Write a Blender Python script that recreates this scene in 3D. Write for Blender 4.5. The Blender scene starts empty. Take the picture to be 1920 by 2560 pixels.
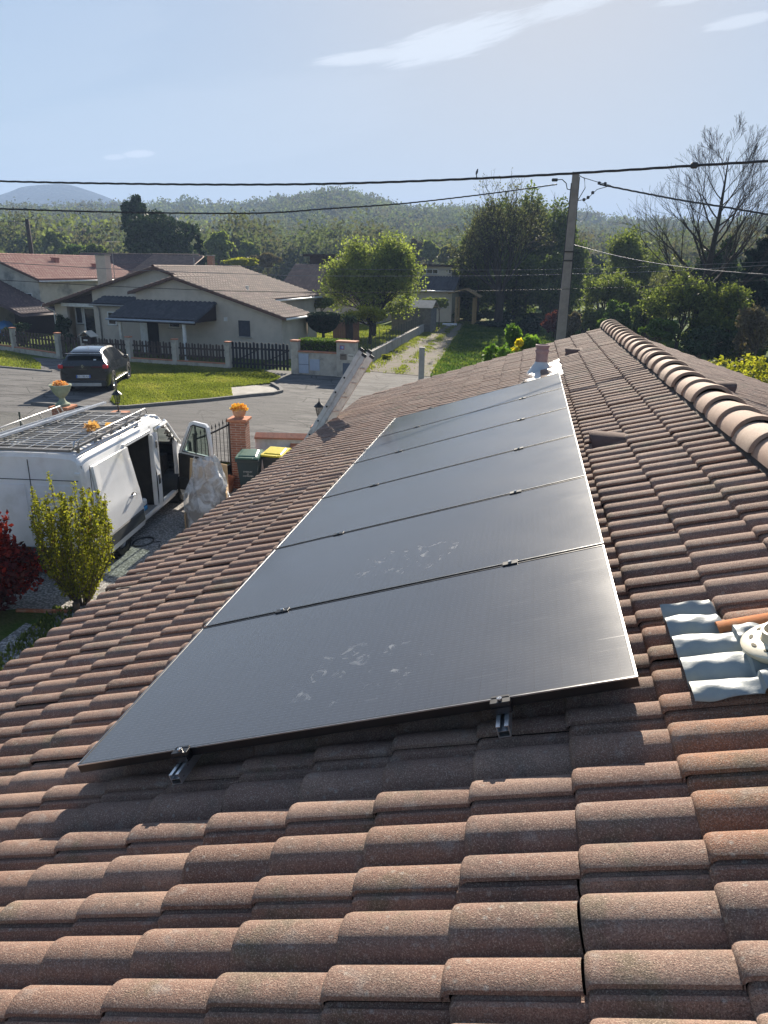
import bpy, bmesh, math, random
import numpy as np
from mathutils import Vector, Matrix
R_ = math.radians
rnd = random.Random(7)
SC = bpy.context.scene
COL = SC.collection

# ---------------------------------------------------------------- camera
PITCH, ROLL, YAW = 0.328952, 0.015647, 0.187288
F_PX = 1801.8
CAM = np.array([-0.4124, -2.0441, 4.70])
def _cam_axes():
    cy, sy = math.cos(YAW), math.sin(YAW)
    fw = np.array([-sy*math.cos(PITCH), cy*math.cos(PITCH), -math.sin(PITCH)])
    rt = np.array([cy, sy, 0.0]); up = np.cross(rt, fw)
    r2 = math.cos(ROLL)*rt+math.sin(ROLL)*up
    u2 = -math.sin(ROLL)*rt+math.cos(ROLL)*up
    return np.array([r2, u2, -fw])
AX = _cam_axes()
cam_d = bpy.data.cameras.new('camera'); cam = bpy.data.objects.new('camera', cam_d)
COL.objects.link(cam); SC.camera = cam
m4 = Matrix([[AX[0][i], AX[1][i], AX[2][i], CAM[i]] for i in range(3)]+[[0, 0, 0, 1]])
cam.matrix_world = m4
cam_d.sensor_fit = 'HORIZONTAL'; cam_d.sensor_width = 36.0
cam_d.lens = 36.0*F_PX/1920.0
cam_d.clip_start = 0.05; cam_d.clip_end = 9000

# ---------------------------------------------------------------- light
SUN_EL, SUN_AZ = R_(25.5), R_(0.0)        # azimuth measured from +Y towards +X
w = bpy.data.worlds.new('World'); SC.world = w; w.use_nodes = True
nt = w.node_tree; nt.nodes.clear()
out = nt.nodes.new('ShaderNodeOutputWorld'); bg = nt.nodes.new('ShaderNodeBackground')
sky = nt.nodes.new('ShaderNodeTexSky'); sky.sky_type = 'NISHITA'; sky.sun_disc = False
sky.sun_elevation = SUN_EL; sky.sun_rotation = SUN_AZ
sky.air_density = 1.0; sky.dust_density = 0.8; sky.ozone_density = 2.0; sky.altitude = 100
bg.inputs['Strength'].default_value = 0.13
# thin high clouds: streaky noise in the direction of the sky, kept to a few patches
def wn(t, **kw):
    n = nt.nodes.new(t)
    for k, v in kw.items(): setattr(n, k, v)
    return n
def wmath(op, a, b=None, clamp=False):
    n = wn('ShaderNodeMath', operation=op, use_clamp=clamp)
    for i, x in enumerate((a, b)):
        if x is None: continue
        if isinstance(x, (int, float)): n.inputs[i].default_value = x
        else: nt.links.new(x, n.inputs[i])
    return n.outputs[0]
tc = wn('ShaderNodeTexCoord'); sep = wn('ShaderNodeSeparateXYZ')
nt.links.new(tc.outputs['Generated'], sep.inputs[0])
zc = wmath('MAXIMUM', sep.outputs[2], 0.03)
az = wmath('ARCTAN2', sep.outputs[0], sep.outputs[1]); el = wmath('ARCSINE', sep.outputs[2])
comb = wn('ShaderNodeCombineXYZ'); nt.links.new(az, comb.inputs[0]); nt.links.new(el, comb.inputs[1])
def cloud(cx, cy, rx, ry, rot, scale, thr, amt):
    """streaky patch centred at azimuth cx / elevation cy (radians)"""
    dx = wmath('SUBTRACT', az, cx); dy = wmath('SUBTRACT', el, cy)
    c, s_ = math.cos(rot), math.sin(rot)
    u = wmath('ADD', wmath('MULTIPLY', dx, c/rx), wmath('MULTIPLY', dy, s_/rx))
    v = wmath('ADD', wmath('MULTIPLY', dx, -s_/ry), wmath('MULTIPLY', dy, c/ry))
    r = wmath('ADD', wmath('MULTIPLY', u, u), wmath('MULTIPLY', v, v))
    cc = wn('ShaderNodeCombineXYZ'); nt.links.new(u, cc.inputs[0]); nt.links.new(v, cc.inputs[1])
    no = wn('ShaderNodeTexNoise'); no.inputs['Scale'].default_value = scale
    no.inputs['Detail'].default_value = 7; no.inputs['Roughness'].default_value = 0.62
    no.inputs['Distortion'].default_value = 0.6
    mp = wn('ShaderNodeMapping'); mp.inputs['Scale'].default_value = (.6, 1.3, 1)
    mp.inputs['Location'].default_value = (cx*9, cy*7, 0)
    nt.links.new(cc.outputs[0], mp.inputs[0]); nt.links.new(mp.outputs[0], no.inputs[0])
    f = wmath('SUBTRACT', wmath('ADD', no.outputs[0], wmath('MULTIPLY', wmath('SUBTRACT', 1.0, r), 0.5)), thr)
    return wmath('MULTIPLY', wmath('MULTIPLY', f, 3.2, True), amt)
cl = None
CLOUDS = []
for a in ((-0.215, 0.234, 0.075, 0.008, 0.12, 4.2, 0.47, 0.8), (-0.115, 0.250, 0.10, 0.020, 0.22, 4.6, 0.49, 0.9),
          (0.02, 0.281, 0.07, 0.012, 0.2, 4.6, 0.53, 0.7), (-0.521, 0.117, 0.012, 0.003, 0.1, 1.5, 0.35, 0.8),
          (-0.492, 0.122, 0.018, 0.004, 0.1, 1.5, 0.35, 0.9), (0.205, 0.254, 0.04, 0.006, 0.1, 2.0, 0.4, 0.6),
          (0.155, 0.280, 0.04, 0.005, 0.1, 2.0, 0.4, 0.5), (-0.42, 0.155, 0.28, 0.05, 0.15, 2.6, 0.45, 0.14),
          (-0.60, 0.215, 0.16, 0.06, 0.3, 2.2, 0.45, 0.10)):
    c_ = cloud(*a); cl = c_ if cl is None else wmath('MAXIMUM', cl, c_)
mx = wn('ShaderNodeMix', data_type='RGBA'); nt.links.new(cl, mx.inputs[0])
# soften the glare round the sun so the whole sky stays within the exposure of the photograph
bw = wn('ShaderNodeRGBToBW'); nt.links.new(sky.outputs[0], bw.inputs[0])
fac = wmath('DIVIDE', 0.54, wmath('ADD', 1.0, wmath('DIVIDE', bw.outputs[0], 3.5)))
vs = wn('ShaderNodeVectorMath', operation='SCALE'); nt.links.new(sky.outputs[0], vs.inputs[0]); nt.links.new(fac, vs.inputs['Scale'])
tn = wn('ShaderNodeVectorMath', operation='MULTIPLY'); nt.links.new(vs.outputs[0], tn.inputs[0]); tn.inputs[1].default_value = (.985, .975, .955)
nt.links.new(tn.outputs[0], mx.inputs[6]); mx.inputs[7].default_value = (2.15, 2.2, 2.25, 1)
nt.links.new(mx.outputs[2], bg.inputs['Color']); nt.links.new(bg.outputs[0], out.inputs['Surface'])

sun_d = bpy.data.lights.new('sun', 'SUN'); sun_d.energy = 4.9; sun_d.angle = R_(0.5); sun_d.color = (1.0, 0.90, 0.76)
sun = bpy.data.objects.new('sun', sun_d); COL.objects.link(sun)
_sd = Vector((math.sin(SUN_AZ)*math.cos(SUN_EL), math.cos(SUN_AZ)*math.cos(SUN_EL), math.sin(SUN_EL)))
sun.rotation_euler = _sd.to_track_quat('Z', 'Y').to_euler(); sun.location = (0, 0, 60)
SC.view_settings.view_transform = 'Standard'; SC.view_settings.look = 'None'
SC.view_settings.exposure = 1.78; SC.view_settings.gamma = 1.0
SC.cycles.max_bounces = 6; SC.cycles.transparent_max_bounces = 12
# ---------------------------------------------------------------- helpers: mesh building
def ray(px, py):
    """direction through a pixel of the 1920x2560 photograph (used to read positions off the ground)"""
    v = np.array([(px-960)/F_PX, -(py-1280)/F_PX, -1.0])@AX
    return v
def gnd(px, py, z=0.0):
    d = ray(px, py); t = (z-CAM[2])/d[2]; return CAM+d*t
def atY(px, py, Y):
    d = ray(px, py); return CAM+d*((Y-CAM[1])/d[1])

class MB:
    def __init__(s): s.v = []; s.f = []; s.m = []; s.n = 0; s.mi = 0
    def add(s, verts, faces):
        verts = np.asarray(verts, float).reshape(-1, 3); o = s.n
        s.v.append(verts); s.n += len(verts)
        for f in faces: s.f.append([i+o for i in f]); s.m.append(s.mi)
        return s
    def box(s, x0, x1, y0, y1, z0, z1, M=None):
        p = np.array([[x, y, z] for z in (z0, z1) for y in (y0, y1) for x in (x0, x1)], float)
        if M is not None: p = tr(p, M)
        return s.add(p, [(0, 2, 3, 1), (4, 5, 7, 6), (0, 1, 5, 4), (2, 6, 7, 3), (0, 4, 6, 2), (1, 3, 7, 5)])
    def cbox(s, c, d, M=None):
        return s.box(c[0]-d[0]/2, c[0]+d[0]/2, c[1]-d[1]/2, c[1]+d[1]/2, c[2]-d[2]/2, c[2]+d[2]/2, M)
    def bbox(s, x0, x1, y0, y1, z0, z1, b, M=None):
        """box with chamfered edges (each face inset by b)"""
        X = (x0, x1); Y = (y0, y1); Z = (z0, z1); pts = []
        for k in (0, 1):
            for j in (0, 1):
                for i in (0, 1):
                    sx, sy, sz = (b if i == 0 else -b), (b if j == 0 else -b), (b if k == 0 else -b)
                    pts += [(X[i], Y[j]+sy, Z[k]+sz), (X[i]+sx, Y[j], Z[k]+sz), (X[i]+sx, Y[j]+sy, Z[k])]
        I = lambda i, j, k, a: ((k*2+j)*2+i)*3+a
        F = [(I(0,0,0,0), I(0,0,1,0), I(0,1,1,0), I(0,1,0,0)), (I(1,0,0,0), I(1,1,0,0), I(1,1,1,0), I(1,0,1,0)),
             (I(0,0,0,1), I(1,0,0,1), I(1,0,1,1), I(0,0,1,1)), (I(0,1,0,1), I(0,1,1,1), I(1,1,1,1), I(1,1,0,1)),
             (I(0,0,0,2), I(0,1,0,2), I(1,1,0,2), I(1,0,0,2)), (I(0,0,1,2), I(1,0,1,2), I(1,1,1,2), I(0,1,1,2))]
        for a in (0, 1):
            for b2 in (0, 1):
                F.append((I(0,a,b2,1), I(1,a,b2,1), I(1,a,b2,2), I(0,a,b2,2)))
                F.append((I(a,0,b2,0), I(a,1,b2,0), I(a,1,b2,2), I(a,0,b2,2)))
                F.append((I(a,b2,0,0), I(a,b2,1,0), I(a,b2,1,1), I(a,b2,0,1)))
                for c in (0, 1): F.append((I(a,b2,c,0), I(a,b2,c,1), I(a,b2,c,2)))
        p = np.array(pts, float)
        if M is not None: p = tr(p, M)
        return s.add(p, F)
    def tube(s, pts, r, n=8, caps=True):
        pts = [np.asarray(p, float) for p in pts]; k = len(pts)
        rr = r if hasattr(r, '__len__') else [r]*k
        V = []; ref = None
        for i, p in enumerate(pts):
            d = pts[min(i+1, k-1)]-pts[max(i-1, 0)]; d = d/(np.linalg.norm(d)+1e-9)
            if ref is None: ref = np.array([0, 0, 1.]) if abs(d[2]) < .9 else np.array([1., 0, 0])
            a = np.cross(d, ref); a /= np.linalg.norm(a)+1e-9; b = np.cross(d, a); ref = -b if False else ref
            for j in range(n):
                t = 2*math.pi*j/n; V.append(p+rr[i]*(math.cos(t)*a+math.sin(t)*b))
        F = [(i*n+j, i*n+(j+1) % n, (i+1)*n+(j+1) % n, (i+1)*n+j) for i in range(k-1) for j in range(n)]
        if caps: F += [tuple(range(n))[::-1], tuple((k-1)*n+j for j in range(n))]
        return s.add(V, F)
    def lathe(s, prof, c=(0, 0, 0), n=24, M=None, a0=0, a1=2*math.pi, sx=1, sy=1):
        full = abs(a1-a0-2*math.pi) < 1e-6; m = n if full else n+1; V = []
        for r, z in prof:
            for j in range(m):
                t = a0+(a1-a0)*j/n; V.append((c[0]+r*math.cos(t)*sx, c[1]+r*math.sin(t)*sy, c[2]+z))
        F = []
        for i in range(len(prof)-1):
            for j in range(n):
                j2 = (j+1) % m; F.append((i*m+j, i*m+j2, (i+1)*m+j2, (i+1)*m+j))
        V = np.array(V)
        if M is not None: V = tr(V, M)
        return s.add(V, F)
    def prism(s, poly, a, b, axis='y', M=None, caps=True):
        """extrude a 2-D polygon; axis = the extrusion axis, poly holds the other two coordinates"""
        n = len(poly); V = []
        for t in (a, b):
            for p, q in poly: V.append({'y': (p, t, q), 'x': (t, p, q), 'z': (p, q, t)}[axis])
        F = [(i, (i+1) % n, n+(i+1) % n, n+i) for i in range(n)]
        if caps: F += [tuple(range(n))[::-1], tuple(range(n, 2*n))]
        V = np.array(V, float)
        if M is not None: V = tr(V, M)
        return s.add(V, F)
    def quad(s, *p): return s.add(p, [tuple(range(len(p)))])
    def build(s, name, mat=None, parent=None, smooth=False, loc=None, recalc=True, angle=None):
        me = bpy.data.meshes.new(name)
        V = np.concatenate(s.v) if s.v else np.zeros((0, 3))
        me.from_pydata(V.tolist(), [], s.f)
        mats = mat if isinstance(mat, (list, tuple)) else [mat]
        for m_ in mats:
            if m_ is not None: me.materials.append(m_)
        if len(mats) > 1: me.polygons.foreach_set('material_index', s.m)
        if recalc:
            b = bmesh.new(); b.from_mesh(me); bmesh.ops.recalc_face_normals(b, faces=b.faces); b.to_mesh(me); b.free()
        if smooth: shade(me, angle)
        me.update()
        return link(name, me, parent, loc)
def shade(me, angle=None):
    me.polygons.foreach_set('use_smooth', [True]*len(me.polygons))
    if angle is not None:
        try: me.set_sharp_from_angle(angle=R_(angle))
        except Exception: pass
def link(name, me, parent=None, loc=None):
    o = bpy.data.objects.new(name, me); COL.objects.link(o)
    if parent is not None: o.parent = parent
    if loc is not None: o.location = loc
    return o
def raw(name, V, F, mat, parent=None, smooth=False, attr=None, uv=None):
    """fast mesh from numpy arrays; F is an (n,k) array; attr: dict name -> per-vertex float"""
    V = np.asarray(V, np.float32); F = np.asarray(F, np.int32); k = F.shape[1]
    me = bpy.data.meshes.new(name); me.vertices.add(len(V)); me.vertices.foreach_set('co', V.ravel())
    me.loops.add(F.size); me.loops.foreach_set('vertex_index', F.ravel())
    me.polygons.add(len(F)); me.polygons.foreach_set('loop_start', np.arange(0, F.size, k, dtype=np.int32))
    try: me.polygons.foreach_set('loop_total', np.full(len(F), k, np.int32))
    except Exception: pass
    if smooth: me.polygons.foreach_set('use_smooth', np.ones(len(F), bool))
    me.update(calc_edges=True)
    if mat: me.materials.append(mat)
    for a, val in (attr or {}).items():
        at = me.attributes.new(a, 'FLOAT', 'POINT'); at.data.foreach_set('value', np.asarray(val, np.float32))
    return link(name, me, parent)
def tr(p, M):
    p = np.asarray(p, float).reshape(-1, 3); A = np.array(M)
    return p@A[:3, :3].T+A[:3, 3]
def XF(x=0, y=0, z=0, rz=0, rx=0, ry=0):
    return Matrix.Translation((x, y, z))@Matrix.Rotation(rz, 4, 'Z')@Matrix.Rotation(ry, 4, 'Y')@Matrix.Rotation(rx, 4, 'X')
def tag(o, label=None, cat=None, group=None, kind=None):
    if label: o['label'] = label
    if cat: o['category'] = cat
    if group: o['group'] = group
    if kind: o['kind'] = kind
    return o
def thing(name, label, cat, loc=(0, 0, 0), rz=0, group=None):
    o = bpy.data.objects.new(name, None); COL.objects.link(o); o.location = loc; o.rotation_euler = (0, 0, rz)
    o.empty_display_size = 0.2
    return tag(o, label, cat, group)
def dup(root, loc=None, rz=None, label=None, scale=None):
    r = root.copy(); COL.objects.link(r)
    if loc is not None: r.location = loc
    if rz is not None: r.rotation_euler = (0, 0, rz)
    if scale is not None: r.scale = (scale,)*3
    if label: r['label'] = label
    for ch in list(root.children):
        c = ch.copy(); COL.objects.link(c); c.parent = r
        for g in list(ch.children):
            d = g.copy(); COL.objects.link(d); d.parent = c
    return r

# ---------------------------------------------------------------- helpers: materials
class NT:
    def __init__(s, name):
        s.m = bpy.data.materials.new(name); s.m.use_nodes = True; s.t = s.m.node_tree; s.t.nodes.clear()
        s.o = s.t.nodes.new('ShaderNodeOutputMaterial'); s.b = s.t.nodes.new('ShaderNodeBsdfPrincipled')
        s.t.links.new(s.b.outputs[0], s.o.inputs[0]); s._c = None
    def n(s, t, **kw):
        x = s.t.nodes.new(t)
        for k, v in kw.items(): setattr(x, k, v)
        return x
    def l(s, a, b): s.t.links.new(a, b)
    def co(s, kind='Object'):
        if s._c is None: s._c = s.n('ShaderNodeTexCoord')
        return s._c.outputs[kind]
    def math(s, op, a, b=None, c=None, clamp=False):
        x = s.n('ShaderNodeMath', operation=op, use_clamp=clamp)
        for i, v in enumerate((a, b, c)):
            if v is None: continue
            if isinstance(v, (int, float)): x.inputs[i].default_value = v
            else: s.l(v, x.inputs[i])
        return x.outputs[0]
    def map(s, scale=(1, 1, 1), rot=(0, 0, 0), loc=(0, 0, 0), src=None):
        x = s.n('ShaderNodeMapping'); x.inputs['Scale'].default_value = scale
        x.inputs['Rotation'].default_value = rot; x.inputs['Location'].default_value = loc
        s.l(src or s.co(), x.inputs[0]); return x.outputs[0]
    def noise(s, scale, detail=4, rough=.55, src=None, dist=0):
        x = s.n('ShaderNodeTexNoise'); x.inputs['Scale'].default_value = scale
        x.inputs['Detail'].default_value = detail; x.inputs['Roughness'].default_value = rough
        x.inputs['Distortion'].default_value = dist
        s.l(src or s.co(), x.inputs[0]); return x.outputs[0]
    def vor(s, scale, src=None, feature='F1', out='Distance', rand=1.0):
        x = s.n('ShaderNodeTexVoronoi', feature=feature); x.inputs['Scale'].default_value = scale
        x.inputs['Randomness'].default_value = rand
        s.l(src or s.co(), x.inputs[0]); return x.outputs[out]
    def ramp(s, f, stops, interp='LINEAR'):
        x = s.n('ShaderNodeValToRGB'); x.color_ramp.interpolation = interp; e = x.color_ramp.elements
        while len(e) < len(stops): e.new(0.5)
        for i, (p, c) in enumerate(stops):
            e[i].position = p; e[i].color = (c, c, c, 1) if isinstance(c, (int, float)) else (*c, 1)
        s.l(f, x.inputs[0]); return x.outputs[0]
    def mix(s, f, a, b, mode='MIX'):
        x = s.n('ShaderNodeMix', data_type='RGBA', blend_type=mode)
        for i, v in ((0, f), (6, a), (7, b)):
            if isinstance(v, (int, float)): x.inputs[i].default_value = v
            elif isinstance(v, tuple): x.inputs[i].default_value = (*v, 1)
            else: s.l(v, x.inputs[i])
        return x.outputs[2]
    def bump(s, h, strength=.5, dist=.01):
        x = s.n('ShaderNodeBump'); x.inputs['Strength'].default_value = strength; x.inputs['Distance'].default_value = dist
        s.l(h, x.inputs['Height']); s.l(x.outputs[0], s.b.inputs['Normal']); return x
    def col(s, c):
        if isinstance(c, tuple): s.b.inputs['Base Color'].default_value = (*c, 1)
        else: s.l(c, s.b.inputs['Base Color'])
    def set(s, **kw):
        for k, v in kw.items():
            i = s.b.inputs[k.replace('_', ' ')]
            if isinstance(v, (int, float)): i.default_value = v
            elif isinstance(v, tuple): i.default_value = v
            else: s.l(v, i)
        return s
def pm(name, c1, c2=None, scale=6, rough=.7, bump=0, bscale=60, bdist=.005, metal=0, c3=None, s3=1.2, spec=None, **kw):
    """general procedural material: two-tone noise, optional large stains, optional bump"""
    k = NT(name); c2 = c2 or tuple(x*.82 for x in c1)
    c = k.mix(k.ramp(k.noise(scale, 5, .6), [(.35, 0), (.65, 1)]), c1, c2)
    spec = spec if spec is not None else (.5 if rough < .6 else .12)
    if c3: c = k.mix(k.ramp(k.noise(s3, 4, .6), [(.5, 0), (.7, 1)]), c, c3)
    k.col(c)
    rn = k.math('MULTIPLY_ADD', k.noise(scale*2.3, 3), .16, max(rough-.08, .02))
    k.set(Roughness=rn, Metallic=metal, Specular_IOR_Level=spec)
    for a, b in kw.items(): k.set(**{a: b})
    if bump: k.bump(k.noise(bscale, 4, .65), bump, bdist)
    return k.m
def leafmat(name, a, b, c=None, trans=.35, sheen=None, rough=.5):
    """leaves: per-leaf colour from the 'tv' attribute, light passes through them"""
    k = NT(name); at = k.n('ShaderNodeAttribute', attribute_name='tv')
    stops = [(0, a), (1, b)] if c is None else [(0, a), (.6, b), (1, c)]
    cc = k.ramp(at.outputs['Fac'], stops); k.col(cc); k.set(Roughness=max(rough, .6), Specular_IOR_Level=.04)
    tl = k.n('ShaderNodeBsdfTranslucent'); ms = k.n('ShaderNodeMixShader'); ms.inputs[0].default_value = trans
    k.l(k.mix(1.0, cc, (1.25, 1.35, .7), 'MULTIPLY'), tl.inputs[0]); k.l(k.b.outputs[0], ms.inputs[1]); k.l(tl.outputs[0], ms.inputs[2])
    k.l(ms.outputs[0], k.o.inputs[0]); return k.m
def glassmat(name, tint=(.8, .9, .88), rough=.02, clear=.75):
    """thin window pane: mostly clear with a mirror coat"""
    k = NT(name); k.col((.02, .03, .03)); k.set(Roughness=rough, Specular_IOR_Level=.8)
    t = k.n('ShaderNodeBsdfTransparent'); t.inputs[0].default_value = (*tint, 1)
    ms = k.n('ShaderNodeMixShader'); ms.inputs[0].default_value = clear
    k.l(k.b.outputs[0], ms.inputs[1]); k.l(t.outputs[0], ms.inputs[2]); k.l(ms.outputs[0], k.o.inputs[0]); return k.m
# ---------------------------------------------------------------- helpers: plants
def rot_rand(r, n):
    """n random orthonormal pairs"""
    a = r.normal(size=(n, 3)); a /= np.linalg.norm(a, axis=1, keepdims=True)
    b = r.normal(size=(n, 3)); b -= (a*b).sum(1, keepdims=True)*a; b /= np.linalg.norm(b, axis=1, keepdims=True)
    return a, b
def leaves(name, P, size, mat, parent=None, seed=1, aspect=1.7, up=0.0, tv=None, droop=0, fold=True):
    """one mesh of small kite-shaped leaves at the points P"""
    r = np.random.RandomState(seed); n = len(P); P = np.asarray(P, float)
    a, b = rot_rand(r, n)
    if up: a[:, 2] += up; a /= np.linalg.norm(a, axis=1, keepdims=True); b -= (a*b).sum(1, keepdims=True)*a; b /= np.linalg.norm(b, axis=1, keepdims=True)
    c = np.cross(a, b)
    s = (np.asarray(size)*r.uniform(.6, 1.35, n))[:, None]
    base = P-a*s*.5*aspect; tip = P+a*s*.5*aspect
    l = P+b*s*.5-a*s*.1+c*s*.12; q = P-b*s*.5-a*s*.1+c*s*.12
    V = np.stack([base, l, tip, q], 1).reshape(-1, 3); F = np.arange(4*n).reshape(n, 4)
    if tv is None: tv = r.uniform(0, 1, n)
    return raw(name, V, F, mat, parent, False, {'tv': np.repeat(tv, 4)})
class Branch:
    """recursive branching; collects tapered tubes and the positions of the twig ends"""
    def __init__(s, seed): s.r = random.Random(seed); s.V = []; s.F = []; s.tips = []; s.n = 0
    def seg(s, p, q, r0, r1, k):
        d = q-p; L = np.linalg.norm(d)
        if L < 1e-6: return
        d = d/L; ref = np.array([0, 0, 1.]) if abs(d[2]) < .9 else np.array([1., 0, 0])
        a = np.cross(d, ref); a /= np.linalg.norm(a); b = np.cross(d, a)
        t = np.arange(k)*2*math.pi/k; cs = np.cos(t)[:, None]*a+np.sin(t)[:, None]*b
        s.V.append(p+cs*r0); s.V.append(q+cs*r1); o = s.n; s.n += 2*k
        for j in range(k): s.F.append((o+j, o+(j+1) % k, o+k+(j+1) % k, o+k+j))
    def grow(s, p, d, L, r, depth, spread=.6, nchild=3, ratio=.68, up=.12, wig=.18, rr=.6, keep=.55, kmin=3, minr=.004, apical=True):
        ns = 4 if depth > 1 else 3; q = p.copy(); dd = d/np.linalg.norm(d); rad = r
        kk = 8 if r > .08 else (5 if r > .03 else kmin)
        for i in range(ns):
            dd = dd+np.array([s.r.gauss(0, wig), s.r.gauss(0, wig), s.r.gauss(0, wig*.7)+up*.5]); dd /= np.linalg.norm(dd)
            q2 = q+dd*L/ns; r2 = max(rad*(keep+(1-keep)*.5)**(1/ns*1.6), minr)
            s.seg(q, q2, rad, r2, kk); q = q2; rad = r2
            if depth > 0 and i >= 1:
                for _ in range(nchild if i == ns-1 else max(1, nchild-2)):
                    ax = np.array([s.r.gauss(0, 1) for _ in range(3)]); ax -= ax.dot(dd)*dd; ax /= np.linalg.norm(ax)+1e-9
                    sp = spread*s.r.uniform(.6, 1.25); nd = dd*math.cos(sp)+ax*math.sin(sp)+np.array([0, 0, up])
                    s.grow(q.copy(), nd, L*ratio*s.r.uniform(.75, 1.15), rad*rr, depth-1, spread, nchild, ratio, up, wig, rr, keep, kmin, minr)
            if depth <= 1: s.tips.append(q.copy())
        if depth == 0: s.tips.append(q.copy())
    def build(s, name, mat, parent=None, smooth=True):
        return raw(name, np.concatenate(s.V), np.array(s.F), mat, parent, smooth)
M_BARK = pm('grey_brown_bark', (.13, .10, .075), (.08, .06, .045), 14, .9, .6, 60, .02)
M_BARKD = pm('dark_bark', (.055, .045, .04), (.035, .03, .026), 14, .9)
def blob_points(r, lobes, n, shell=.45):
    """points in a set of ellipsoid lobes, denser towards their surface; with sparse gaps"""
    vol = np.array([l[3]*l[4]*l[5] for l in lobes])**.75; pr = vol/vol.sum(); idx = r.choice(len(lobes), n, p=pr)
    d = r.normal(size=(n, 3)); d /= np.linalg.norm(d, axis=1, keepdims=True)
    rad = (shell+(1-shell)*r.uniform(0, 1, n)**.6)*(1+.10*r.normal(size=n))
    L = np.array(lobes)[idx]
    return L[:, :3]+d*rad[:, None]*L[:, 3:6]
def crown_lobes(r, c, rx, ry, rz, k, small=.42):
    """many smaller lobes scattered over and inside an ellipsoid"""
    out = []
    for _ in range(k):
        d = r.normal(size=3); d /= np.linalg.norm(d); q = r.uniform(.25, .82)
        s_ = small*r.uniform(.6, 1.25)
        out.append((c[0]+d[0]*rx*q, c[1]+d[1]*ry*q, c[2]+d[2]*rz*q, rx*s_, ry*s_, rz*s_*.85))
    return out
def leafy_tree(name, label, cat, base, h, rx, ry, crown_z, mat, n, size, seed, k=26, group=None, small=.40, trunk_r=.18, shell=.5, bark=None, aspect=1.5, bare=0, cz=None, rzf=None):
    """tapered trunk with limbs, and a crown of leaf-sized faces gathered in uneven clumps"""
    r = np.random.RandomState(seed); o = thing(name, label, cat, base, 0, group)
    cz = cz if cz is not None else (crown_z+h)/2; rz = rzf or (h-crown_z)/2
    lobes = crown_lobes(r, (0, 0, cz), rx, ry, rz, k, small)
    br = Branch(seed); p = np.zeros(3); p[2] = -.15
    top = crown_z+.35*(h-crown_z)
    q = np.array([r.normal(0, .03*h), r.normal(0, .03*h), top])
    mid = (p+q)/2+np.array([r.normal(0, .02*h), r.normal(0, .02*h), 0])
    br.seg(p, mid, trunk_r, trunk_r*.75, 8); br.seg(mid, q, trunk_r*.75, trunk_r*.5, 8)
    for l in lobes[:max(8, k//2)]:
        t = r.uniform(.45, 1); s_ = mid+(q-mid)*t; e = np.array(l[:3]); m_ = (s_+e)/2+np.array([0, 0, -.06*h])*r.uniform(0, 1)
        br.seg(s_, m_, trunk_r*.38, trunk_r*.24, 5); br.seg(m_, e, trunk_r*.24, trunk_r*.08, 4)
        for _ in range(4+bare):
            e2 = e+r.normal(size=3)*np.array(l[3:6])*.8; br.seg(e, e2, trunk_r*.09, .006, 3)
    br.build('trunk', bark or M_BARK, o)
    P = blob_points(r, lobes, n, shell)
    # clump tone: upper and outer leaves of a kind vary by lobe, not by shade
    leaves('crown', P, size, mat, o, seed, aspect, tv=np.clip(r.normal(.5, .26, n), 0, 1))
    return o
def bush(name, label, cat, base, rx, ry, h, mat, n, size, seed, k=14, group=None, small=.42, stems=7, bark=None, cz=.55, up=0.0):
    r = np.random.RandomState(seed); o = thing(name, label, cat, base, 0, group)
    lobes = crown_lobes(r, (0, 0, h*cz), rx, ry, h*(1-cz), k, small)
    br = Branch(seed)
    for i in range(stems):
        a = r.uniform(0, 6.28); p = np.array([.12*rx*math.cos(a), .12*ry*math.sin(a), -.05]); l = lobes[i % k]
        e = np.array(l[:3]); m_ = (p+e)/2+r.normal(size=3)*.05*h; br.seg(p, m_, .02*h, .014*h, 5); br.seg(m_, e, .014*h, .006*h, 4)
    br.build('stems', bark or M_BARK, o)
    P = blob_points(r, lobes, n, .45); P[:, 2] = np.abs(P[:, 2]-.02)+.02
    leaves('foliage', P, size, mat, o, seed, up=up); return o
# ---------------------------------------------------------------- the house whose roof fills the foreground
S = 0.3186293; CS, SS = math.cos(S), math.sin(S); Q0Z = 3.52
def RP(u, v, h):
    """roof frame -> world: u up the slope, v along the eaves, h out of the slope (0 = face of the panels)"""
    u = np.asarray(u, float); h = np.asarray(h, float); v = np.asarray(v, float)
    return np.stack([u*CS-h*SS, v+0*u, Q0Z+u*SS+h*CS], -1)
RM = Matrix([[CS, 0, -SS, 0], [0, 1, 0, 0], [SS, 0, CS, Q0Z], [0, 0, 0, 1]])   # local (u,v,h) -> world

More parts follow.
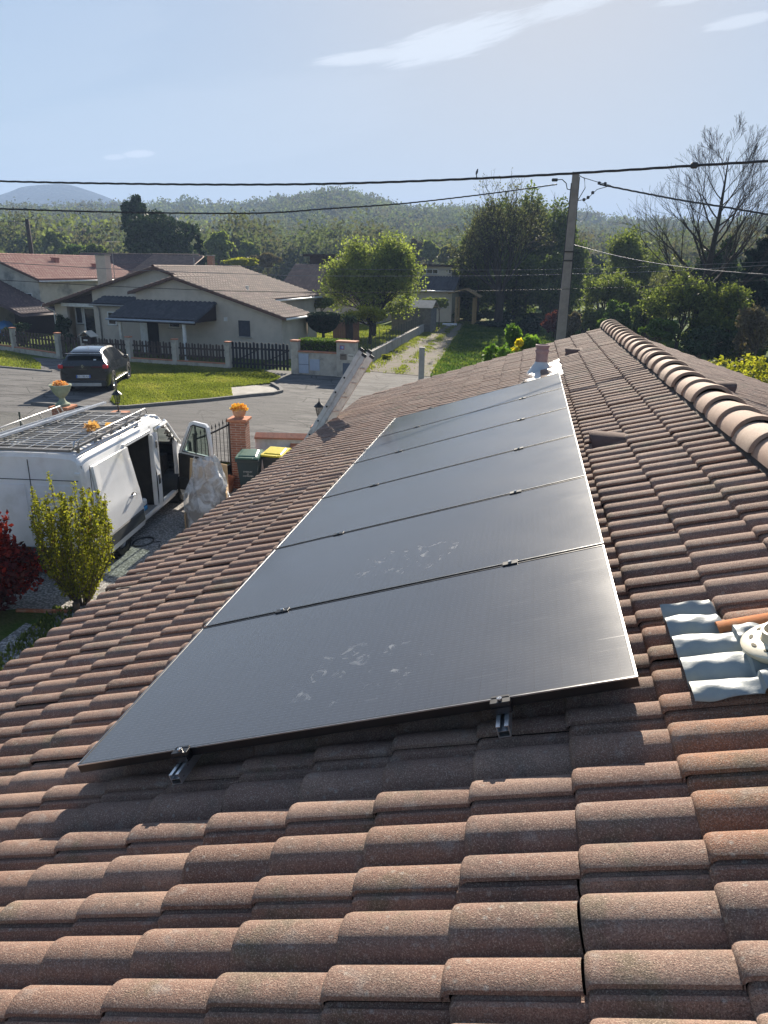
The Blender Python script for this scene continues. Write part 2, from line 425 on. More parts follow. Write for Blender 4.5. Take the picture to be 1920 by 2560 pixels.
def tile_mat():
    k = NT('concrete_roof_tile'); at = k.n('ShaderNodeAttribute', attribute_name='tv'); og = k.n('ShaderNodeAttribute', attribute_name='og')
    base = k.ramp(at.outputs['Fac'], [(0, (.20, .112, .080)), (.3, (.258, .153, .112)), (.65, (.305, .19, .142)), (1, (.37, .25, .19))])
    base = k.mix(og.outputs['Fac'], base, (.46, .19, .075))
    n1 = k.noise(3.2, 5, .6); base = k.mix(k.ramp(n1, [(.35, 0), (.68, .75)]), base, (.17, .10, .082)); base = k.mix(k.ramp(k.noise(2.1, 6, .75, src=k.map(loc=(1, 9, 4))), [(.56, 0), (.64, .6)]), base, (.135, .125, .075)); base = k.mix(k.ramp(k.noise(19, 4, .7, src=k.map((1, 2.5, 1), loc=(4, 4, 4))), [(.62, 0), (.70, .55)]), base, (.40, .36, .32))
    # lichen and lime bloom: soft pale islands, finer specks
    n2 = k.noise(11, 5, .62, dist=.5); base = k.mix(k.ramp(n2, [(.58, 0), (.70, .5)]), base, (.34, .31, .28)); base = k.mix(k.ramp(k.noise(5, 6, .7, src=k.map(loc=(7, 2, 5)), dist=.6), [(.52, 0), (.66, .55)]), base, (.11, .095, .075))
    v1 = k.vor(26); base = k.mix(k.math('MULTIPLY', k.ramp(v1, [(.08, .7), (.2, 0)]), k.ramp(k.noise(2.2, 3), [(.45, 0), (.6, 1)])), base, (.40, .38, .34))
    n4 = k.noise(330, 2, .8); base = k.mix(k.ramp(n4, [(.38, .75), (.54, 0)]), base, (.085, .055, .045))
    base = k.mix(k.ramp(k.noise(240, 2, .8, src=k.map(loc=(3, 1, 2))), [(.53, 0), (.66, .75)]), base, (.48, .37, .29))
    k.col(base); k.set(Roughness=.86, Specular_IOR_Level=.35)
    hgt = k.math('ADD', k.math('MULTIPLY', k.noise(260, 3, .75), 1.0), k.math('MULTIPLY', k.noise(40, 3), .8))
    k.bump(hgt, 1.0, .0045); return k.m
M_TILE = tile_mat()
M_MEM = pm('dark_roof_underlay', (.03, .025, .022))
house = thing('tiled_house', 'house in the foreground with brown double roll tile roof carrying the solar panels', 'house', (0, 0, 0))

TV = [0, .0, .006, .014, .022, .030, .038, .046, .053, .060, .068, .076, .085, .098, .108, .114, .121, .129, .138, .148,
      .158, .170, .180, .190, .199, .207, .216, .224, .230, .240, .252, .259, .264, .271, .279, .288, .296, .306]
def prof(t):
    """cross profile of the double roll tile; rolls centred at .036, .186, .336"""
    h = np.zeros_like(t)
    for c in (.036, .186, .336):
        q = np.clip(1-((t-c)/.066)**2, 0, None); h = np.maximum(h, .050*q**.52)
    return h
def tile_roof(name, v0, v1, k0, k1, parent, mirror=False, skip=None, orange=None, seed=3):
    r = np.random.RandomState(seed); tv = np.array(TV); n = len(tv)
    L = .2945
    us = np.array([0, 0.0, .003, .010, .022, .06, .14, .22, .30]); m = len(us)
    eh = np.array([-.018, .006, .015, .0205, .0225, .020, .014, .008, .002]) # course step profile
    ntile = int(round((v1-v0)/.3)); V = []; F = []; A = []; O = []; off = 0
    quad = np.array([[i*n+j, (i+1)*n+j, (i+1)*n+j+1, i*n+j+1] for i in range(m-1) for j in range(n-1)])
    P = prof(tv)
    for k in range(k0, k1):
        for c in range(ntile):
            vv = v0+c*.3; uu = .047-L*k
            if skip and skip(uu, vv): continue
            dh, du, sk = r.normal(0, .0016), r.normal(0, .0036), r.normal(0, .003)
            ul = us+uu+du
            H = P[None, :].repeat(m, 0)+eh[:, None]
            # rounded nose of each roll at the lower edge
            nose = np.array([0, 1, .55, .18, 0.02, 0, 0, 0, 0])[:, None]*(P/.05)[None, :]*.010
            H = H-nose
            tt = tv.copy(); H[:, 0] -= .013                # lip where the tile laps its neighbour
            H[:, -4:] -= np.array([.001, .007, .017, .019])[None, :]
            H += dh+sk*(tt/.3-.5)[None, :]
            U = np.minimum(np.repeat(ul[:, None], n, 1), RU-.035); W = np.repeat(tt[None, :], m, 0)+vv
            pts = RP(U.ravel(), W.ravel(), (H-.172).ravel())
            V.append(pts); F.append(quad+off); off += n*m
            A.append(np.full(n*m, np.clip(r.normal(.5, .30), 0, 1)))
            oo = 0.0
            if orange: oo = orange(uu, vv, r)
            O.append(np.full(n*m, oo))
    V = np.concatenate(V)
    if mirror: V[:, 0] = 2*RX-V[:, 0]
    F = np.concatenate(F)
    if mirror: F = F[:, ::-1]
    o = raw(name, V, F, M_TILE, parent, True, {'tv': np.concatenate(A), 'og': np.concatenate(O)})
    shade(o.data, 38); return o
RU = 1.06; RX = float(RP(RU, 0, -.10)[0]); V0, V1 = -3.92, 12.08
def org(u, v, r):
    if -.1 < u < .75 and -.75 < v < .5: return float(np.clip(r.uniform(.15, .6), 0, 1))
    return max(0, r.normal(-.02, .07))
tile_roof('roof_slope', V0, V1, -3, 14, house, orange=org)
tile_roof('roof_slope', V0, V1, -3, 14, house, mirror=True, seed=9)
# boarded underside, walls, gutter
b = MB()
for sg in (0, 1):
    p = [RP(-3.70, V0+.05, -.215), RP(-3.70, V1-.02, -.215), RP(RU, V1-.02, -.215), RP(RU, V0+.05, -.215),
         RP(-3.70, V0+.05, -.265), RP(-3.70, V1-.02, -.265), RP(RU, V1-.02, -.265), RP(RU, V0+.05, -.265)]
    p = np.array(p)
    if sg: p[:, 0] = 2*RX-p[:, 0]+.001
    b.add(p, [(0, 1, 2, 3), (4, 7, 6, 5), (0, 4, 5, 1), (1, 5, 6, 2), (2, 6, 7, 3), (3, 7, 4, 0)])
b.build('roof_boarding', M_MEM, house)
M_CREAM = pm('cream_render', (.62, .56, .46), (.56, .50, .41), 3, .9, .4, 90, .004, c3=(.5, .45, .38))
ex = float(RP(-3.78, 0, -.17)[0]); ez = float(RP(-3.78, 0, -.17)[2])
xl, xr = ex+.45, 2*RX-ex-.45
b = MB(); zt = ez+.45*math.tan(S)-.10; zr = Q0Z+RU*SS-.30
b.prism([(xl, -.6), (xr, -.6), (xr, zt), (RX, zr), (xl, zt)], V0+.25, V1-.25, 'y').build('wall', M_CREAM, house)
M_ZINC = pm('zinc_gutter', (.30, .29, .28), (.25, .24, .23), 8, .6, metal=.2)
b = MB()
for x in (ex-.05, 2*RX-ex+.05):
    pr = [(.065*math.cos(t), .065*math.sin(t)) for t in np.linspace(math.pi, 2*math.pi, 9)]
    pr += [(.06*math.cos(t), .06*math.sin(t)) for t in np.linspace(2*math.pi, math.pi, 9)]
    MB().prism([(x+p, ez-.10+q) for p, q in pr], V0+.05, V1-.05, 'y').build('gutter', M_ZINC, house, True, angle=40)

# ridge: overlapping half round caps bedded on dark mortar
def ridge_mat():
    k = NT('ridge_tile_clay'); at = k.n('ShaderNodeAttribute', attribute_name='tv')
    c = k.ramp(at.outputs['Fac'], [(0, (.34, .22, .16)), (.5, (.41, .28, .21)), (1, (.46, .34, .26))])
    c = k.mix(k.ramp(k.noise(9, 5), [(.45, 0), (.7, .6)]), c, (.30, .21, .16))
    c = k.mix(k.ramp(k.noise(320, 2, .7), [(.4, .4), (.55, 0)]), c, (.15, .09, .06)); k.col(c)
    k.set(Roughness=.85); k.bump(k.noise(240, 3, .7), .6, .003); return k.m
M_RIDGE = ridge_mat()
rz = float(RP(RU, 0, -.10)[2]); V = []; F = []; A = []; o_ = 0; rr = np.random.RandomState(5)
na = 16; y = V1+.05; kk = 0
while y > V0-.2:
    L = .41; ys = [0, 0, .03, .39, .43, .43]; rs = [.118, .143, .145, .128, .126, .1]
    # larger end towards the camera, lapping over the next cap
    zz = rr.normal(0, .004); xx = rr.normal(0, .004)
    for yy, r1 in zip(ys, rs):
        for j in range(na+1):
            t = math.pi*(j/na); V.append((RX+xx+1.12*r1*math.cos(t), y-L+yy-.02, rz-.055+zz+r1*.98*math.sin(t)+(.02-.05*yy)))
    for i in range(len(ys)-1):
        for j in range(na): F.append((o_+i*(na+1)+j, o_+i*(na+1)+j+1, o_+(i+1)*(na+1)+j+1, o_+(i+1)*(na+1)+j))
    A += [float(np.clip(rr.normal(.55, .3), 0, 1))]*((na+1)*len(ys)); o_ = len(V); y -= L; kk += 1
raw('ridge_cap', V, F, M_RIDGE, house, True, {'tv': A}); shade(bpy.data.objects['ridge_cap'].data, 40)
b = MB(); b.prism([(RX-.155, rz-.075), (RX+.155, rz-.075), (RX+.10, rz+.02), (RX-.10, rz+.02)], V0+.02, V1-.0, 'y')
b.build('ridge_mortar', pm('dark_mortar', (.06, .05, .045)), house)

# vent tiles: a hooded wedge rising from a tile
def vent(u, v, mir=False):
    b = MB(); w_ = .16
    P = [(u, v-.02, -.150), (u, v+.30, -.150), (u+.30, v-.02, -.150), (u+.30, v+.30, -.150), (u, v+.04, -.03), (u, v+.24, -.03)]
    pts = np.array([RP(*p) for p in P])
    # hood: high open mouth facing down the slope, dying into the tile upslope
    ns = 9; V = []
    for uu, hh, ww in ((0, .115, .13), (.012, .12, .135), (.15, .07, .12), (.31, .005, .09)):
        for j in range(ns):
            t = math.pi*j/(ns-1); V.append(RP(u+uu, v+.14-ww*math.cos(t), -.150+hh*math.sin(t)**.7+.012))
    V = np.array(V)
    if mir: V[:, 0] = 2*RX-V[:, 0]
    F = [(i*ns+j, i*ns+j+1, (i+1)*ns+j+1, (i+1)*ns+j) for i in range(3) for j in range(ns-1)]+[tuple(range(ns))[::-1]]
    return raw2('vent_tile', V, F)
def raw2(name, V, F):
    b = MB(); b.add(V, F); o = b.build(name, M_VENT, house, True, angle=50); return o
M_VENT = pm('vent_tile_concrete', (.15, .10, .085), (.11, .075, .065), 20, .88, .6, 260, .003)
vent(.10, 3.40); vent(.17, 9.38); vent(.30, 6.0, True)

# soil vent pipe on a pale lead flashing beyond the panels
M_LEAD = pm('pale_lead_sheet', (.52, .53, .53), (.44, .45, .46), 7, .38, .5, 25, .01, metal=.35)
M_PIPE = pm('pink_clay_pipe', (.33, .22, .22), (.27, .18, .18), 12, .7, .3, 90, .003, c3=(.5, .38, .34))
def sheet(name, u0, u1, v0, v1, nu, nv, hf, mat, th=.004):
    us = np.linspace(u0, u1, nu); vs = np.linspace(v0, v1, nv); U, W = np.meshgrid(us, vs, indexing='ij'); H = hf(U, W)
    V = np.concatenate([RP(U.ravel(), W.ravel(), H.ravel()), RP(U.ravel(), W.ravel(), H.ravel()-th)]); n = nu*nv
    Q = np.array([(i*nv+j, (i+1)*nv+j, (i+1)*nv+j+1, i*nv+j+1) for i in range(nu-1) for j in range(nv-1)])
    F = [tuple(q) for q in Q]+[tuple(q[::-1]+n) for q in Q]
    F += [(i*nv, i*nv+n, (i+1)*nv+n, (i+1)*nv) for i in range(nu-1)]+[((i+1)*nv-1, (i+2)*nv-1, (i+2)*nv-1+n, (i+1)*nv-1+n) for i in range(nu-1)]
    F += [(j, j+1, j+1+n, j+n) for j in range(nv-1)]+[((nu-1)*nv+j, (nu-1)*nv+j+n, (nu-1)*nv+j+1+n, (nu-1)*nv+j+1) for j in range(nv-1)]
    b = MB(); b.add(V, F); return b.build(name, mat, house, True, angle=50)
def rollh(W):
    t = np.mod(W-(-.92), .3); return prof(t)
sheet('lead_flashing', -.50, .09, 7.55, 9.15, 14, 60, lambda U, W: -.135+rollh(W)*.45+.003*np.sin(U*31+W*9), M_LEAD)
p0 = RP(-.235, 8.62, -.13)
pv = MB(); pv.lathe([(0, -.15), (.085, -.15), (.085, .24), (.098, .255), (.098, .285), (.086, .295), (.086, .315), (.10, .325), (.10, .355), (.086, .36), (.078, .35), (.078, .2), (0, .2)], tuple(p0), 22)
pv.build('vent_pipe', M_PIPE, house, True, angle=35)
cn = MB(); cn.lathe([(.20, -.05), (.15, .02), (.095, .10), (.09, .12)], tuple(p0), 22); cn.build('pipe_collar', M_LEAD, house, True)

# the patched place at the right: grey sheet dressed over the rolls, cream collar of a pipe, a broken orange tile
def fold(U, W):
    base = rollh(W+.008*np.sin(U*25))*1.08-.172+.030+.0225*(1-np.mod(U-.047, .2945)/.2945)
    ru = np.clip((U-.27)/.17, 0, 1)
    wr = .5*(.016*np.sin(U*38+W*22+2*np.sin(W*17))+.011*np.sin(U*75-W*51+1.3)+.006*np.sin(W*130+U*33))
    dome = .035*np.exp(-(((U-.44)/.14)**2+((W-.17)/.14)**2))
    return base*(1-.35*ru)+(-.115)*.35*ru+wr*(.12+ru*.9)+dome+.002*np.sin(W*90)*np.cos(U*60)-.075*np.clip((U-.325)/.02, 0, 1)*np.clip((W-.415)/.03, 0, 1)-.02*np.exp(-(((U-.45)/.11)**2+((W-.165)/.11)**2)**2)
M_SHEET = pm('grey_roof_membrane', (.27, .30, .30), (.21, .24, .25), 9, .5, .35, 30, .005, c3=(.33, .34, .29), s3=5, spec=.4)
sheet('repair_sheet', .145, .66, -.03, .60, 60, 90, fold, M_SHEET, .003)
M_CRM = pm('cream_plastic', (.62, .56, .42), (.56, .50, .37), 30, .5)
MC = RM@XF(.45, .165, -.064)
cb = MB(); cb.lathe([(0, -.02), (.10, -.02), (.118, .0), (.12, .012), (.112, .018), (.062, .022), (.056, .03), (.054, .055), (.046, .055), (.046, .0)], (0, 0, 0), 32, MC)
cb.build('pipe_flange', M_CRM, house, True, angle=35)
for k in range(10):
    a = 2*math.pi*k/10+.2; sl = MB()
    sl.lathe([(0, .0), (.008, 0), (.008, .0022), (0, .0022)], (0, 0, 0), 8, MC@XF(.088*math.cos(a), .088*math.sin(a), .0195, a+1.57)@Matrix.Diagonal((1.6, .8, 1, 1)))
    sl.build('flange_slot', pm('slot_shadow_brown', (.10, .09, .06)) if k == 0 else bpy.data.materials['slot_shadow_brown'], house)
# broken orange tile laid over the top of the sheet
us = np.linspace(.30, .78, 34); prof_o = []
V = []; ns = 10
for i, u in enumerate(us):
    rag = .012*abs(math.sin(i*1.1))+.006*math.sin(i*2.7)
    for j in range(ns):
        t = j/(ns-1); vv = .335+.085*t-(.0 if j else rag*-1)
        V.append(RP(u, vv, -.150+.040+.036*max(0, 1-((t-.52)/.62)**2)**.7))
V = np.array(V); n = len(V); V = np.concatenate([V, V-np.array([-SS, 0, CS])*.012])
F = [(i*ns+j, (i+1)*ns+j, (i+1)*ns+j+1, i*ns+j+1) for i in range(33) for j in range(ns-1)]
F2 = [tuple(n+x for x in f[::-1]) for f in F]
E_ = [(j, j+1, n+j+1, n+j) for j in range(ns-1)]+[(33*ns+j, 33*ns+j+n, 33*ns+j+1+n, 33*ns+j+1) for j in range(ns-1)]
E_ += [(i*ns, i*ns+n, (i+1)*ns+n, (i+1)*ns) for i in range(33)]+[((i+1)*ns-1, (i+2)*ns-1, (i+2)*ns-1+n, (i+1)*ns-1+n) for i in range(33)]
b = MB(); b.add(V, F+F2+E_)
o = b.build('broken_tile', pm('orange_clay_tile', (.50, .19, .07), (.42, .15, .06), 14, .85, .7, 200, .003, c3=(.32, .17, .10), s3=20), house, True, angle=50)
o['label'] = 'broken orange clay tile with a ragged edge above the grey sheet'

# ---------------------------------------------------------------- solar panels
PW, PL, PG = 1.134, 2.09, .02
def cell_mat(sk):
    k = NT('smudged_solar_glass' if sk else 'clean_solar_glass'); co = k.co('Object'); sp = k.n('ShaderNodeSeparateXYZ'); k.l(co, sp.inputs[0])
    x, y = sp.outputs[0], sp.outputs[1]
    # fine busbars run along the long side, cell gaps across
    def line(v, period, width, phase=0):
        f = k.math('FRACT', k.math('DIVIDE', k.math('ADD', v, phase+10*period), period))
        d = k.math('ABSOLUTE', k.math('SUBTRACT', f, .5)); return k.math('GREATER_THAN', d, .5-width/period/2)
    bus = line(y, .0182, .0011); gapx = line(x, .0915, .003, .0457); gapy = line(y, .1835, .003)
    dash = k.math('GREATER_THAN', k.math('FRACT', k.math('DIVIDE', k.math('ADD', x, 5), .0305)), .45)
    bus = k.math('MULTIPLY', bus, k.math('MULTIPLY_ADD', dash, .6, .25))
    c = k.mix(k.noise(1.2, 2), (.008, .009, .013), (.012, .013, .018))
    c = k.mix(k.math('MAXIMUM', gapx, gapy), c, (.004, .004, .005))
    c = k.mix(k.math('MULTIPLY', bus, .22), c, (.30, .31, .33))
    # hand and boot smudges gathered near the middle of some panels, and a film of dust that also puts some reflected sheen into the colour
    oi = k.n('ShaderNodeObjectInfo'); rv = k.n('ShaderNodeCombineXYZ'); k.l(k.math('MULTIPLY', oi.outputs['Random'], 40), rv.inputs[2])
    vm = k.n('ShaderNodeVectorMath', operation='ADD'); k.l(co, vm.inputs[0]); k.l(rv.outputs[0], vm.inputs[1])
    sm = k.noise(15, 5, .65, src=vm.outputs[0], dist=.8); dx_ = k.math('DIVIDE', k.math('ADD', x, 1.02), .36); dy_ = k.math('DIVIDE', k.math('SUBTRACT', y, .36), .27); area = k.math('MULTIPLY', k.math('SUBTRACT', 1.0, k.math('ADD', k.math('MULTIPLY', dx_, dx_), k.math('MULTIPLY', dy_, dy_)), None, True), sk)
    smf = k.math('MULTIPLY', k.ramp(sm, [(.58, 0), (.68, 1)]), k.ramp(area, [(.05, 0), (.5, 1)]))
    drip = k.math('MULTIPLY', k.ramp(k.noise(1, 3, .6, src=k.map((3, 90, 1), src=vm.outputs[0])), [(.66, 0), (.72, .5)]), k.math('MULTIPLY', k.math('GREATER_THAN', x, -.75), sk))
    smf = k.math('MAXIMUM', smf, k.math('MULTIPLY', drip, .35))
    c = k.mix(k.math('MULTIPLY', smf, .13), c, (.45, .52, .60)); c = k.mix(.085, c, (.45, .48, .54)); k.col(c)
    k.set(Roughness=k.math('ADD', k.math('MULTIPLY_ADD', k.noise(1.3, 4), .13, .12), k.math('MULTIPLY', smf, .2)), Specular_IOR_Level=1.0, IOR=1.5)
    k.bump(k.noise(380, 2), .04, .002); return k.m
M_CELL = cell_mat(1.0); M_CELL2 = cell_mat(.0)
M_FRAME = pm('black_anodised_frame', (.02, .02, .022), rough=.32, metal=.5, spec=.8)
M_EDGE = pm('bare_aluminium_edge', (.55, .56, .57), rough=.3, metal=.9)
names = ['nearest solar panel with boot smudges across its lower middle', 'second solar panel from the camera with streaks of dried drips',
         'third solar panel counting away from the camera', 'fourth solar panel counting away from the camera',
         'fifth solar panel counting away from the camera', 'farthest solar panel beside the lead flashing and vent pipe']
panel0 = None
for k in range(6):
    if k == 0:
        panel0 = thing('solar_panel', names[0], 'solar panel', (0, 0, 0), 0, 'row of black solar panels on the roof')
        panel0.rotation_euler = (0, -S, 0)
        b = MB(); fw = .009
        # frame in local (x=u: -PL..0, y: 0..PW, z: -.035..0)
        b.bbox(-PL, 0, 0, fw, -.035, .0015, .0012); b.bbox(-PL, 0, PW-fw, PW, -.035, .0015, .0012)
        b.bbox(-PL, -PL+fw, fw, PW-fw, -.035, .0014, .0012); b.bbox(-fw, 0, fw, PW-fw, -.035, .0014, .0012)
        b.build('frame', M_FRAME, panel0)
        b = MB(); b.box(-PL+fw, -fw, fw, PW-fw, -.006, -.0005); b.build('glass', M_CELL, panel0)
        b = MB(); b.box(-PL+fw, -fw, fw, PW-fw, -.012, -.0065); b.build('backsheet', pm('black_backsheet', (.03, .03, .03)), panel0)
        e_ = MB(); e_.box(-.0022, .0008, 0, PW, -.004, .0022); e_.box(-PL-.0008, -PL+.0022, 0, PW, -.004, .0022); e_.box(-PL, 0, -.0008, .0015, -.003, .0022)
        e_.build('frame_edge', M_EDGE, panel0)
        p_ = panel0
    else:
        p_ = dup(panel0, label=names[k])
        if k > 1:
            for ch in p_.children:
                if ch.name.startswith('glass'):
                    if k == 2: gl2 = ch.data.copy(); gl2.materials[0] = M_CELL2
                    ch.data = gl2
    p_.location = (0, k*(PW+PG), Q0Z)
M_ALU = pm('mill_aluminium', (.62, .63, .64), (.55, .56, .57), 20, .3, metal=.9)
M_BLKC = pm('black_clamp', (.015, .015, .017), rough=.35, metal=.3, spec=.7)
M_STEEL = pm('bright_bolt_steel', (.7, .7, .7), rough=.2, metal=1)
rail0 = None
for u, lab in ((-.43, 'aluminium rail under the panels, nearer the ridge'), (-1.62, 'aluminium rail under the panels, nearer the eaves')):
    if rail0 is None:
        rail0 = thing('mounting_rail', lab, 'mounting rail', RP(u, 0, 0), 0, 'rails carrying the solar panels'); rail0.rotation_euler = (0, -S, 0)
        b = MB(); y0, y1 = -.100, 6*(PW+PG)+.05
        for x0, x1, z0, z1 in ((-.02, .02, -.076, -.073), (-.02, -.017, -.073, -.036), (.017, .02, -.073, -.036), (-.017, -.007, -.039, -.036), (.007, .017, -.039, -.036), (-.017, .017, -.056, -.054)):
            b.box(x0, x1, y0, y1, z0, z1)
        b.build('rail', M_ALU, rail0)
        for kk in range(9): MB().box(-.03, .03, .25+kk*.8, .28+kk*.8, -.15, -.0765).build('roof_hook', M_ALU, rail0)
        for kk in range(7):
            b = MB(); yc = kk*(PW+PG)-PG/2
            if kk == 0:
                b.bbox(-.033, .033, -.030, -.0015, -.034, .004, .001); b.bbox(-.030, .030, -.0015, .010, .0025, .006, .001)
                b.box(-.03, .03, -.036, -.030, -.034, -.012)
            elif kk == 6: b.bbox(-.03, .03, yc, yc+.028, -.034, .004, .001); b.bbox(-.030, .030, yc-.010, yc+.012, .0025, .006, .001)
            else: b.bbox(-.036, .036, yc-.020, yc+.020, .0022, .0065, .001); b.box(-.03, .03, yc-.0085, yc+.0085, -.034, .0022)
            c_ = b.build('clamp', M_BLKC, rail0)
            b = MB(); y_ = yc if kk not in (0, 6) else (-.016 if kk == 0 else yc+.014)
            b.lathe([(0, .0), (.0085, 0), (.0085, .007), (.005, .007), (.004, .003), (0, .003)], (0, y_, .0065 if kk not in (0, 6) else .006), 12)
            b.build('bolt', M_STEEL, c_)
    else:
        r2 = dup(rail0, loc=RP(u, 0, 0), label=lab)
        r2.rotation_euler = (0, -S, 0)
# ---------------------------------------------------------------- the ground
GZ = -.30       # level of the gravel yard; the street lies at 0
def gridmesh(name, xs, ys, zf, mat, parent=None):
    X, Y = np.meshgrid(xs, ys, indexing='ij'); Z = zf(X, Y); nx, ny = len(xs), len(ys)
    V = np.stack([X.ravel(), Y.ravel(), Z.ravel()], 1)
    i, j = np.meshgrid(np.arange(nx-1), np.arange(ny-1), indexing='ij'); a = (i*ny+j).ravel()
    return raw(name, V, np.stack([a, a+ny, a+ny+1, a+1], 1), mat, parent, True)
def polysheet(name, pts, z, mat, kind='structure', thick=0):
    b = MB(); n = len(pts)
    if thick:
        b.prism([tuple(p) for p in pts], z-thick, z, 'z')
    else: b.add([(x, y, z) for x, y in pts], [tuple(range(n))])
    o = b.build(name, mat); 
    if not thick:
        for f in o.data.polygons: pass
    o['kind'] = kind; return o
def grass_mat(name, a, b, c, s=1.0):
    k = NT(name); n = k.noise(.6*s, 5, .6); c1 = k.mix(k.ramp(n, [(.3, 0), (.7, 1)]), a, b)
    c1 = k.mix(k.ramp(k.noise(2.7*s, 6, .7), [(.45, 0), (.66, .85)]), c1, c)
    c1 = k.mix(k.ramp(k.noise(26, 4, .7, src=k.map((1, 2.2, 1))), [(.35, .6), (.6, 0)]), c1, tuple(x*.45 for x in a)); k.col(c1)
    k.set(Roughness=.95, Specular_IOR_Level=.05); k.bump(k.noise(30, 4, .7), .9, .05); return k.m
M_LAWN = grass_mat('lawn_grass', (.09, .13, .022), (.13, .17, .035), (.20, .19, .07))
M_FIELD = grass_mat('rough_field_grass', (.07, .12, .02), (.11, .15, .035), (.17, .15, .07), .4)
def ground_z(X, Y):
    z = np.where(Y < 13.7, GZ, np.where(Y < 14.6, GZ+(-.012-GZ)*(Y-13.7)/.9, -.012))
    z = z+0*X
    far = np.clip((Y-95)/300, 0, 1); return z-far*3
gr = gridmesh('ground', np.concatenate([np.linspace(-2250, -80, 12), np.linspace(-60, 40, 60), np.linspace(60, 2250, 12)]),
              np.concatenate([np.linspace(-390, -20, 4), np.linspace(-12, 13.7, 12), np.linspace(14.6, 90, 60), np.linspace(110, 4850, 30)]), ground_z, M_FIELD)
tag(gr, kind='structure')
# street asphalt: worn, with pale aggregate, tyre sweeps and patched cracks
def asphalt():
    k = NT('worn_asphalt'); c = k.mix(k.noise(.45, 5, .6), (.105, .102, .10), (.16, .155, .15))
    c = k.mix(k.ramp(k.noise(1.0, 6, .7, src=k.map((.5, 2.6, 1), (0, 0, .25)), dist=1.2), [(.47, 0), (.58, .85)]), c, (.055, .053, .053))
    c = k.mix(k.ramp(k.noise(2.2, 5, .7, src=k.map((.4, 2.0, 1), (0, 0, -.2), (5, 3, 0))), [(.56, 0), (.68, .5)]), c, (.20, .19, .18))
    e = k.vor(.55, src=k.map((1, 1.6, 1)), feature='DISTANCE_TO_EDGE'); c = k.mix(k.ramp(e, [(.006, .85), (.016, 0)]), c, (.035, .035, .035)); pt = k.vor(.22, out='Color', src=k.map((1, .7, 1), (0, 0, .3))); s4 = k.n('ShaderNodeSeparateColor'); k.l(pt, s4.inputs[0]); c = k.mix(k.ramp(s4.outputs[0], [(.70, 0), (.74, .6)], 'LINEAR'), c, (.085, .083, .082))
    c = k.mix(k.ramp(k.vor(38), [(.18, .55), (.3, 0)]), c, (.26, .25, .235))
    c = k.mix(k.ramp(k.noise(70, 3, .8), [(.3, .5), (.5, 0)]), c, (.07, .07, .07)); k.col(c)
    k.set(Roughness=.95, Specular_IOR_Level=.2); k.bump(k.noise(90, 3, .8), .6, .012); return k.m
M_ASPH = asphalt()
polysheet('street', [(-60, 14.4), (60, 14.4), (60, 22.2), (-3.2, 23.5), (-3.4, 29.6), (-4.4, 33), (-8.0, 34.4), (-8.4, 30.4), (-14.0, 30.6), (-60, 33.6)], -.004, M_ASPH)
def gravel(name, a, b, c, sc=26):
    k = NT(name); v = k.vor(sc, out='Color'); s3 = k.n('ShaderNodeSeparateColor'); k.l(v, s3.inputs[0])
    cc = k.ramp(s3.outputs[0], [(0, a), (.5, b), (1, c)]); d = k.vor(sc)
    cc = k.mix(k.ramp(d, [(.35, 0), (.62, .75)]), cc, tuple(x*.35 for x in a))
    cc = k.mix(k.ramp(k.noise(1.5, 4), [(.4, 0), (.7, .35)]), cc, tuple(x*.55 for x in b)); k.col(cc)
    k.set(Roughness=.9, Specular_IOR_Level=.15); k.bump(d, -1.0, .03); return k.m
M_GRAV = gravel('pale_yard_gravel', (.27, .255, .24), (.38, .365, .345), (.52, .50, .475))
polysheet('yard_gravel', [(-12.5, -8), (12, -8), (12, 13.2), (-12.5, 13.2)], GZ+.004, M_GRAV)
polysheet('yard_grass', [(-9.4, 5.9), (-7.6, 6.6), (-7.0, 6.5), (-6.72, 6.1), (-6.3, 5.2), (-5.4, 3.5), (-5.0, 1), (-9.4, 1)], GZ+.008, M_FIELD)
polysheet('yard_gravel_edge', [(-7.25, 6.2), (-6.86, 6.1), (-6.45, 5.2), (-5.2, 2.2), (-4.3, 0), (-6.5, 0), (-7.2, 4)], GZ+.012, M_GRAV)
M_CONC = pm('rough_concrete', (.40, .38, .34), (.32, .30, .27), 5, .9, .4, 50, .01, c3=(.24, .23, .20))
M_KERB = pm('kerb_stone', (.20, .195, .185), (.14, .135, .13), 5, .9, .4, 40, .01)
# lawn in front of the neighbour, framed by a low kerb
kerb = [(-17.0, 19.95), (-15.9, 19.9), (-14.6, 19.75), (-13.6, 20.15), (-12.8, 20.95), (-11.5, 22.2), (-10.4, 23.55), (-9.75, 24.15), (-9.6, 24.7), (-9.85, 25.3), (-10.6, 26.4)]
lawn = [(-13.9, 20.2), (-13.5, 20.45), (-12.7, 21.1), (-11.45, 22.35), (-10.95, 23.1), (-11.9, 25.2), (-11.2, 26.0), (-10.7, 26.6), (-10.9, 28.4), (-12.6, 30.4), (-20.2, 31.4), (-18.4, 28.2), (-16.3, 24.3), (-14.8, 21.2)]
polysheet('front_lawn', lawn, .012, M_LAWN)
polysheet('kerb_apron', [(-10.95, 23.1), (-10.35, 23.65), (-9.75, 24.3), (-9.7, 24.7), (-10.2, 25.6), (-11.2, 26.0), (-11.9, 25.2)], .008, M_CONC)
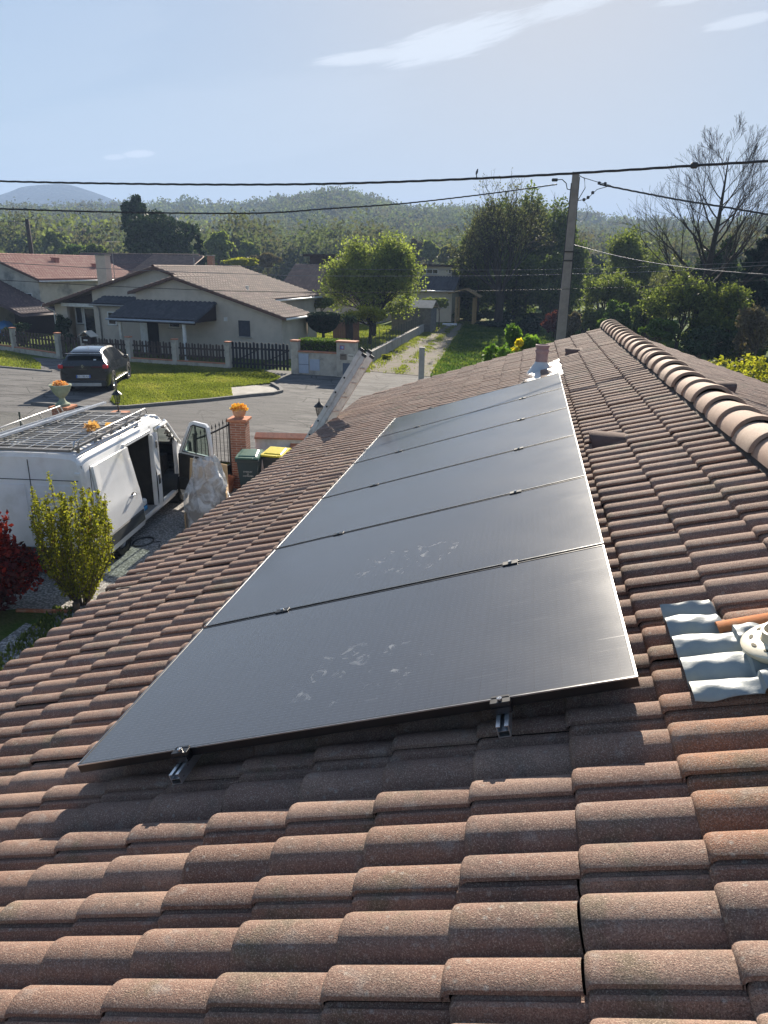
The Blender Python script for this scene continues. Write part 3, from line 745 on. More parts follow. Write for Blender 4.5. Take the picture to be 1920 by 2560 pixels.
def ribbon(name, path, wd, z0, z1, mat, kind='structure', cat=None):
    P = np.array(path, float); b = MB(); n = len(P); V = []
    for i in range(n):
        d = P[min(i+1, n-1)]-P[max(i-1, 0)]; d /= np.linalg.norm(d); nn = np.array([-d[1], d[0]])
        for s_, z in ((-.5, z0), (.5, z0), (.5, z1), (-.5, z1)): V.append((*(P[i]+nn*wd*s_), z))
    F = [(i*4+j, i*4+(j+1) % 4, (i+1)*4+(j+1) % 4, (i+1)*4+j) for i in range(n-1) for j in range(4)]+[(0, 1, 2, 3), ((n-1)*4+3, (n-1)*4+2, (n-1)*4+1, (n-1)*4)]
    b.add(V, F); o = b.build(name, mat)
    if kind: o['kind'] = kind
    return o
ribbon('lawn_kerb', kerb, .14, -.05, .09, M_KERB)
# driveway of the neighbour: apron, grass strip left
polysheet('verge_grass', [(-60, 28.6), (-24.3, 27.9), (-21.9, 27.35), (-23.2, 29.2), (-25.3, 31.3), (-27.6, 33.0), (-60, 36)], .010, M_LAWN)
ribbon('verge_kerb', [(-60, 28.5), (-24.3, 27.75), (-21.2, 27.1)], .12, -.05, .05, M_KERB)
# track leading away between the low wall and the meadow
def dirt(name, a, b):
    k = NT(name); c = k.mix(k.noise(.8, 5, .65), a, b); g = k.noise(1.3, 6, .7)
    c = k.mix(k.ramp(g, [(.50, 0), (.60, .75)]), c, (.12, .13, .05)); k.col(c); k.set(Roughness=.95, Specular_IOR_Level=.05); k.bump(k.noise(20, 4), .6, .03); return k.m
M_DIRT = dirt('track_gravel', (.21, .185, .155), (.155, .135, .115)); M_STRAW = grass_mat('dry_grass', (.16, .18, .05), (.22, .20, .08), (.30, .25, .13))
polysheet('track_verge', [(-8.3, 34.4), (-4.0, 31.5), (-2.4, 40), (-4.0, 70), (-7.6, 70), (-8.35, 55)], .004, M_STRAW)
polysheet('track', [(-7.9, 31.5), (-4.5, 30.5), (-4.55, 37), (-5.1, 48), (-5.75, 63), (-7.4, 64.5), (-7.75, 55), (-7.75, 40)], .010, M_DIRT)
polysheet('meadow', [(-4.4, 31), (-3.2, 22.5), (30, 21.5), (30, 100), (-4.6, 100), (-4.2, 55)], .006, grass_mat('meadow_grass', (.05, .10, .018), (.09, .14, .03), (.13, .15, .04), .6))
polysheet('garden_lawn', [(-9.0, 34), (-8.6, 60), (-20, 62), (-20, 40)], .006, grass_mat('sunny_garden_grass', (.11, .19, .02), (.15, .22, .03), (.2, .22, .05)))
polysheet('side_lawn', [(-27.8, 33.6), (-24.0, 33.0), (-25, 44), (-50, 52), (-50, 36)], .006, M_LAWN)

# ---------------------------------------------------------------- boundary wall, pillars, gate, bins
def brick(name, a=(.36, .13, .075), b=(.27, .10, .06), mortar=(.42, .36, .30), sx=.22, sy=.055, ver=False):
    k = NT(name); x = k.n('ShaderNodeTexBrick'); x.inputs['Scale'].default_value = 1
    x.inputs['Brick Width'].default_value = sx; x.inputs['Row Height'].default_value = sy; x.inputs['Mortar Size'].default_value = .006
    x.inputs['Color1'].default_value = (*a, 1); x.inputs['Color2'].default_value = (*b, 1); x.inputs['Mortar'].default_value = (*mortar, 1)
    sp = k.n('ShaderNodeSeparateXYZ'); k.l(k.co(), sp.inputs[0]); cb_ = k.n('ShaderNodeCombineXYZ')
    k.l(k.math('ADD', sp.outputs[0], sp.outputs[1]), cb_.inputs[0]); k.l(sp.outputs[2], cb_.inputs[1]); k.l(cb_.outputs[0], x.inputs[0])
    c = k.mix(k.ramp(k.noise(9, 4), [(.4, 0), (.75, .5)]), x.outputs[0], tuple(v*.55 for v in b)); k.col(c); k.set(Roughness=.88)
    k.bump(k.math('MULTIPLY_ADD', x.outputs['Fac'], -1, k.noise(60, 3)), .5, .006); return k.m
M_BRICK = brick('red_brick'); M_CLAY = pm('terracotta_coping', (.50, .22, .13), (.40, .17, .10), 16, .8, .3, 120, .003, c3=(.3, .16, .11), s3=4)
M_TERRA = pm('terracotta_pot_clay', (.42, .15, .07), (.34, .12, .06), 9, .75, .2, 90, .003, c3=(.5, .3, .2), s3=6)
M_WHITE = pm('blueish_white_render', (.66, .69, .72), (.58, .61, .64), 3, .9, .3, 90, .004, c3=(.36, .37, .36), s3=2.2)
WA = R_(5)
def pillar(loc, rz, lab, top, w_=.36, cap=.46):
    o = thing('brick_pillar', lab, 'pillar', loc, rz, 'brick pillars of the boundary')
    b = MB(); h_ = top-loc[2]; b.bbox(-w_/2, w_/2, -w_/2, w_/2, -.1, h_-.06, .006); b.build('shaft', M_BRICK, o)
    b = MB(); b.bbox(-cap/2, cap/2, -cap/2, cap/2, h_-.06, h_, .008); b.build('cap', M_CLAY, o); return o
pillar((-6.76, 13.40, GZ), WA, 'brick gate pillar with a terracotta bowl on top beside the iron gate', 1.35)
pillar((-5.06, 14.12, GZ), WA, 'short brick pillar at the far end of the low white wall under a lantern', 1.12, .28, .36)
pillar((-11.66, 14.0, GZ), WA, 'brick pillar carrying the stone urn behind the van', 1.28, .40, .50)
pillar((-10.36, 14.35, GZ), WA, 'brick pillar with a black lantern behind the van roof rack', 1.12, .32, .42)
o = thing('boundary_wall', 'low white rendered wall with brick coping behind the bins', 'wall', (-6.55, 13.86, GZ), R_(8.5))
b = MB(); b.box(0, 1.42, -.10, .10, -.1, 1.12); b.build('wall', M_WHITE, o)
b = MB()
for k_ in range(13):
    x0 = .0+k_*.1085
    b.add([(x0, -.19, 1.145), (x0+.105, -.19, 1.145), (x0+.105, .0, 1.225), (x0, .0, 1.225), (x0, -.19, 1.105), (x0+.105, -.19, 1.105), (x0+.105, .19, 1.145), (x0, .19, 1.145), (x0, .19, 1.105), (x0+.105, .19, 1.105)],
          [(0, 1, 2, 3), (3, 2, 6, 7), (0, 4, 5, 1), (7, 6, 9, 8), (4, 8, 9, 5), (0, 3, 7, 8, 4), (1, 5, 9, 6, 2)])
b.build('coping', brick('coping_brick', (.50, .22, .14), (.42, .18, .12), (.3, .2, .15), .5, .5), o)
b = MB(); b.box(.90, 1.44, -.36, -.102, .0, .86); b.build('meter_box', pm('white_box_render', (.72, .72, .68), (.62, .62, .60), 4, .85), o)
b = MB(); b.prism([(-.42, .86), (-.10, .97), (-.10, 1.0), (-.42, .90)], .84, 1.5, 'x'); b.build('meter_box_roof', M_CLAY, o)
b = MB(); b.box(1.06, 1.34, -.366, -.361, .50, .76); b.build('meter_hatch', pm('hatch_dark_glass', (.035, .04, .04), rough=.15), o)
b = MB()
for x0, x1, z0, z1 in ((1.04, 1.36, .48, .50), (1.04, 1.36, .76, .78), (1.04, 1.06, .5, .76), (1.34, 1.36, .5, .76)): b.box(x0, x1, -.375, -.3605, z0, z1)
b.build('hatch_frame', pm('black_plastic', (.02, .02, .022), rough=.4), o)
o = tag(MB().box(-4.9, 6, 14.1, 14.3, -.4, .85).build('street_wall', M_WHITE), 'rendered street wall running on behind the house', 'wall')

M_IRON = pm('black_wrought_iron', (.018, .016, .016), rough=.42, metal=.4, spec=.7)
def iron_gate(loc, rz, lab, L=1.12, h=1.42):
    o = thing('iron_gate', lab, 'gate', loc, rz); b = MB()
    b.box(0, .045, -.022, .022, 0, h+.05); b.box(L-.045, L, -.022, .022, 0, h+.16)
    b.box(.045, L-.045, -.015, .015, 0.03, .07); b.box(.045, L-.045, -.015, .015, .50, .54)
    for i in range(12): # swept top rail
        x0 = .045+(L-.09)*i/12; x1 = .045+(L-.09)*(i+1)/12; f = lambda x: h-.10+.16*(x/L)**1.6
        b.add([(x0, -.015, f(x0)), (x1, -.015, f(x1)), (x1, .015, f(x1)), (x0, .015, f(x0)), (x0, -.015, f(x0)+.035), (x1, -.015, f(x1)+.035), (x1, .015, f(x1)+.035), (x0, .015, f(x0)+.035)],
              [(0, 3, 2, 1), (4, 5, 6, 7), (0, 1, 5, 4), (1, 2, 6, 5), (2, 3, 7, 6), (3, 0, 4, 7)])
    b.build('gate_frame', M_IRON, o)
    b = MB(); b.box(.045, L-.045, -.004, .004, .07, .50); b.build('kick_panel', M_IRON, o)
    for i in range(9):
        x = .045+(L-.09)*(i+.5)/9; b = MB(); zt = f(x)+.10
        b.tube([(x, 0, .54), (x, 0, zt)], .008, 6); b.lathe([(.008, 0), (.021, .03), (.012, .055), (0, .12)], (x, 0, zt-.01), 6)
        b.build('bar', M_IRON, o)
    return o
iron_gate((-7.42, 12.35, GZ), math.atan2(13.32-12.35, -7.02+7.42), 'black iron gate leaf with spear points swung open beside the brick pillar')

def wheelie(loc, rz, lab, body, lid, sc=1.0):
    o = thing('wheelie_bin', lab, 'bin', loc, rz, 'wheelie bins in the yard'); h = 1.0*sc; M1 = pm('bin_body_'+lid, body, rough=.5)
    lc = {'green': (.035, .12, .09), 'yellow': (.72, .58, .03)}[lid]; M2 = pm('bin_lid_'+lid, lc, rough=.42)
    b = MB(); a0, a1 = .17, .24; d0, d1 = .18, .26
    P = [(-a0, -d0, .04), (a0, -d0, .04), (a0, d0, .12), (-a0, d0, .12), (-a1, -d1, h-.10), (a1, -d1, h-.10), (a1, d1, h-.04), (-a1, d1, h-.04)]
    b.add(P, [(0, 3, 2, 1), (0, 1, 5, 4), (1, 2, 6, 5), (2, 3, 7, 6), (3, 0, 4, 7), (4, 5, 6, 7)])
    b.bbox(-a1-.025, a1+.025, -d1-.03, -d1+.03, h-.16, h-.095, .008); b.box(-a1-.02, -a1+.01, -d1, d1, h-.14, h-.085); b.box(a1-.01, a1+.02, -d1, d1, h-.14, h-.085)
    b.box(-.14, .14, -d0-.035, -d0+.01, .05, .30)
    b.build('bin_body', M1, o, False)
    b = MB(); z0, z1 = h-.085, h-.02
    b.add([(-a1-.03, -d1-.045, z0), (a1+.03, -d1-.045, z0), (a1+.03, d1+.02, z1), (-a1-.03, d1+.02, z1),
           (-a1-.02, -d1-.03, z0+.035), (a1+.02, -d1-.03, z0+.035), (a1+.01, d1, z1+.035), (-a1-.01, d1, z1+.035)],
          [(0, 3, 2, 1), (0, 1, 5, 4), (1, 2, 6, 5), (2, 3, 7, 6), (3, 0, 4, 7), (4, 5, 6, 7)])
    b.bbox(-.15, .15, -d1-.085, -d1-.03, z0+.005, z0+.045, .01)
    b.add([(-a1+.03, -d1+.03, z0+.046), (a1-.03, -d1+.03, z0+.046), (a1-.05, d1-.08, z1+.036), (-a1+.05, d1-.08, z1+.036),
           (-a1+.06, -d1+.06, z0+.062), (a1-.06, -d1+.06, z0+.062), (a1-.08, d1-.11, z1+.05), (-a1+.08, d1-.11, z1+.05)],
          [(0, 1, 5, 4), (1, 2, 6, 5), (2, 3, 7, 6), (3, 0, 4, 7), (4, 5, 6, 7)])
    b.build('lid', M2, o)
    b = MB(); b.tube([(-a1, d1+.05, h-.02), (a1, d1+.05, h-.02)], .014, 8); b.box(-a1, -a1+.03, d1-.02, d1+.05, h-.04, h-.0); b.box(a1-.03, a1, d1-.02, d1+.05, h-.04, h-.0)
    b.build('handle', M1, o)
    for s_ in (-1, 1):
        b = MB(); b.lathe([(0, -.022), (.10, -.022), (.10, .022), (0, .022)], (0, 0, 0), 18, XF(s_*(a0+.05), d0+.05, .10, 0, 0, math.pi/2)); b.build('wheel', bpy.data.materials.get('tyre_rubber') or pm('tyre_rubber', (.02, .02, .02), rough=.85), o)
    # two printed lines with a short word between them
    for zz, t_, sz in ((.60, 'SYNDICAT', .042), (.55, 'DE', .032), (.50, 'COMMUNES', .042)):
        cu = bpy.data.curves.new('lettering', 'FONT'); cu.body = t_; cu.size = sz*sc; cu.align_x = 'CENTER'; cu.extrude = .0008
        to = bpy.data.objects.new('lettering', cu); me = bpy.data.meshes.new_from_object(to); bpy.data.objects.remove(to)
        me.materials.append(bpy.data.materials.get('white_print') or pm('white_print', (.7, .72, .72), rough=.6))
        f = (zz-.04)/(h-.14); yy = -(d0+(d1-d0)*f)-.004; lo = link('lettering', me, o); lo.location = (0, yy, zz); lo.rotation_euler = (math.pi/2-.08, 0, 0)
    return o
wheelie((-6.32, 12.82, GZ), R_(8), 'dark bin with a green lid against the brick pillar', (.02, .045, .055), 'green', 1.0)
wheelie((-5.78, 13.08, GZ), R_(-4), 'grey bin with a yellow lid under the white wall', (.05, .055, .055), 'yellow', 1.02)

def pot(name, loc, lab, r, h, mat, soil=True, rim=.018, cat='plant pot'):
    o = thing(name, lab, cat, loc); b = MB()
    b.lathe([(0, 0), (r*.68, 0), (r*.93, h*.80), (r+rim*.2, h*.80), (r+rim*.4, h), (r*.86, h), (r*.82, h*.8), (0, h*.78)], (0, 0, 0), 26); b.build('pot', mat, o, True, angle=35)
    return o
pot('terracotta_pot', (-6.98, 12.95, GZ), 'empty terracotta pot on the gravel in front of the gate pillar', .205, .34, M_TERRA)
def flowers(o, z, rx, rz_, n, seed, cols, size=.045, mat=None):
    r = np.random.RandomState(seed); d = r.normal(size=(n, 3)); d /= np.linalg.norm(d, axis=1, keepdims=True); d[:, 2] = np.abs(d[:, 2])
    P = d*np.array([rx, rx, rz_])*r.uniform(.55, 1.05, (n, 1)); P[:, 2] += z
    leaves('flowers', P, size, mat, o, seed, 1.2)
M_ORFL = leafmat('orange_yellow_petals', (.62, .20, .03), (.85, .50, .06), (.9, .68, .18), .3); M_PKFL = leafmat('salmon_petals', (.50, .18, .08), (.75, .36, .16), (.8, .5, .25), .3)
def bowl(loc, lab, cut, mat, fm, s_=1.0, urn=False):
    o = thing('flower_pot' if not urn else 'stone_urn', lab, 'flower pot' if not urn else 'urn', loc); b = MB()
    if urn: pr = [(0, 0), (.17, 0), (.17, .05), (.12, .07), (.075, .12), (.06, .18), (.085, .21), (.13, .25), (.19, .34), (.235, .46), (.25, .47), (.25, .50), (.21, .50), (.19, .44), (0, .42)]
    else: pr = [(0, 0), (.12, 0), (.12, .012), (.10, .02), (.135, .07), (.155, .13), (.165, .18), (.18, .185), (.18, .21), (.15, .21), (.13, .18), (0, .17)]
    b.lathe([(a*s_, c*s_) for a, c in pr], (0, 0, 0), 28); b.build('bowl', mat, o, True, angle=35); zt = pr[-2][1]*s_
    flowers(o, zt, .20*s_, .15*s_, 420, 3 if urn else 4, None, .042, fm); return o
bowl((-6.76, 13.42, 1.35), 'small terracotta bowl of orange flowers on the gate pillar', 0, pm('salmon_clay', (.52, .30, .19), (.44, .25, .16), 12, .75), M_ORFL, 1.0)
bowl((-11.66, 14.0, 1.28), 'greenish stone urn with salmon flowers on the pillar behind the van', 0, pm('mossy_stone', (.30, .34, .25), (.24, .27, .20), 10, .85, .3), M_PKFL, 1.05, True)
M_LGLASS = glassmat('lantern_glass', (.95, .95, .95), .05, .6)
def lantern(loc, lab, src=None):
    if src: return dup(src, loc=loc, label=lab)
    o = thing('pillar_lantern', lab, 'lantern', loc, 0, 'black lanterns on the brick pillars'); b = MB()
    b.lathe([(0, 0), (.06, 0), (.06, .015), (.018, .03), (.018, .10), (.03, .12), (.016, .14), (.016, .20), (.05, .22), (.055, .235), (0, .24)], (0, 0, 0), 12)
    for i in range(6):
        a = math.pi*2*i/6; b.tube([(.05*math.cos(a), .05*math.sin(a), .23), (.095*math.cos(a), .095*math.sin(a), .44)], .006, 5)
    b.build('stand', M_IRON, o, True, angle=40)
    b = MB(); b.lathe([(.048, .235), (.091, .44)], (0, 0, 0), 6); b.build('panes', M_LGLASS, o)
    b = MB(); b.lathe([(.102, .435), (.128, .44), (.105, .475), (.055, .515), (.02, .55), (.008, .60), (.012, .61), (0, .66), (0, .45)], (0, 0, 0), 12); b.build('hood', M_IRON, o, True, angle=40)
    return o
l1 = lantern((-5.06, 14.12, 1.12), 'black lantern on the short pillar next to the ladder')
lantern((-10.36, 14.35, 1.12), 'black lantern on the pillar beyond the van roof', l1)

# chain-link fence left of the urn pillar: diagonal wires as one woven panel between posts
def chainlink(name, A, B, z0, z1, lab, cell=.075, r=.0022, posts=5, mat=None):
    A = np.array(A); B = np.array(B); L = np.linalg.norm(B-A); d = (B-A)/L
    o = thing(name, lab, 'fence', (A[0], A[1], z0), math.atan2(d[1], d[0])); H = z1-z0; V = []; F = []
    n = int((L+H)/cell)
    for i in range(n):
        for sg in (1, -1):
            x0 = i*cell-(H if sg > 0 else 0); p = [x0, 0] if sg > 0 else [x0, H]; q = [x0+H, H] if sg > 0 else [x0+H, 0]
            if sg < 0: p, q = [i*cell-H, H], [i*cell, 0]
            t0, t1 = 0, 1
            if p[0] < 0: t0 = -p[0]/(q[0]-p[0])
            if q[0] > L: t1 = (L-p[0])/(q[0]-p[0])
            if t1 <= t0: continue
            a = [p[0]+(q[0]-p[0])*t0, p[1]+(q[1]-p[1])*t0]; b_ = [p[0]+(q[0]-p[0])*t1, p[1]+(q[1]-p[1])*t1]; k0 = len(V)
            for (x, z) in (a, b_): V += [(x, -r, z), (x, r, z+r), (x, r, z-r)]
            F += [(k0, k0+1, k0+4, k0+3), (k0+1, k0+2, k0+5, k0+4), (k0+2, k0, k0+3, k0+5)]
    raw('mesh_panel', V, np.array(F), mat, o)
    for i in range(posts+1):
        b = MB(); x = L*i/posts; b.tube([(x, .02, -.1), (x, .02, H+.04)], .022, 8); b.build('post', mat, o)
    return o
M_WIRE = pm('dark_green_wire', (.055, .075, .06), rough=.5, metal=.3)
chainlink('chain_link_fence', (-18.2, 15.0), (-11.9, 14.1), -.1, .95, 'chain-link fence along the street left of the urn', mat=M_WIRE)
# ---------------------------------------------------------------- white panel van
M_PAINTW = pm('dusty_white_paint', (.80, .81, .82), (.74, .75, .76), 2.5, .34, c3=(.62, .62, .60), s3=1.6, spec=.6, Coat_Weight=.4)
M_BLK = pm('black_trim_plastic', (.022, .023, .025), rough=.55)
M_TYRE = bpy.data.materials['tyre_rubber']; M_INT = pm('dark_van_interior', (.030, .028, .027), (.045, .04, .036), 6, .85)
M_GLS = glassmat('vehicle_glass', (.84, .93, .89), .03, .74); M_RIM = pm('grey_wheel_cover', (.33, .34, .35), rough=.4, metal=.5)
M_CHROME = pm('polished_metal', (.75, .75, .76), rough=.12, metal=1)
VA = R_(6.6)
van = thing('panel_van', 'white panel van with sliding and front doors open and a rack on its roof', 'van', (-8.08, 7.81, GZ), VA)
def interp(x, xs, ys): return float(np.interp(x, xs, ys))
def van_h(y): return interp(y, [0, .06, 3.05, 3.45, 4.25, 4.45, 5.0, 5.12, 5.18], [2.04, 2.10, 2.10, 2.04, 1.36, 1.26, 1.02, .86, .60])
def van_w(y): return interp(y, [0, .05, .25, 3.2, 4.3, 4.9, 5.1, 5.18], [.90, .94, .965, .965, .95, .86, .74, .60])
ZL = [.24, .34, .48, .62, .76, .90, 1.02, 1.10, 1.22, 1.36, 1.50, 1.64, 1.78, 1.90, 1.98, 2.04]
WL = [.955, .985, .995, 1.0, 1.0, 1.0, .998, .985, .975, .965, .952, .938, .92, .90, .875, .82]
YS = sorted(set([0, .02, .06, .12]+[round(.2+.1*i, 2) for i in range(49)]+[5.12, 5.18]))
def van_shell(inset=0.0, skip=None):
    V = []; F = []; idx = {}
    nl = len(ZL); xr_ = [.80, .68, .5, .25, 0]
    for a, y in enumerate(YS):
        h = van_h(y)-inset; w_ = van_w(y); row = []
        sec = []
        for z, f in zip(ZL, WL):
            zz = min(z, h-.03*(1 if z > h-.03 else 0)) if z > h-.03 else z
            f2 = f if z <= h-.03 else f*max(.55, 1-.9*(z-(h-.03)))
            sec.append((w_*f2-inset, min(z, h-.03)))
        topx = sec[-1][0]
        for q in (.93, .8, .55, .3, 0): sec.append((topx*q, h-.03*q**3 if q > 0 else h))
        full = [(x, z) for x, z in sec]+[(-x, z) for x, z in sec[:-1][::-1]]
        V += [(x, y, z) for x, z in full]
    m = len(ZL)+5+len(ZL)+4
    for a in range(len(YS)-1):
        for j in range(m-1):
            yc = (YS[a]+YS[a+1])/2; zc = (V[a*m+j][2]+V[a*m+j+1][2])/2; xc = (V[a*m+j][0]+V[a*m+j+1][0])/2
            if skip and skip(xc, yc, zc): continue
            F.append((a*m+j, a*m+j+1, (a+1)*m+j+1, (a+1)*m+j))
    return V, F, m
def door_edge(z): return .10*max(0, (1.5-z))     # the rear shut line leans forward towards the sill
def van_skip(x, y, z):
    if .99 < z < 1.99 and 3.42 < y < 4.32 and abs(x) < .80 and z > 1.30-.0: return True        # windscreen
    if abs(x) > .55:
        for wy in (1.0, 4.18):
            if (y-wy)**2+(z-.33)**2 < .37**2: return True
    if x > .6 and .36 < z < 1.88:
        if 1.55 < y < 2.78: return True                                                     # side opening
        if 3.02 < y < 4.02 and z < 1.86-1.0*max(0, y-3.62): return True                        # front door opening
    if x < -.6 and 3.02 < y < 3.9 and 1.12 < z < 1.8-1.0*max(0, y-3.5): return True            # far side window
    return False
V, F, m = van_shell(0, van_skip)
V += [(0, -.0, 1.1)]
b = MB(); b.add(V, F)
b.add([V[j] for j in range(m)], [tuple(range(m))])                 # rear face
b.add([V[(len(YS)-1)*m+j] for j in range(m)], [tuple(range(m))])
b.build('body', M_PAINTW, van, True, angle=32)
V2, F2, m2 = van_shell(.045, van_skip)
b = MB(); b.add(V2, F2); b.box(-.9, .9, .04, 5.0, .30, .35); b.box(-.85, .85, .05, .07, .35, 1.9)
b.box(-.86, .86, 2.84, 2.88, .35, 1.95); b.box(-.80, .62, 4.0, 4.3, .5, 1.05); b.build('interior', M_INT, van)
# jambs close the thickness around both openings
b = MB()
for y in (1.545, 2.78, 3.02, 4.02): b.box(.86, .945, y-.012, y+.012, .36, 1.80 if y < 4 else 1.40)
b.box(.86, .955, 1.55, 4.02, .30, .36); b.box(.80, .905, 1.55, 2.78, 1.84, 1.90)
b.build('door_jamb', M_PAINTW, van)
b = MB(); b.box(.60, .93, 1.56, 2.77, .352, .362); b.build('step_tread', pm('worn_step', (.28, .27, .25), rough=.7), van)
b = MB(); b.bbox(.962, .972, 2.84, 2.94, .78, .98, .004); b.build('striker_plate', M_BLK, van)
b = MB(); b.bbox(.958, .966, 2.85, 2.93, 1.52, 1.66, .003); b.build('vent_slot', M_BLK, van)
# sliding door run back along the flank, slightly proud of it
D0, D1 = .26, 1.62
V = []; ny, zs = 18, [.24, .34, .48, .62, .80, .95, 1.02, 1.08, 1.22, 1.4, 1.56, 1.70, 1.84]
wf = lambda z: float(np.interp(z, ZL, WL))*.965
for i in range(ny+1):
    t = i/ny
    for z in zs:
        y = D0+.05*max(0, (1.3-z)/1.0)*0+(D1-D0)*t+t*.34*max(0, (1.70-z)/1.46)**1.0
        inset = .0
        if .10 < t < .88 and 1.12 < z < 1.78: inset = .012
        V.append((wf(z)+.060-inset, y, z))
nz = len(zs); F = [(i*nz+j, i*nz+j+1, (i+1)*nz+j+1, (i+1)*nz+j) for i in range(ny) for j in range(nz-1)]
n = len(V); V += [(x-.05, y, z) for x, y, z in V]; F += [tuple(n+q for q in f[::-1]) for f in F]
F += [(j, j+1, n+j+1, n+j) for j in range(nz-1)]+[(ny*nz+j, ny*nz+j+1, n+ny*nz+j+1, n+ny*nz+j) for j in range(nz-1)]
F += [(i*nz, (i+1)*nz, n+(i+1)*nz, n+i*nz) for i in range(ny)]+[((i+1)*nz-1, (i+2)*nz-1, n+(i+2)*nz-1, n+(i+1)*nz-1) for i in range(ny)]
b = MB(); b.add(V, F); sd = b.build('sliding_door', M_PAINTW, van, True, angle=25)
b = MB(); b.add([(wf(.4)+.062, D0+.02, .36), (wf(.6)+.064, D0+.02, .60), (wf(.6)+.064, D1+.22, .60), (wf(.4)+.062, D1+.27, .36),
                 (wf(.4)+.079, D0+.02, .38), (wf(.6)+.079, D0+.02, .58), (wf(.6)+.079, D1+.21, .58), (wf(.4)+.079, D1+.26, .38)],
                [(0, 1, 2, 3), (4, 7, 6, 5), (0, 4, 5, 1), (1, 5, 6, 2), (2, 6, 7, 3), (3, 7, 4, 0)])
b.build('side_moulding', pm('grey_moulding', (.07, .075, .08), rough=.6), sd)
b = MB(); b.tube([(wf(1.0)+.067, 1.33, 1.0), (wf(1.0)+.100, 1.37, 1.0), (wf(1.0)+.100, 1.52, 1.0), (wf(1.0)+.067, 1.56, 1.0)], .013, 8)
b.build('handle', M_CHROME, sd, True); b = MB(); b.lathe([(0, 0), (.055, 0), (.055, .004), (0, .004)], (0, 0, 0), 16, XF(wf(1.0)+.063, 1.45, 1.0, 0, 0, math.pi/2)@Matrix.Diagonal((.7, 1.5, 1, 1))); b.build('handle_cup', M_BLK, sd)
b = MB(); b.box(wf(1.1)+.04, wf(1.1)+.063, .40, D1+.1, 1.055, 1.075); b.build('swage_line', M_PAINTW, sd)
# front door, swung wide on its front edge
fd = thing('tmp', None, None); bpy.data.objects.remove(fd)
outl = [(-.02, .30), (.02, .24), (.92, .30), (.98, .42), (.99, 1.08), (.985, 1.40), (.93, 1.80), (.86, 1.86), (.50, 1.88), (.40, 1.84), (.02, 1.18)]
win = [(.91, 1.18), (.90, 1.45), (.85, 1.76), (.52, 1.79), (.44, 1.75), (.14, 1.20)]
HG = XF(.965, 4.03, 0, math.pi/2*0+R_(-90+0))   # local door x runs from the hinge to the rear
ang = R_(-90+62)
MD = XF(.985, 4.05, 0, ang)
def ring(outer, inner, t0, t1, M):
    """panel with a window hole, as two shells bridged round both rims"""
    b_ = MB(); bm = bmesh.new()
    vs = [bm.verts.new((x, 0, z)) for x, z in outer]; vi = [bm.verts.new((x, 0, z)) for x, z in inner]
    es = [bm.edges.new((vs[i], vs[(i+1) % len(vs)])) for i in range(len(vs))]+[bm.edges.new((vi[i], vi[(i+1) % len(vi)])) for i in range(len(vi))]
    bmesh.ops.triangle_fill(bm, use_beauty=True, use_dissolve=False, edges=es)
    bm.verts.index_update(); P = [(v.co.x, v.co.z) for v in bm.verts]; T = [[v.index for v in f.verts] for f in bm.faces]; bm.free()
    n_ = len(P); VV = [(x, t0, z) for x, z in P]+[(x, t1, z) for x, z in P]; FF = T+[[q+n_ for q in t[::-1]] for t in T]
    for lo, cnt in ((0, len(outer)), (len(outer), len(inner))):
        FF += [(lo+i, lo+(i+1) % cnt, n_+lo+(i+1) % cnt, n_+lo+i) for i in range(cnt)]
    b_.add(tr(VV, M), FF); return b_
fdo = ring(outl, win, -.03, .03, MD).build('front_door', M_PAINTW, van)
inn = [(.03, .34), (.92, .40), (.93, 1.10), (.85, 1.13), (.06, 1.14)]
b = MB(); b.prism(inn, -.095, -.031, 'y', MD); b.prism([(.10, .45), (.80, .45), (.80, .62), (.10, .62)], -.16, -.096, 'y', MD)
b.build('door_lining', M_INT, fdo)
b = MB(); b.prism([(x, z) for x, z in win], -.004, .004, 'y', MD); b.build('door_window', M_GLS, fdo)
b = MB(); b.prism([(.50, 1.18), (.525, 1.18), (.545, 1.79), (.52, 1.79)], -.012, .012, 'y', MD)
b.add(*(lambda w_: (tr([(x, -.034, z) for x, z in w_]+[(.5+(x-.5)*1.06, -.036, 1.45+(z-1.45)*1.08) for x, z in w_], MD), [(i, (i+1) % 6, 6+(i+1) % 6, 6+i) for i in range(6)]))(win))
b.build('window_seal', M_BLK, fdo)
b = MB(); b.bbox(-.09, .09, -.0, .09, 0, .30, .03, MD@XF(.12, .10, 1.10)); b.build('wing_mirror', M_BLK, fdo)
b = MB(); b.bbox(-.075, .075, -.006, .002, .02, .28, .002, MD@XF(.12, .10, 1.10)); b.build('mirror_glass', pm('mirror_silver', (.6, .65, .65), rough=.03, metal=1), fdo)
b = MB(); b.lathe([(0, 0), (.032, 0), (.034, .14), (.03, .17), (.012, .20), (.012, .225), (0, .225)], (0, 0, 0), 12, MD@XF(.62, -.128, .60)); b.build('water_bottle', glassmat('bottle_plastic', (.75, .85, .95), .1, .4), fdo)
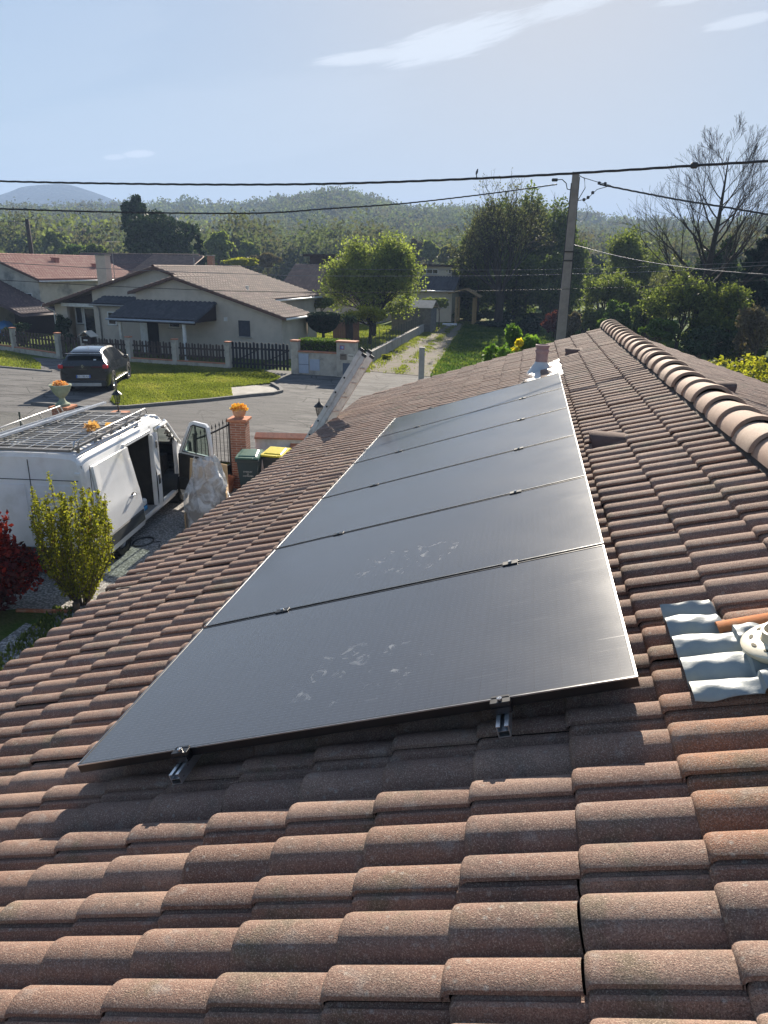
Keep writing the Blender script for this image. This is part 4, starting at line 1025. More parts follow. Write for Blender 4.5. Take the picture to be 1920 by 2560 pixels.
# seats, clutter, wheel, screens
b = MB()
for x in (.18, -.62): b.bbox(x, x+.46, 2.98, 3.42, .72, .86, .05); b.bbox(x, x+.46, 2.90, 3.05, .84, 1.42, .05); b.bbox(x+.12, x+.34, 2.91, 3.0, 1.44, 1.64, .04)
b.build('seat', pm('charcoal_seat_cloth', (.035, .035, .04), rough=.9), van)
b = MB(); b.bbox(.20, .52, 3.1, 3.40, .88, 1.02, .06); b.build('folded_jacket', pm('dusty_mauve_cloth', (.16, .11, .10), (.1, .08, .08), 20, .95), van)
V3, F3, m3 = van_shell(.004); Fw = []
for a in range(len(YS)-1):
    for j in range(m3-1):
        yc = (YS[a]+YS[a+1])/2; zc = (V3[a*m3+j][2]+V3[a*m3+j+1][2])/2; xc = (V3[a*m3+j][0]+V3[a*m3+j+1][0])/2
        if (zc > 1.30 and 3.42 < yc < 4.32 and abs(xc) < .80) or (xc < -.6 and 3.02 < yc < 3.9 and 1.12 < zc < 1.8-1.0*max(0, yc-3.5)): Fw.append(F3[a*(m3-1)+j])
b = MB(); b.add(V3, Fw); b.build('windscreen', M_GLS, van, True)
b = MB(); pr_ = [(0, 1.84), (.012, 1.86)]
for s_ in (1, -1): b.box(s_*.80-.02, s_*.80+.02, 2.95, 3.05, 1.3, 1.86)
b.build('pillar_trim', M_INT, van)
def wheel(parent, x, y, r, w_, side, rim, name='wheel'):
    M = XF(x, y, r, 0, 0, math.pi/2*side); b = MB()
    b.lathe([(r*.58, -w_/2), (r*.92, -w_/2), (r, -w_*.32), (r, w_*.32), (r*.92, w_/2), (r*.62, w_/2), (r*.58, w_*.40), (r*.58, -w_/2)], (0, 0, 0), 30, M)
    t = b.build(name, M_TYRE, parent, True, angle=35); b = MB()
    b.lathe([(0, w_*.30), (r*.16, w_*.30), (r*.20, w_*.22), (r*.5, w_*.20), (r*.57, w_*.36), (r*.60, w_*.40), (r*.58, w_*.1), (0, 0)], (0, 0, 0), 30, M)
    for i in range(5):
        a = i*2*math.pi/5; b.add(tr([(r*.14*math.cos(a-.5), r*.14*math.sin(a-.5), w_*.31), (r*.56*math.cos(a-.16), r*.56*math.sin(a-.16), w_*.40), (r*.56*math.cos(a+.16), r*.56*math.sin(a+.16), w_*.40), (r*.14*math.cos(a+.5), r*.14*math.sin(a+.5), w_*.31)], M), [(0, 1, 2, 3)])
    b.build('rim', rim, t, True, angle=30); return t
for x, y in ((.87, 1.0), (.87, 4.18)): wheel(van, x, y, .33, .21, 1, M_RIM)
for x, y in ((-.87, 1.0), (-.87, 4.18)): wheel(van, x, y, .33, .21, -1, M_RIM)
for s_ in (1, -1):
    b = MB(); b.tube([(s_*.895, 3.56, 1.93), (s_*.905, 3.72, 1.80), (s_*.925, 4.0, 1.53), (s_*.94, 4.22, 1.33)], .036, 8); b.tube([(s_*.80, 3.40, 2.03), (s_*.79, 3.75, 1.80), (s_*.80, 4.33, 1.33)], .035, 8); b.tube([(s_*.79, 3.40, 2.04), (0, 3.42, 2.06)], .03, 8)
    if s_ > 0: b.tube([(.93, 3.0, 1.87), (.925, 3.55, 1.90)], .03, 8)
    b.build('windscreen_pillar', M_PAINTW, van, True)
b = MB()
for y in (1.0, 4.18):
    for s_ in (-1, 1): b.lathe([(.385, -.16), (.385, .16)], (0, 0, 0), 20, XF(s_*.80, y, .33, 0, 0, math.pi/2), 0, 2*math.pi)
b.box(-.85, .85, .2, 4.9, .17, .29); b.build('underbody', M_BLK, van)
b = MB(); b.bbox(-.93, .93, -.10, .06, .26, .50, .04); b.build('rear_bumper', M_BLK, van)
b = MB(); b.bbox(-.88, .88, 5.0, 5.24, .28, .62, .05); b.build('front_bumper', M_BLK, van)
# rear doors: recessed seam lines, hinges, lamps
b = MB(); b.box(-.006, .006, -.006, -.001, .45, 2.0); b.box(-.80, .80, -.006, -.001, 1.66, 1.672)
b.build('door_seam', M_BLK, van)
for s_ in (-1, 1):
    b = MB(); b.prism([(s_*.10, .60), (s_*.72, .60), (s_*.75, 1.0), (s_*.75, 1.48), (s_*.66, 1.58), (s_*.10, 1.58)], -.012, -.001, 'y'); b.build('rear_door_panel', M_PAINTW, van)
    b = MB(); b.bbox(s_*.885-.035, s_*.885+.035, -.02, .05, .78, 1.22, .01); b.build('tail_lamp', pm('tail_lamp_red', (.45, .02, .02), rough=.2) if s_ < 0 else bpy.data.materials['tail_lamp_red'], van)
    for z in (.75, 1.35, 1.8): pass
b = MB()
for s_ in (-1, 1):
    for z in (.62, 1.75): b.bbox(s_*.80-.05, s_*.80+.05, -.022, .01, z, z+.05, .006)
b.build('hinge', M_PAINTW, van)
b = MB(); b.bbox(.78, .83, .0, .05, 1.32, 1.64, .01)
b = MB(); b.box(.80, .815, .15, 3.3, 2.052, 2.062); b.box(-.815, -.80, .15, 3.3, 2.052, 2.062); b.build('roof_gutter_seam', M_BLK, van)
for q_ in ((.962, .968, 3.0, 3.012, .36, 1.9), (.955, .9625, .10, .11, .45, 1.9), (.966, .972, 4.45, 4.46, .5, 1.15)): MB().box(*q_).build('panel_gap', M_BLK, van)
b = MB(); b.bbox(.958, .972, .28, .62, .60, .75, .004); b.build('side_trim', M_BLK, van)
# roof rack: rails, cross bars, mesh strips, side rails
M_RACK = pm('galvanised_rack', (.50, .51, .52), (.38, .38, .38), 12, .4, metal=.75); M_RACKD = pm('weathered_rack_tube', (.20, .20, .20), (.27, .26, .25), 12, .5, metal=.5)
rk = MB(); zb = 2.19
for x in (-.78, .78): rk.box(x-.018, x+.018, -.12, 2.86, zb-.02, zb+.02)
rk.box(-.78, .78, -.13, -.09, zb-.02, zb+.02); rk.box(-.78, .78, 2.83, 2.87, zb-.02, zb+.02)
rack = rk.build('roof_rack', M_RACKD, van)
for i in range(19):
    y = .0+i*.152; b = MB(); b.box(-.765, .765, y-.015, y+.015, zb-.012, zb+.008); b.build('slat', M_RACKD, rack)
for x in (-.50, -.24, .06, .33, .58):
    b = MB(); b.box(x-.008, x+.008, -.09, 2.83, zb+.009, zb+.016); b.build('stringer', M_RACK, rack)
for x in (-.86, .84):
    b = MB(); b.tube([(x, -.10, zb+.02), (x, -.05, zb+.13), (x, 2.78, zb+.13), (x, 2.86, zb+.02)], .014, 8)
    if x > 0: b.tube([(x+.06, .0, zb-.02), (x+.06, 2.84, zb-.02)], .013, 8)
    b.build('side_rail', M_RACK, rack, True)
    for i in range(5):
        b = MB(); y = .15+i*.62; b.tube([(x, y, zb+.13), (x*.93, y, zb)], .009, 6); b.box(x*.93-.02, x*.93+.02, y-.02, y+.02, zb-.10, zb-.02); b.build('bracket', M_RACKD, rack)
bx = MB()
for i in range(4): bx.box(-.74, .74, .25+i*.8, .29+i*.8, 2.10, zb-.02)
bx.build('cross_bar', M_BLK, rack)
# aluminium profiles lying lengthwise on the rack
MV = Matrix(van.matrix_world) if False else XF(-8.08, 7.81, GZ, VA)
for k_, (p, q, lab) in enumerate((((-.80, -.9, zb+.045), (-.26, 3.45, zb+.075), 'long white aluminium profile lying across the van roof rack'),
                                  ((-.93, -.9, zb+.045), (-.40, 3.05, zb+.070), 'second aluminium profile lying beside the longer one on the rack'))):
    d = Vector(q)-Vector(p); M = MV@Matrix.Translation(p)@d.to_track_quat('Y', 'Z').to_matrix().to_4x4(); b = MB(); L = d.length
    b.box(-.03, .03, 0, L, 0, .004, M); b.box(-.03, -.026, 0, L, .004, .04, M); b.box(.026, .03, 0, L, .004, .04, M); b.box(-.026, -.008, 0, L, .036, .04, M); b.box(.008, .026, 0, L, .036, .04, M)
    tag(b.build('aluminium_profile', pm('white_aluminium', (.78, .79, .80), rough=.3, metal=.4) if k_ == 0 else M_RACK), lab, 'profile', 'aluminium profiles on the van rack')
o = thing('dry_leaf_clump', 'clump of dry orange leaves caught on the van rack', 'dry leaves', tuple(tr([(.47, 1.35, zb+.03)], MV)[0]))
leaves('leaf_litter', np.random.RandomState(2).normal(size=(60, 3))*[.07, .08, .03]+[0, 0, .04], .07, leafmat('dry_orange_leaf', (.5, .25, .1), (.62, .38, .2)), o, 2, 1.5)
o = thing('jerrycan', 'white jerrycan with blue liquid standing in the van side opening', 'jerrycan', tuple(tr([(.74, 2.42, .362)], MV)[0]), VA)
b = MB(); b.bbox(-.10, .10, -.07, .07, 0, .10, .02); b.build('blue_liquid', pm('blue_washer_fluid', (.03, .25, .55), rough=.2), o)
b = MB(); b.bbox(-.102, .102, -.072, .072, .101, .24, .03); b.tube([(0, 0, .24), (0, 0, .28)], .025, 10); b.build('can_body', pm('milky_plastic', (.62, .68, .72), rough=.35), o)

# ---------------------------------------------------------------- ladder, wrapped cardboard, cable
M_LAD = pm('dirty_aluminium', (.60, .57, .53), (.50, .47, .43), 9, .5, .2, 60, .003, metal=.1, c3=(.28, .25, .22), s3=6)
lad = thing('extension_ladder', 'aluminium extension ladder leaning on the eaves of the tiled roof', 'ladder', (-5.20, 9.28, GZ)); 
lp, lt = np.array([-5.20, 9.28, GZ]), np.array([-2.98, 9.62, 3.37]); dd = lt-lp; LL = float(np.linalg.norm(dd)); dd /= LL
wv = np.array([.24, 1.0, 0.0]); wv -= wv.dot(dd)*dd; wv /= np.linalg.norm(wv); nv = np.cross(dd, wv)
ML = Matrix([[wv[0], dd[0], nv[0], 0], [wv[1], dd[1], nv[1], 0], [wv[2], dd[2], nv[2], 0], [0, 0, 0, 1]])  # x across, y along, z out of the ladder
hm = pm('ladder_hole_dark', (.02, .02, .02))
for sec, (z0, y0, y1, hw) in enumerate(((-.0, 0, LL, .19), (-.081, .25, LL-.05, .186))):
    for s_ in (-1, 1):
        b = MB(); b.bbox(s_*hw-.013, s_*hw+.013, y0, y1, z0-.040, z0+.040, .004, ML); st = b.build('stile', M_LAD, lad)
        b = MB(); b.bbox(s_*hw-.017, s_*hw+.017, y1-.002, y1+.05, z0-.044, z0+.044, .010, ML); b.build('end_cap', M_BLK, st)
    nn_ = int((y1-y0)/.28)
    for i in range(nn_):
        y = y0+.16+i*.28; b = MB(); b.tube([tr([(-hw, y, z0)], ML)[0], tr([(hw, y, z0)], ML)[0]], .014, 8); b.build('rung', M_LAD, lad)
        if sec == 1 or True:
            pass
b = MB()
for i in range(int((LL-.2)/.28)):
    for s_ in (-1,):
        y = .16+i*.28; p = tr([(s_*(.19+.0135), y, 0), (s_*(.19+.0155), y, 0)], ML); b.tube([p[0], p[1]], .017, 10)
b.build('rivet_hole', hm, lad)
o = thing('cardboard_packing', 'torn cardboard packing wrapped in clear plastic film beside the open van door', 'packaging', (-6.45, 10.75, GZ), R_(20))
M_CARD = pm('brown_cardboard', (.50, .36, .22), (.44, .31, .18), 6, .85)
b = MB(); b.box(-.42, .42, -.32, .32, 0, .02); b.box(-.42, -.40, -.32, .32, .02, .34); b.box(.40, .42, -.32, .32, .02, .75)
b.add([(-.42, .32, .02), (.42, .32, .02), (.42, .34, 1.15), (-.30, .36, 1.30), (-.42, .30, .02), (.42, .30, .02), (.42, .32, 1.15), (-.30, .34, 1.30)], [(0, 1, 2, 3), (7, 6, 5, 4), (0, 4, 5, 1), (1, 5, 6, 2), (2, 6, 7, 3), (3, 7, 4, 0)])
b.add([(-.42, -.32, .02), (.1, -.32, .02), (.25, -.62, .10), (-.35, -.66, .08)], [(0, 1, 2, 3)])
b.build('cardboard', M_CARD, o)
def filmmat():
    k = NT('clear_stretch_film'); k.col((.88, .90, .92)); k.set(Roughness=.16, Specular_IOR_Level=.9); t = k.n('ShaderNodeBsdfTransparent'); t.inputs[0].default_value = (.95, .96, .97, 1)
    ms = k.n('ShaderNodeMixShader'); k.l(k.ramp(k.noise(3.5, 3, .6, dist=1.2), [(.42, .62), (.6, .08)]), ms.inputs[0]); k.l(k.b.outputs[0], ms.inputs[1]); k.l(t.outputs[0], ms.inputs[2]); k.l(ms.outputs[0], k.o.inputs[0])
    k.bump(k.noise(14, 5, .7, dist=2), 1.0, .06); return k.m
r = np.random.RandomState(4); nu, nv = 30, 34; V = []
for i in range(nu):
    for j in range(nv):
        t = j/(nv-1); a = -2.6+3.4*i/(nu-1)
        R1 = .50-.30*t**1.6; V.append((R1*math.cos(a)*1.05+.03*math.sin(7*a+9*t)+.02*math.sin(17*a-5*t), R1*math.sin(a)*.8+.03*math.sin(11*t+3*a)+.10*t, .03+1.38*t+.02*math.sin(9*a)))
F = [(i*nv+j, (i+1)*nv+j, (i+1)*nv+j+1, i*nv+j+1) for i in range(nu-1) for j in range(nv-1)]
b = MB(); b.add(V, F); b.build('plastic_film', filmmat(), o, True)
o = thing('cable_coil', 'thin black cable coiled on the gravel beside the van', 'cable', (-7.22, 9.55, GZ)); b = MB(); rr = random.Random(3)
pts = [(.17*math.cos(a)*(1+.08*math.sin(a*.37)), .24*math.sin(a)*(1+.08*math.cos(a*.41)), .012+.006*math.sin(a*1.3)) for a in np.linspace(0, 5*2*math.pi, 130)]+[(.3, .1, .01), (.42, -.2, .01)]
b.tube(pts, .007, 6); b.build('cable', M_BLK, o, True)
b = MB(); b.lathe([(0, 0), (.04, 0), (.045, .012), (.02, .03), (0, .03)], (-6.72, 10.22, GZ+.004), 10); tag(b.build('dropped_glove', M_BLK), 'small black scrap lying on the sunlit gravel', 'scrap')

# ---------------------------------------------------------------- parked car
M_CARP = pm('dark_green_grey_paint', (.010, .013, .017), (.008, .011, .014), 3, .25, spec=.5, Coat_Weight=.5, metal=.1)
M_CROOF = pm('silver_blue_roof_paint', (.05, .06, .075), rough=.2, metal=.5, spec=.8, Coat_Weight=1.0)
M_DGL = pm('dark_tinted_glass', (.008, .01, .012), rough=.05, spec=.9)
car = thing('parked_car', 'dark compact crossover car parked on the driveway seen from behind', 'car', (-16.62, 22.55, 0), R_(17.5))
# body as a loft of cross sections from tail (y=0) to nose
CY = [0, .05, .14, .30, .55, .80, 1.10, 1.5, 2.0, 2.5, 2.85, 3.15, 3.5, 3.85, 4.10, 4.20, 4.23]
CB = [.98, 1.02, 1.05, 1.06, 1.06, 1.05, 1.04, 1.03, 1.02, 1.01, 1.0, .99, .95, .88, .80, .70, .60]   # belt height
CT = [.99, 1.05, 1.13, 1.28, 1.45, 1.52, 1.555, 1.57, 1.565, 1.52, 1.40, 1.22, 1.00, .90, .82, .72, .62]  # roof / bonnet height
CW = [.80, .86, .885, .90, .905, .90, .895, .89, .89, .89, .895, .90, .90, .87, .78, .66, .55]
def car_sec(i):
    w_, bh, th = CW[i], CB[i], CT[i]; k = (th-bh); tw = w_*(.86 if k < .2 else .86-.26*min(1, k/.5))
    z = [.24, .30, .45, .60, .75, .88, bh]; f = [.94, .97, .99, 1.0, .995, .975, .945]
    s_ = [(w_*a, c) for a, c in zip(f, z)]
    s_ += [(w_*.945+(tw-w_*.945)*t, bh+k*.90*t) for t in (.33, .66, .95)]
    s_ += [(tw*.93, bh+k*.975), (tw*.7, th-.004), (tw*.35, th), (0, th+.004)]
    return s_+[(-x, z_) for x, z_ in s_[:-1][::-1]]
secs = [car_sec(i) for i in range(len(CY))]
# resample along the length for smooth shapes
yy = np.linspace(0, 4.23, 70); S0 = np.array(secs); m = S0.shape[1]
from_ = np.array(CY); S1 = np.empty((len(yy), m, 2))
for j in range(m):
    for c in (0, 1): S1[:, j, c] = np.interp(yy, from_, S0[:, j, c])
V = [(S1[a, j, 0], yy[a], S1[a, j, 1]) for a in range(len(yy)) for j in range(m)]
FB, FG, FR = [], [], []
for a in range(len(yy)-1):
    for j in range(m-1):
        p = np.mean([V[a*m+j], V[a*m+j+1], V[(a+1)*m+j+1], V[(a+1)*m+j]], 0); x, y, z = p
        if z < .72 and any((y-wy)**2+(z-.34)**2 < .39**2 for wy in (.80, 3.38)) and abs(x) > .5: continue
        f = (a*m+j, a*m+j+1, (a+1)*m+j+1, (a+1)*m+j)
        jj = min(j, m-2-j); bh = np.interp(y, CY, CB); th = np.interp(y, CY, CT)
        side = 6 <= jj <= 8
        if side and .62 < y < 2.95 and z < th-.055 and not (1.42 < y < 1.50): FG.append(f)
        elif jj >= 9 and .10 < y < .62: FG.append(f)                                   # rear screen
        elif jj >= 9 and 2.55 < y < 3.35 : FG.append(f)                              # windscreen
        elif jj >= 10 and .6 <= y < 2.6: FR.append(f)
        else: FB.append(f)
b = MB(); b.add(V, FB); b.add([V[j] for j in range(m)], [tuple(range(m))]); b.add([V[(len(yy)-1)*m+j] for j in range(m)], [tuple(range(m))])
b.build('body', M_CARP, car, True, angle=35)
b = MB(); b.add(V, FR); b.build('roof', M_CROOF, car, True, angle=40)
b = MB(); b.add(V, FG); b.build('windows', M_DGL, car, True, angle=40)
CWM = pm('alloy_wheel_silver', (.6, .6, .62), rough=.3, metal=.8)
for x, y, s_ in ((.79, .80, 1), (.79, 3.38, 1), (-.79, .80, -1), (-.79, 3.38, -1)): wheel(car, x, y, .34, .22, s_, CWM)
b = MB()
for y in (.80, 3.38):
    for s_ in (-1, 1):
        b.lathe([(.40, -.12), (.40, .115), (.355, .125), (.355, -.12)], (0, 0, 0), 28, XF(s_*.78, y, .34, 0, 0, math.pi/2*s_))
b.box(-.8, .8, .25, 4.0, .18, .25); b.build('wheel_arch', M_BLK, car, True, angle=40)
b = MB(); b.bbox(-.80, .80, -.045, .12, .24, .46, .04); b.build('rear_bumper', M_BLK, car)
b = MB(); b.bbox(-.62, .62, -.06, -.04, .25, .37, .008); b.build('skid_plate', pm('satin_silver_trim', (.42, .43, .44), rough=.35, metal=.5), car)
b = MB(); b.bbox(-.66, .66, .18, .40, 1.40, 1.425, .008, XF(0, 0, 0)@Matrix.Identity(4)); b.build('spoiler', M_CARP, car)
for s_ in (-1, 1):
    b = MB(); b.bbox(s_*.80-.09, s_*.80+.09, -.03, .16, .90, 1.04, .02); b.build('tail_light', pm('car_tail_red', (.55, .015, .03), rough=.15, spec=.8) if s_ < 0 else bpy.data.materials['car_tail_red'], car)
    b = MB(); b.bbox(min(s_*.30, s_*.70), max(s_*.30, s_*.70), -.028, -.0, .93, .99, .008); b.build('light_bar', bpy.data.materials.get('smoked_lens') or pm('smoked_lens', (.05, .01, .015), rough=.15), car)
    b = MB(); b.bbox(s_*1.0-.09, s_*1.0+.07, 2.60, 2.74, .98, 1.12, .03); b.build('wing_mirror', M_CARP, car)
b = MB(); b.bbox(.93*.97, .925, .9, 2.95, .33, .37, .008); b.build('sill_trim', bpy.data.materials['satin_silver_trim'], car)
b = MB(); b.tube([(0, 1.02, 1.545), (0, .86, 1.72)], .004, 5); b.lathe([(.02, 0), (.008, .03), (0, .03)], (0, 1.03, 1.54), 10); b.build('aerial', M_BLK, car)
# diamond badge, boot lettering, number plate
b = MB(); o_, i_ = (.050, .072), (.026, .042); zc = .985
V = [(0, -.032, zc+o_[1]), (o_[0], -.032, zc), (0, -.032, zc-o_[1]), (-o_[0], -.032, zc), (0, -.032, zc+i_[1]), (i_[0], -.032, zc), (0, -.032, zc-i_[1]), (-i_[0], -.032, zc)]
V += [(x, -.045, z) for x, y, z in V]; b.add(V, [(i, (i+1) % 4, 4+(i+1) % 4, 4+i) for i in range(4)]+[(8+i, 12+i, 12+(i+1) % 4, 8+(i+1) % 4) for i in range(4)]+[(i, 8+i, 8+(i+1) % 4, (i+1) % 4) for i in range(4)]+[(4+i, 4+(i+1) % 4, 12+(i+1) % 4, 12+i) for i in range(4)])
b.build('badge', M_CHROME, car)
def text(txt, size, mat, parent, loc, rot=(math.pi/2, 0, 0), ext=.001, name='lettering', space=1.0):
    cu = bpy.data.curves.new(name, 'FONT'); cu.body = txt; cu.size = size; cu.align_x = 'CENTER'; cu.align_y = 'CENTER'; cu.extrude = ext; cu.space_character = space
    to = bpy.data.objects.new(name, cu); me = bpy.data.meshes.new_from_object(to); bpy.data.objects.remove(to); me.materials.append(mat)
    o = link(name, me, parent, loc); o.rotation_euler = rot; return o
text('CAPTUR', .05, M_CHROME, car, (0, -.034, .875), space=1.7)
b = MB(); b.bbox(-.26, .26, -.056, -.046, .56, .67, .002); pl_ = b.build('number_plate', pm('plate_white', (.72, .74, .76), rough=.4), car)
b = MB(); b.box(-.26, -.215, -.059, -.0565, .56, .67); b.box(.215, .26, -.059, -.0565, .56, .67); b.build('plate_band', pm('plate_blue', (.02, .10, .42), rough=.4), pl_)
text('GS-190-AK', .092, pm('plate_black', (.015, .015, .02), rough=.5), pl_, (0, -.0575, .613))
b = MB(); b.bbox(.36, .46, -.001, .001, -.02, .03, .0005, XF(0, .20, 1.20, 0, R_(-42))); b.build('window_sticker', bpy.data.materials['plate_white'], car)
# ---------------------------------------------------------------- the houses across the street
HO = np.array([-23.186, 35.408]); HD = np.array([.99202, -.12610]); HN = np.array([.12610, .99202]); HA = math.atan2(HD[1], HD[0])
def HW(s, t, z=0, o=HO): p = o+s*HD+t*HN; return (float(p[0]), float(p[1]), z)
def roofmat(name, a, b, c, og=(.3, .2, .15)):
    k = NT(name); cc = k.mix(k.noise(1.4, 4), a, b); v = k.vor(3.3, out='Color', src=k.map((1, 1, .4))); s3 = k.n('ShaderNodeSeparateColor'); k.l(v, s3.inputs[0])
    cc = k.mix(k.ramp(s3.outputs[0], [(.5, 0), (.9, .55)]), cc, c); cc = k.mix(k.ramp(k.noise(7, 4), [(.55, 0), (.7, .4)]), cc, og); k.col(cc); k.set(Roughness=.82); return k.m
M_RBRN = roofmat('brown_mottled_roof_tile', (.20, .135, .105), (.155, .105, .085), (.27, .18, .14))
M_RRED = roofmat('red_mottled_roof_tile', (.36, .155, .115), (.29, .12, .09), (.44, .24, .18), (.2, .12, .1))
M_RDRK = roofmat('slate_blue_roof_tile', (.045, .047, .058), (.035, .036, .045), (.07, .07, .08), (.1, .1, .1))
M_RDB = roofmat('dark_brown_roof_tile', (.085, .055, .055), (.065, .042, .044), (.12, .08, .075))
M_CRM1 = pm('pale_roughcast', (.52, .46, .39), (.47, .415, .35), 2.2, .92, .5, 60, .006, c3=(.40, .35, .30), s3=.8)
M_CRM2 = pm('streaked_roughcast', (.50, .47, .40), (.44, .41, .35), 2.5, .92, c3=(.22, .22, .20), s3=1.1)
M_FASC = pm('white_fascia', (.66, .66, .64), rough=.5); M_WDRK = pm('dark_stained_wood', (.045, .028, .026), (.03, .02, .02), 12, .7)
M_WIN = pm('dark_window_pane', (.012, .015, .02), rough=.06, spec=.8); M_SHUT = pm('slate_shutter', (.06, .065, .085), rough=.6)
def roofplane(name, s0, z0, s1, z1, t0, t1, mat, parent, th=.09, amp=.035, M=None, axis='t'):
    """tiled slope between an upper and a lower edge; rolls run down the slope. axis 't': ridge along t, 's': ridge along s"""
    L = math.hypot(s1-s0, z1-z0); nc = max(3, int(L/.34)); us = []; st = []
    for i in range(nc): us += [i/nc+.0008, (i+1)/nc-.0008]; st += [0, .05]
    us = np.array(us); st = np.array(st); W = abs(t1-t0); nr = max(4, int(W/.26)); vs = np.linspace(0, 1, nr*6+1)
    ph = np.mod(vs*nr, 1)*6; rl = amp*np.array([np.interp(x, [0, 1, 2, 3, 4, 5, 6], [0, .62, .95, .95, .62, 0, 0]) for x in ph])
    U, Vv = np.meshgrid(us, vs, indexing='ij'); Z = z0+(z1-z0)*U+rl[None, :]+st[:, None]; A = s0+(s1-s0)*U; B = t0+(t1-t0)*Vv
    P = np.stack([A.ravel(), B.ravel(), Z.ravel()], 1) if axis == 't' else np.stack([B.ravel(), A.ravel(), Z.ravel()], 1)
    n1, n2 = len(us), len(vs); i, j = np.meshgrid(np.arange(n1-1), np.arange(n2-1), indexing='ij'); a = (i*n2+j).ravel()
    F = np.stack([a, a+1, a+n2+1, a+n2], 1); 
    # underside slab joined to the same part
    q = [(s0, t0, z0-.02), (s1, t0, z1-.02), (s1, t1, z1-.02), (s0, t1, z0-.02), (s0, t0, z0-th), (s1, t0, z1-th), (s1, t1, z1-th), (s0, t1, z0-th)]
    if axis != 't': q = [(b_, a_, z_) for a_, b_, z_ in q]
    n0 = len(P); P = np.concatenate([P, np.array(q)]); F2 = np.array([(4, 5, 6, 7), (0, 4, 5, 1), (1, 5, 6, 2), (2, 6, 7, 3), (3, 7, 4, 0), (0, 1, 2, 3)])+n0
    return raw(name, P, np.concatenate([F, F2]), mat, parent)
def ridgecaps(parent, s, z, t0, t1, mat, axis='t', r_=.10):
    n = max(2, int(abs(t1-t0)/.38)); V = []; F = []; na = 7
    for k in range(n):
        a0 = t0+(t1-t0)*k/n; a1 = t0+(t1-t0)*(k+1)/n; o = len(V)
        for a, rr in ((a0, r_*1.12), (a1, r_*.92)):
            for j in range(na):
                th = math.pi*j/(na-1); p = (s+rr*math.cos(th), a, z+rr*.8*math.sin(th)); V.append(p if axis == 't' else (p[1], p[0], p[2]))
        F += [(o+j, o+j+1, o+na+j+1, o+na+j) for j in range(na-1)]
    return raw('ridge_cap', V, np.array(F), mat, parent)
def window(parent, s0, s1, z0, z1, t=-.002, frame=M_FASC, pane=M_WIN, sill=True, face=-1, mull=1):
    """window set in a wall whose outside faces -t: frame, pane, sill"""
    b = MB(); w_ = .05; y0, y1 = t-.035, t+.02
    b.box(s0, s1, y0, y1, z0, z0+w_); b.box(s0, s1, y0, y1, z1-w_, z1); b.box(s0, s0+w_, y0, y1, z0+w_, z1-w_); b.box(s1-w_, s1, y0, y1, z0+w_, z1-w_)
    for i in range(1, mull): x = s0+(s1-s0)*i/mull; b.box(x-w_/2, x+w_/2, y0, y1, z0+w_, z1-w_)
    f = b.build('window', frame, parent); MB().box(s0+w_, s1-w_, t-.012, t-.006, z0+w_, z1-w_).build('pane', pane, f)
    if sill: MB().box(s0-.06, s1+.06, t-.09, t+.02, z0-.06, z0-.001).build('sill', M_CONC, f)
    return f
def gable(parent, sl, sr, sp, zp, m, t0, t1, roofm, wallm, oh=.3, ovf=.25, zb=-.5, wl=None, wr=None, cap=True, th=.09):
    """walls and two slopes; ridge along t at s=sp"""
    wl = sl+oh if wl is None else wl; wr = sr-oh if wr is None else wr
    zf = lambda s: zp-m*abs(s-sp)
    b = MB(); pts = [(wl, zb), (wr, zb), (wr, zf(wr)-.1), (sp, zp-.1), (wl, zf(wl)-.1)]
    b.prism(pts, t0, t1-.05, 'y'); b.build('wall', wallm, parent)
    roofplane('roof', sp, zp, sl, zf(sl), t0-ovf, t1, roofm, parent, th); roofplane('roof', sp, zp, sr, zf(sr), t0-ovf, t1, roofm, parent, th)
    if cap: ridgecaps(parent, sp, zp+.02, t0-ovf, t1, roofm)
    # barge board along the front verge
    b = MB(); y = t0-ovf
    b.prism([(sl, zf(sl)-.12), (sp, zp-.12), (sr, zf(sr)-.12), (sr, zf(sr)+.03), (sp, zp+.03), (sl, zf(sl)+.03)], y-.025, y-.001, 'y'); b.build('barge_board', M_BARGE, parent)
M_BARGE = pm('brown_verge_tile', (.14, .085, .07), (.10, .06, .05), 10, .85)
nh = thing('neighbour_house', 'low pale house with brown tiled gables and slate blue porch roof behind the fence', 'house', HW(0, 0), HA)
gable(nh, 1.62, 10.95, 4.49, 4.0, .292, 0, 3.3, M_RBRN, M_CRM1, .38, .25, wl=1.95)
gable(nh, -6.0, 7.85, 1.96, 4.47, .288, 2, 11.6, M_RBRN, M_CRM1, .35, .28, wl=-2.55)
b = MB(); b.box(-5.6, -4.72, 2.3, 2.5, -.5, 2.25); b.box(-4.72, -2.55, 2.9, 3.1, -.5, 2.3); b.box(-5.6, -5.4, 2.5, 8, -.5, 2.25); b.build('porch_wall', M_CRM1, nh)
b = MB(); b.prism([(-4.9, 2.34), (-2.56, 2.34), (-2.56, 2.98), (-4.9, 2.36)], 2.22, 2.3, 'y'); b.build('gable_boarding', M_WDRK, nh)
MB().bbox(-4.95, -2.5, 2.10, 2.215, 2.14, 2.34, .01).build('porch_fascia', M_FASC, nh)
window(nh, -4.62, -4.12, 1.1, 2.1, 2.898)
b = MB(); b.box(-4.05, -3.95, 2.86, 2.9, 0, 2.1); b.box(-3.03, -2.93, 2.86, 2.9, 0, 2.1); b.box(-3.95, -3.03, 2.86, 2.9, 2.0, 2.1); d_ = b.build('door', M_FASC, nh)
MB().box(-3.95, -3.03, 2.885, 2.895, 0, 2.0).build('pane', M_WIN, d_)
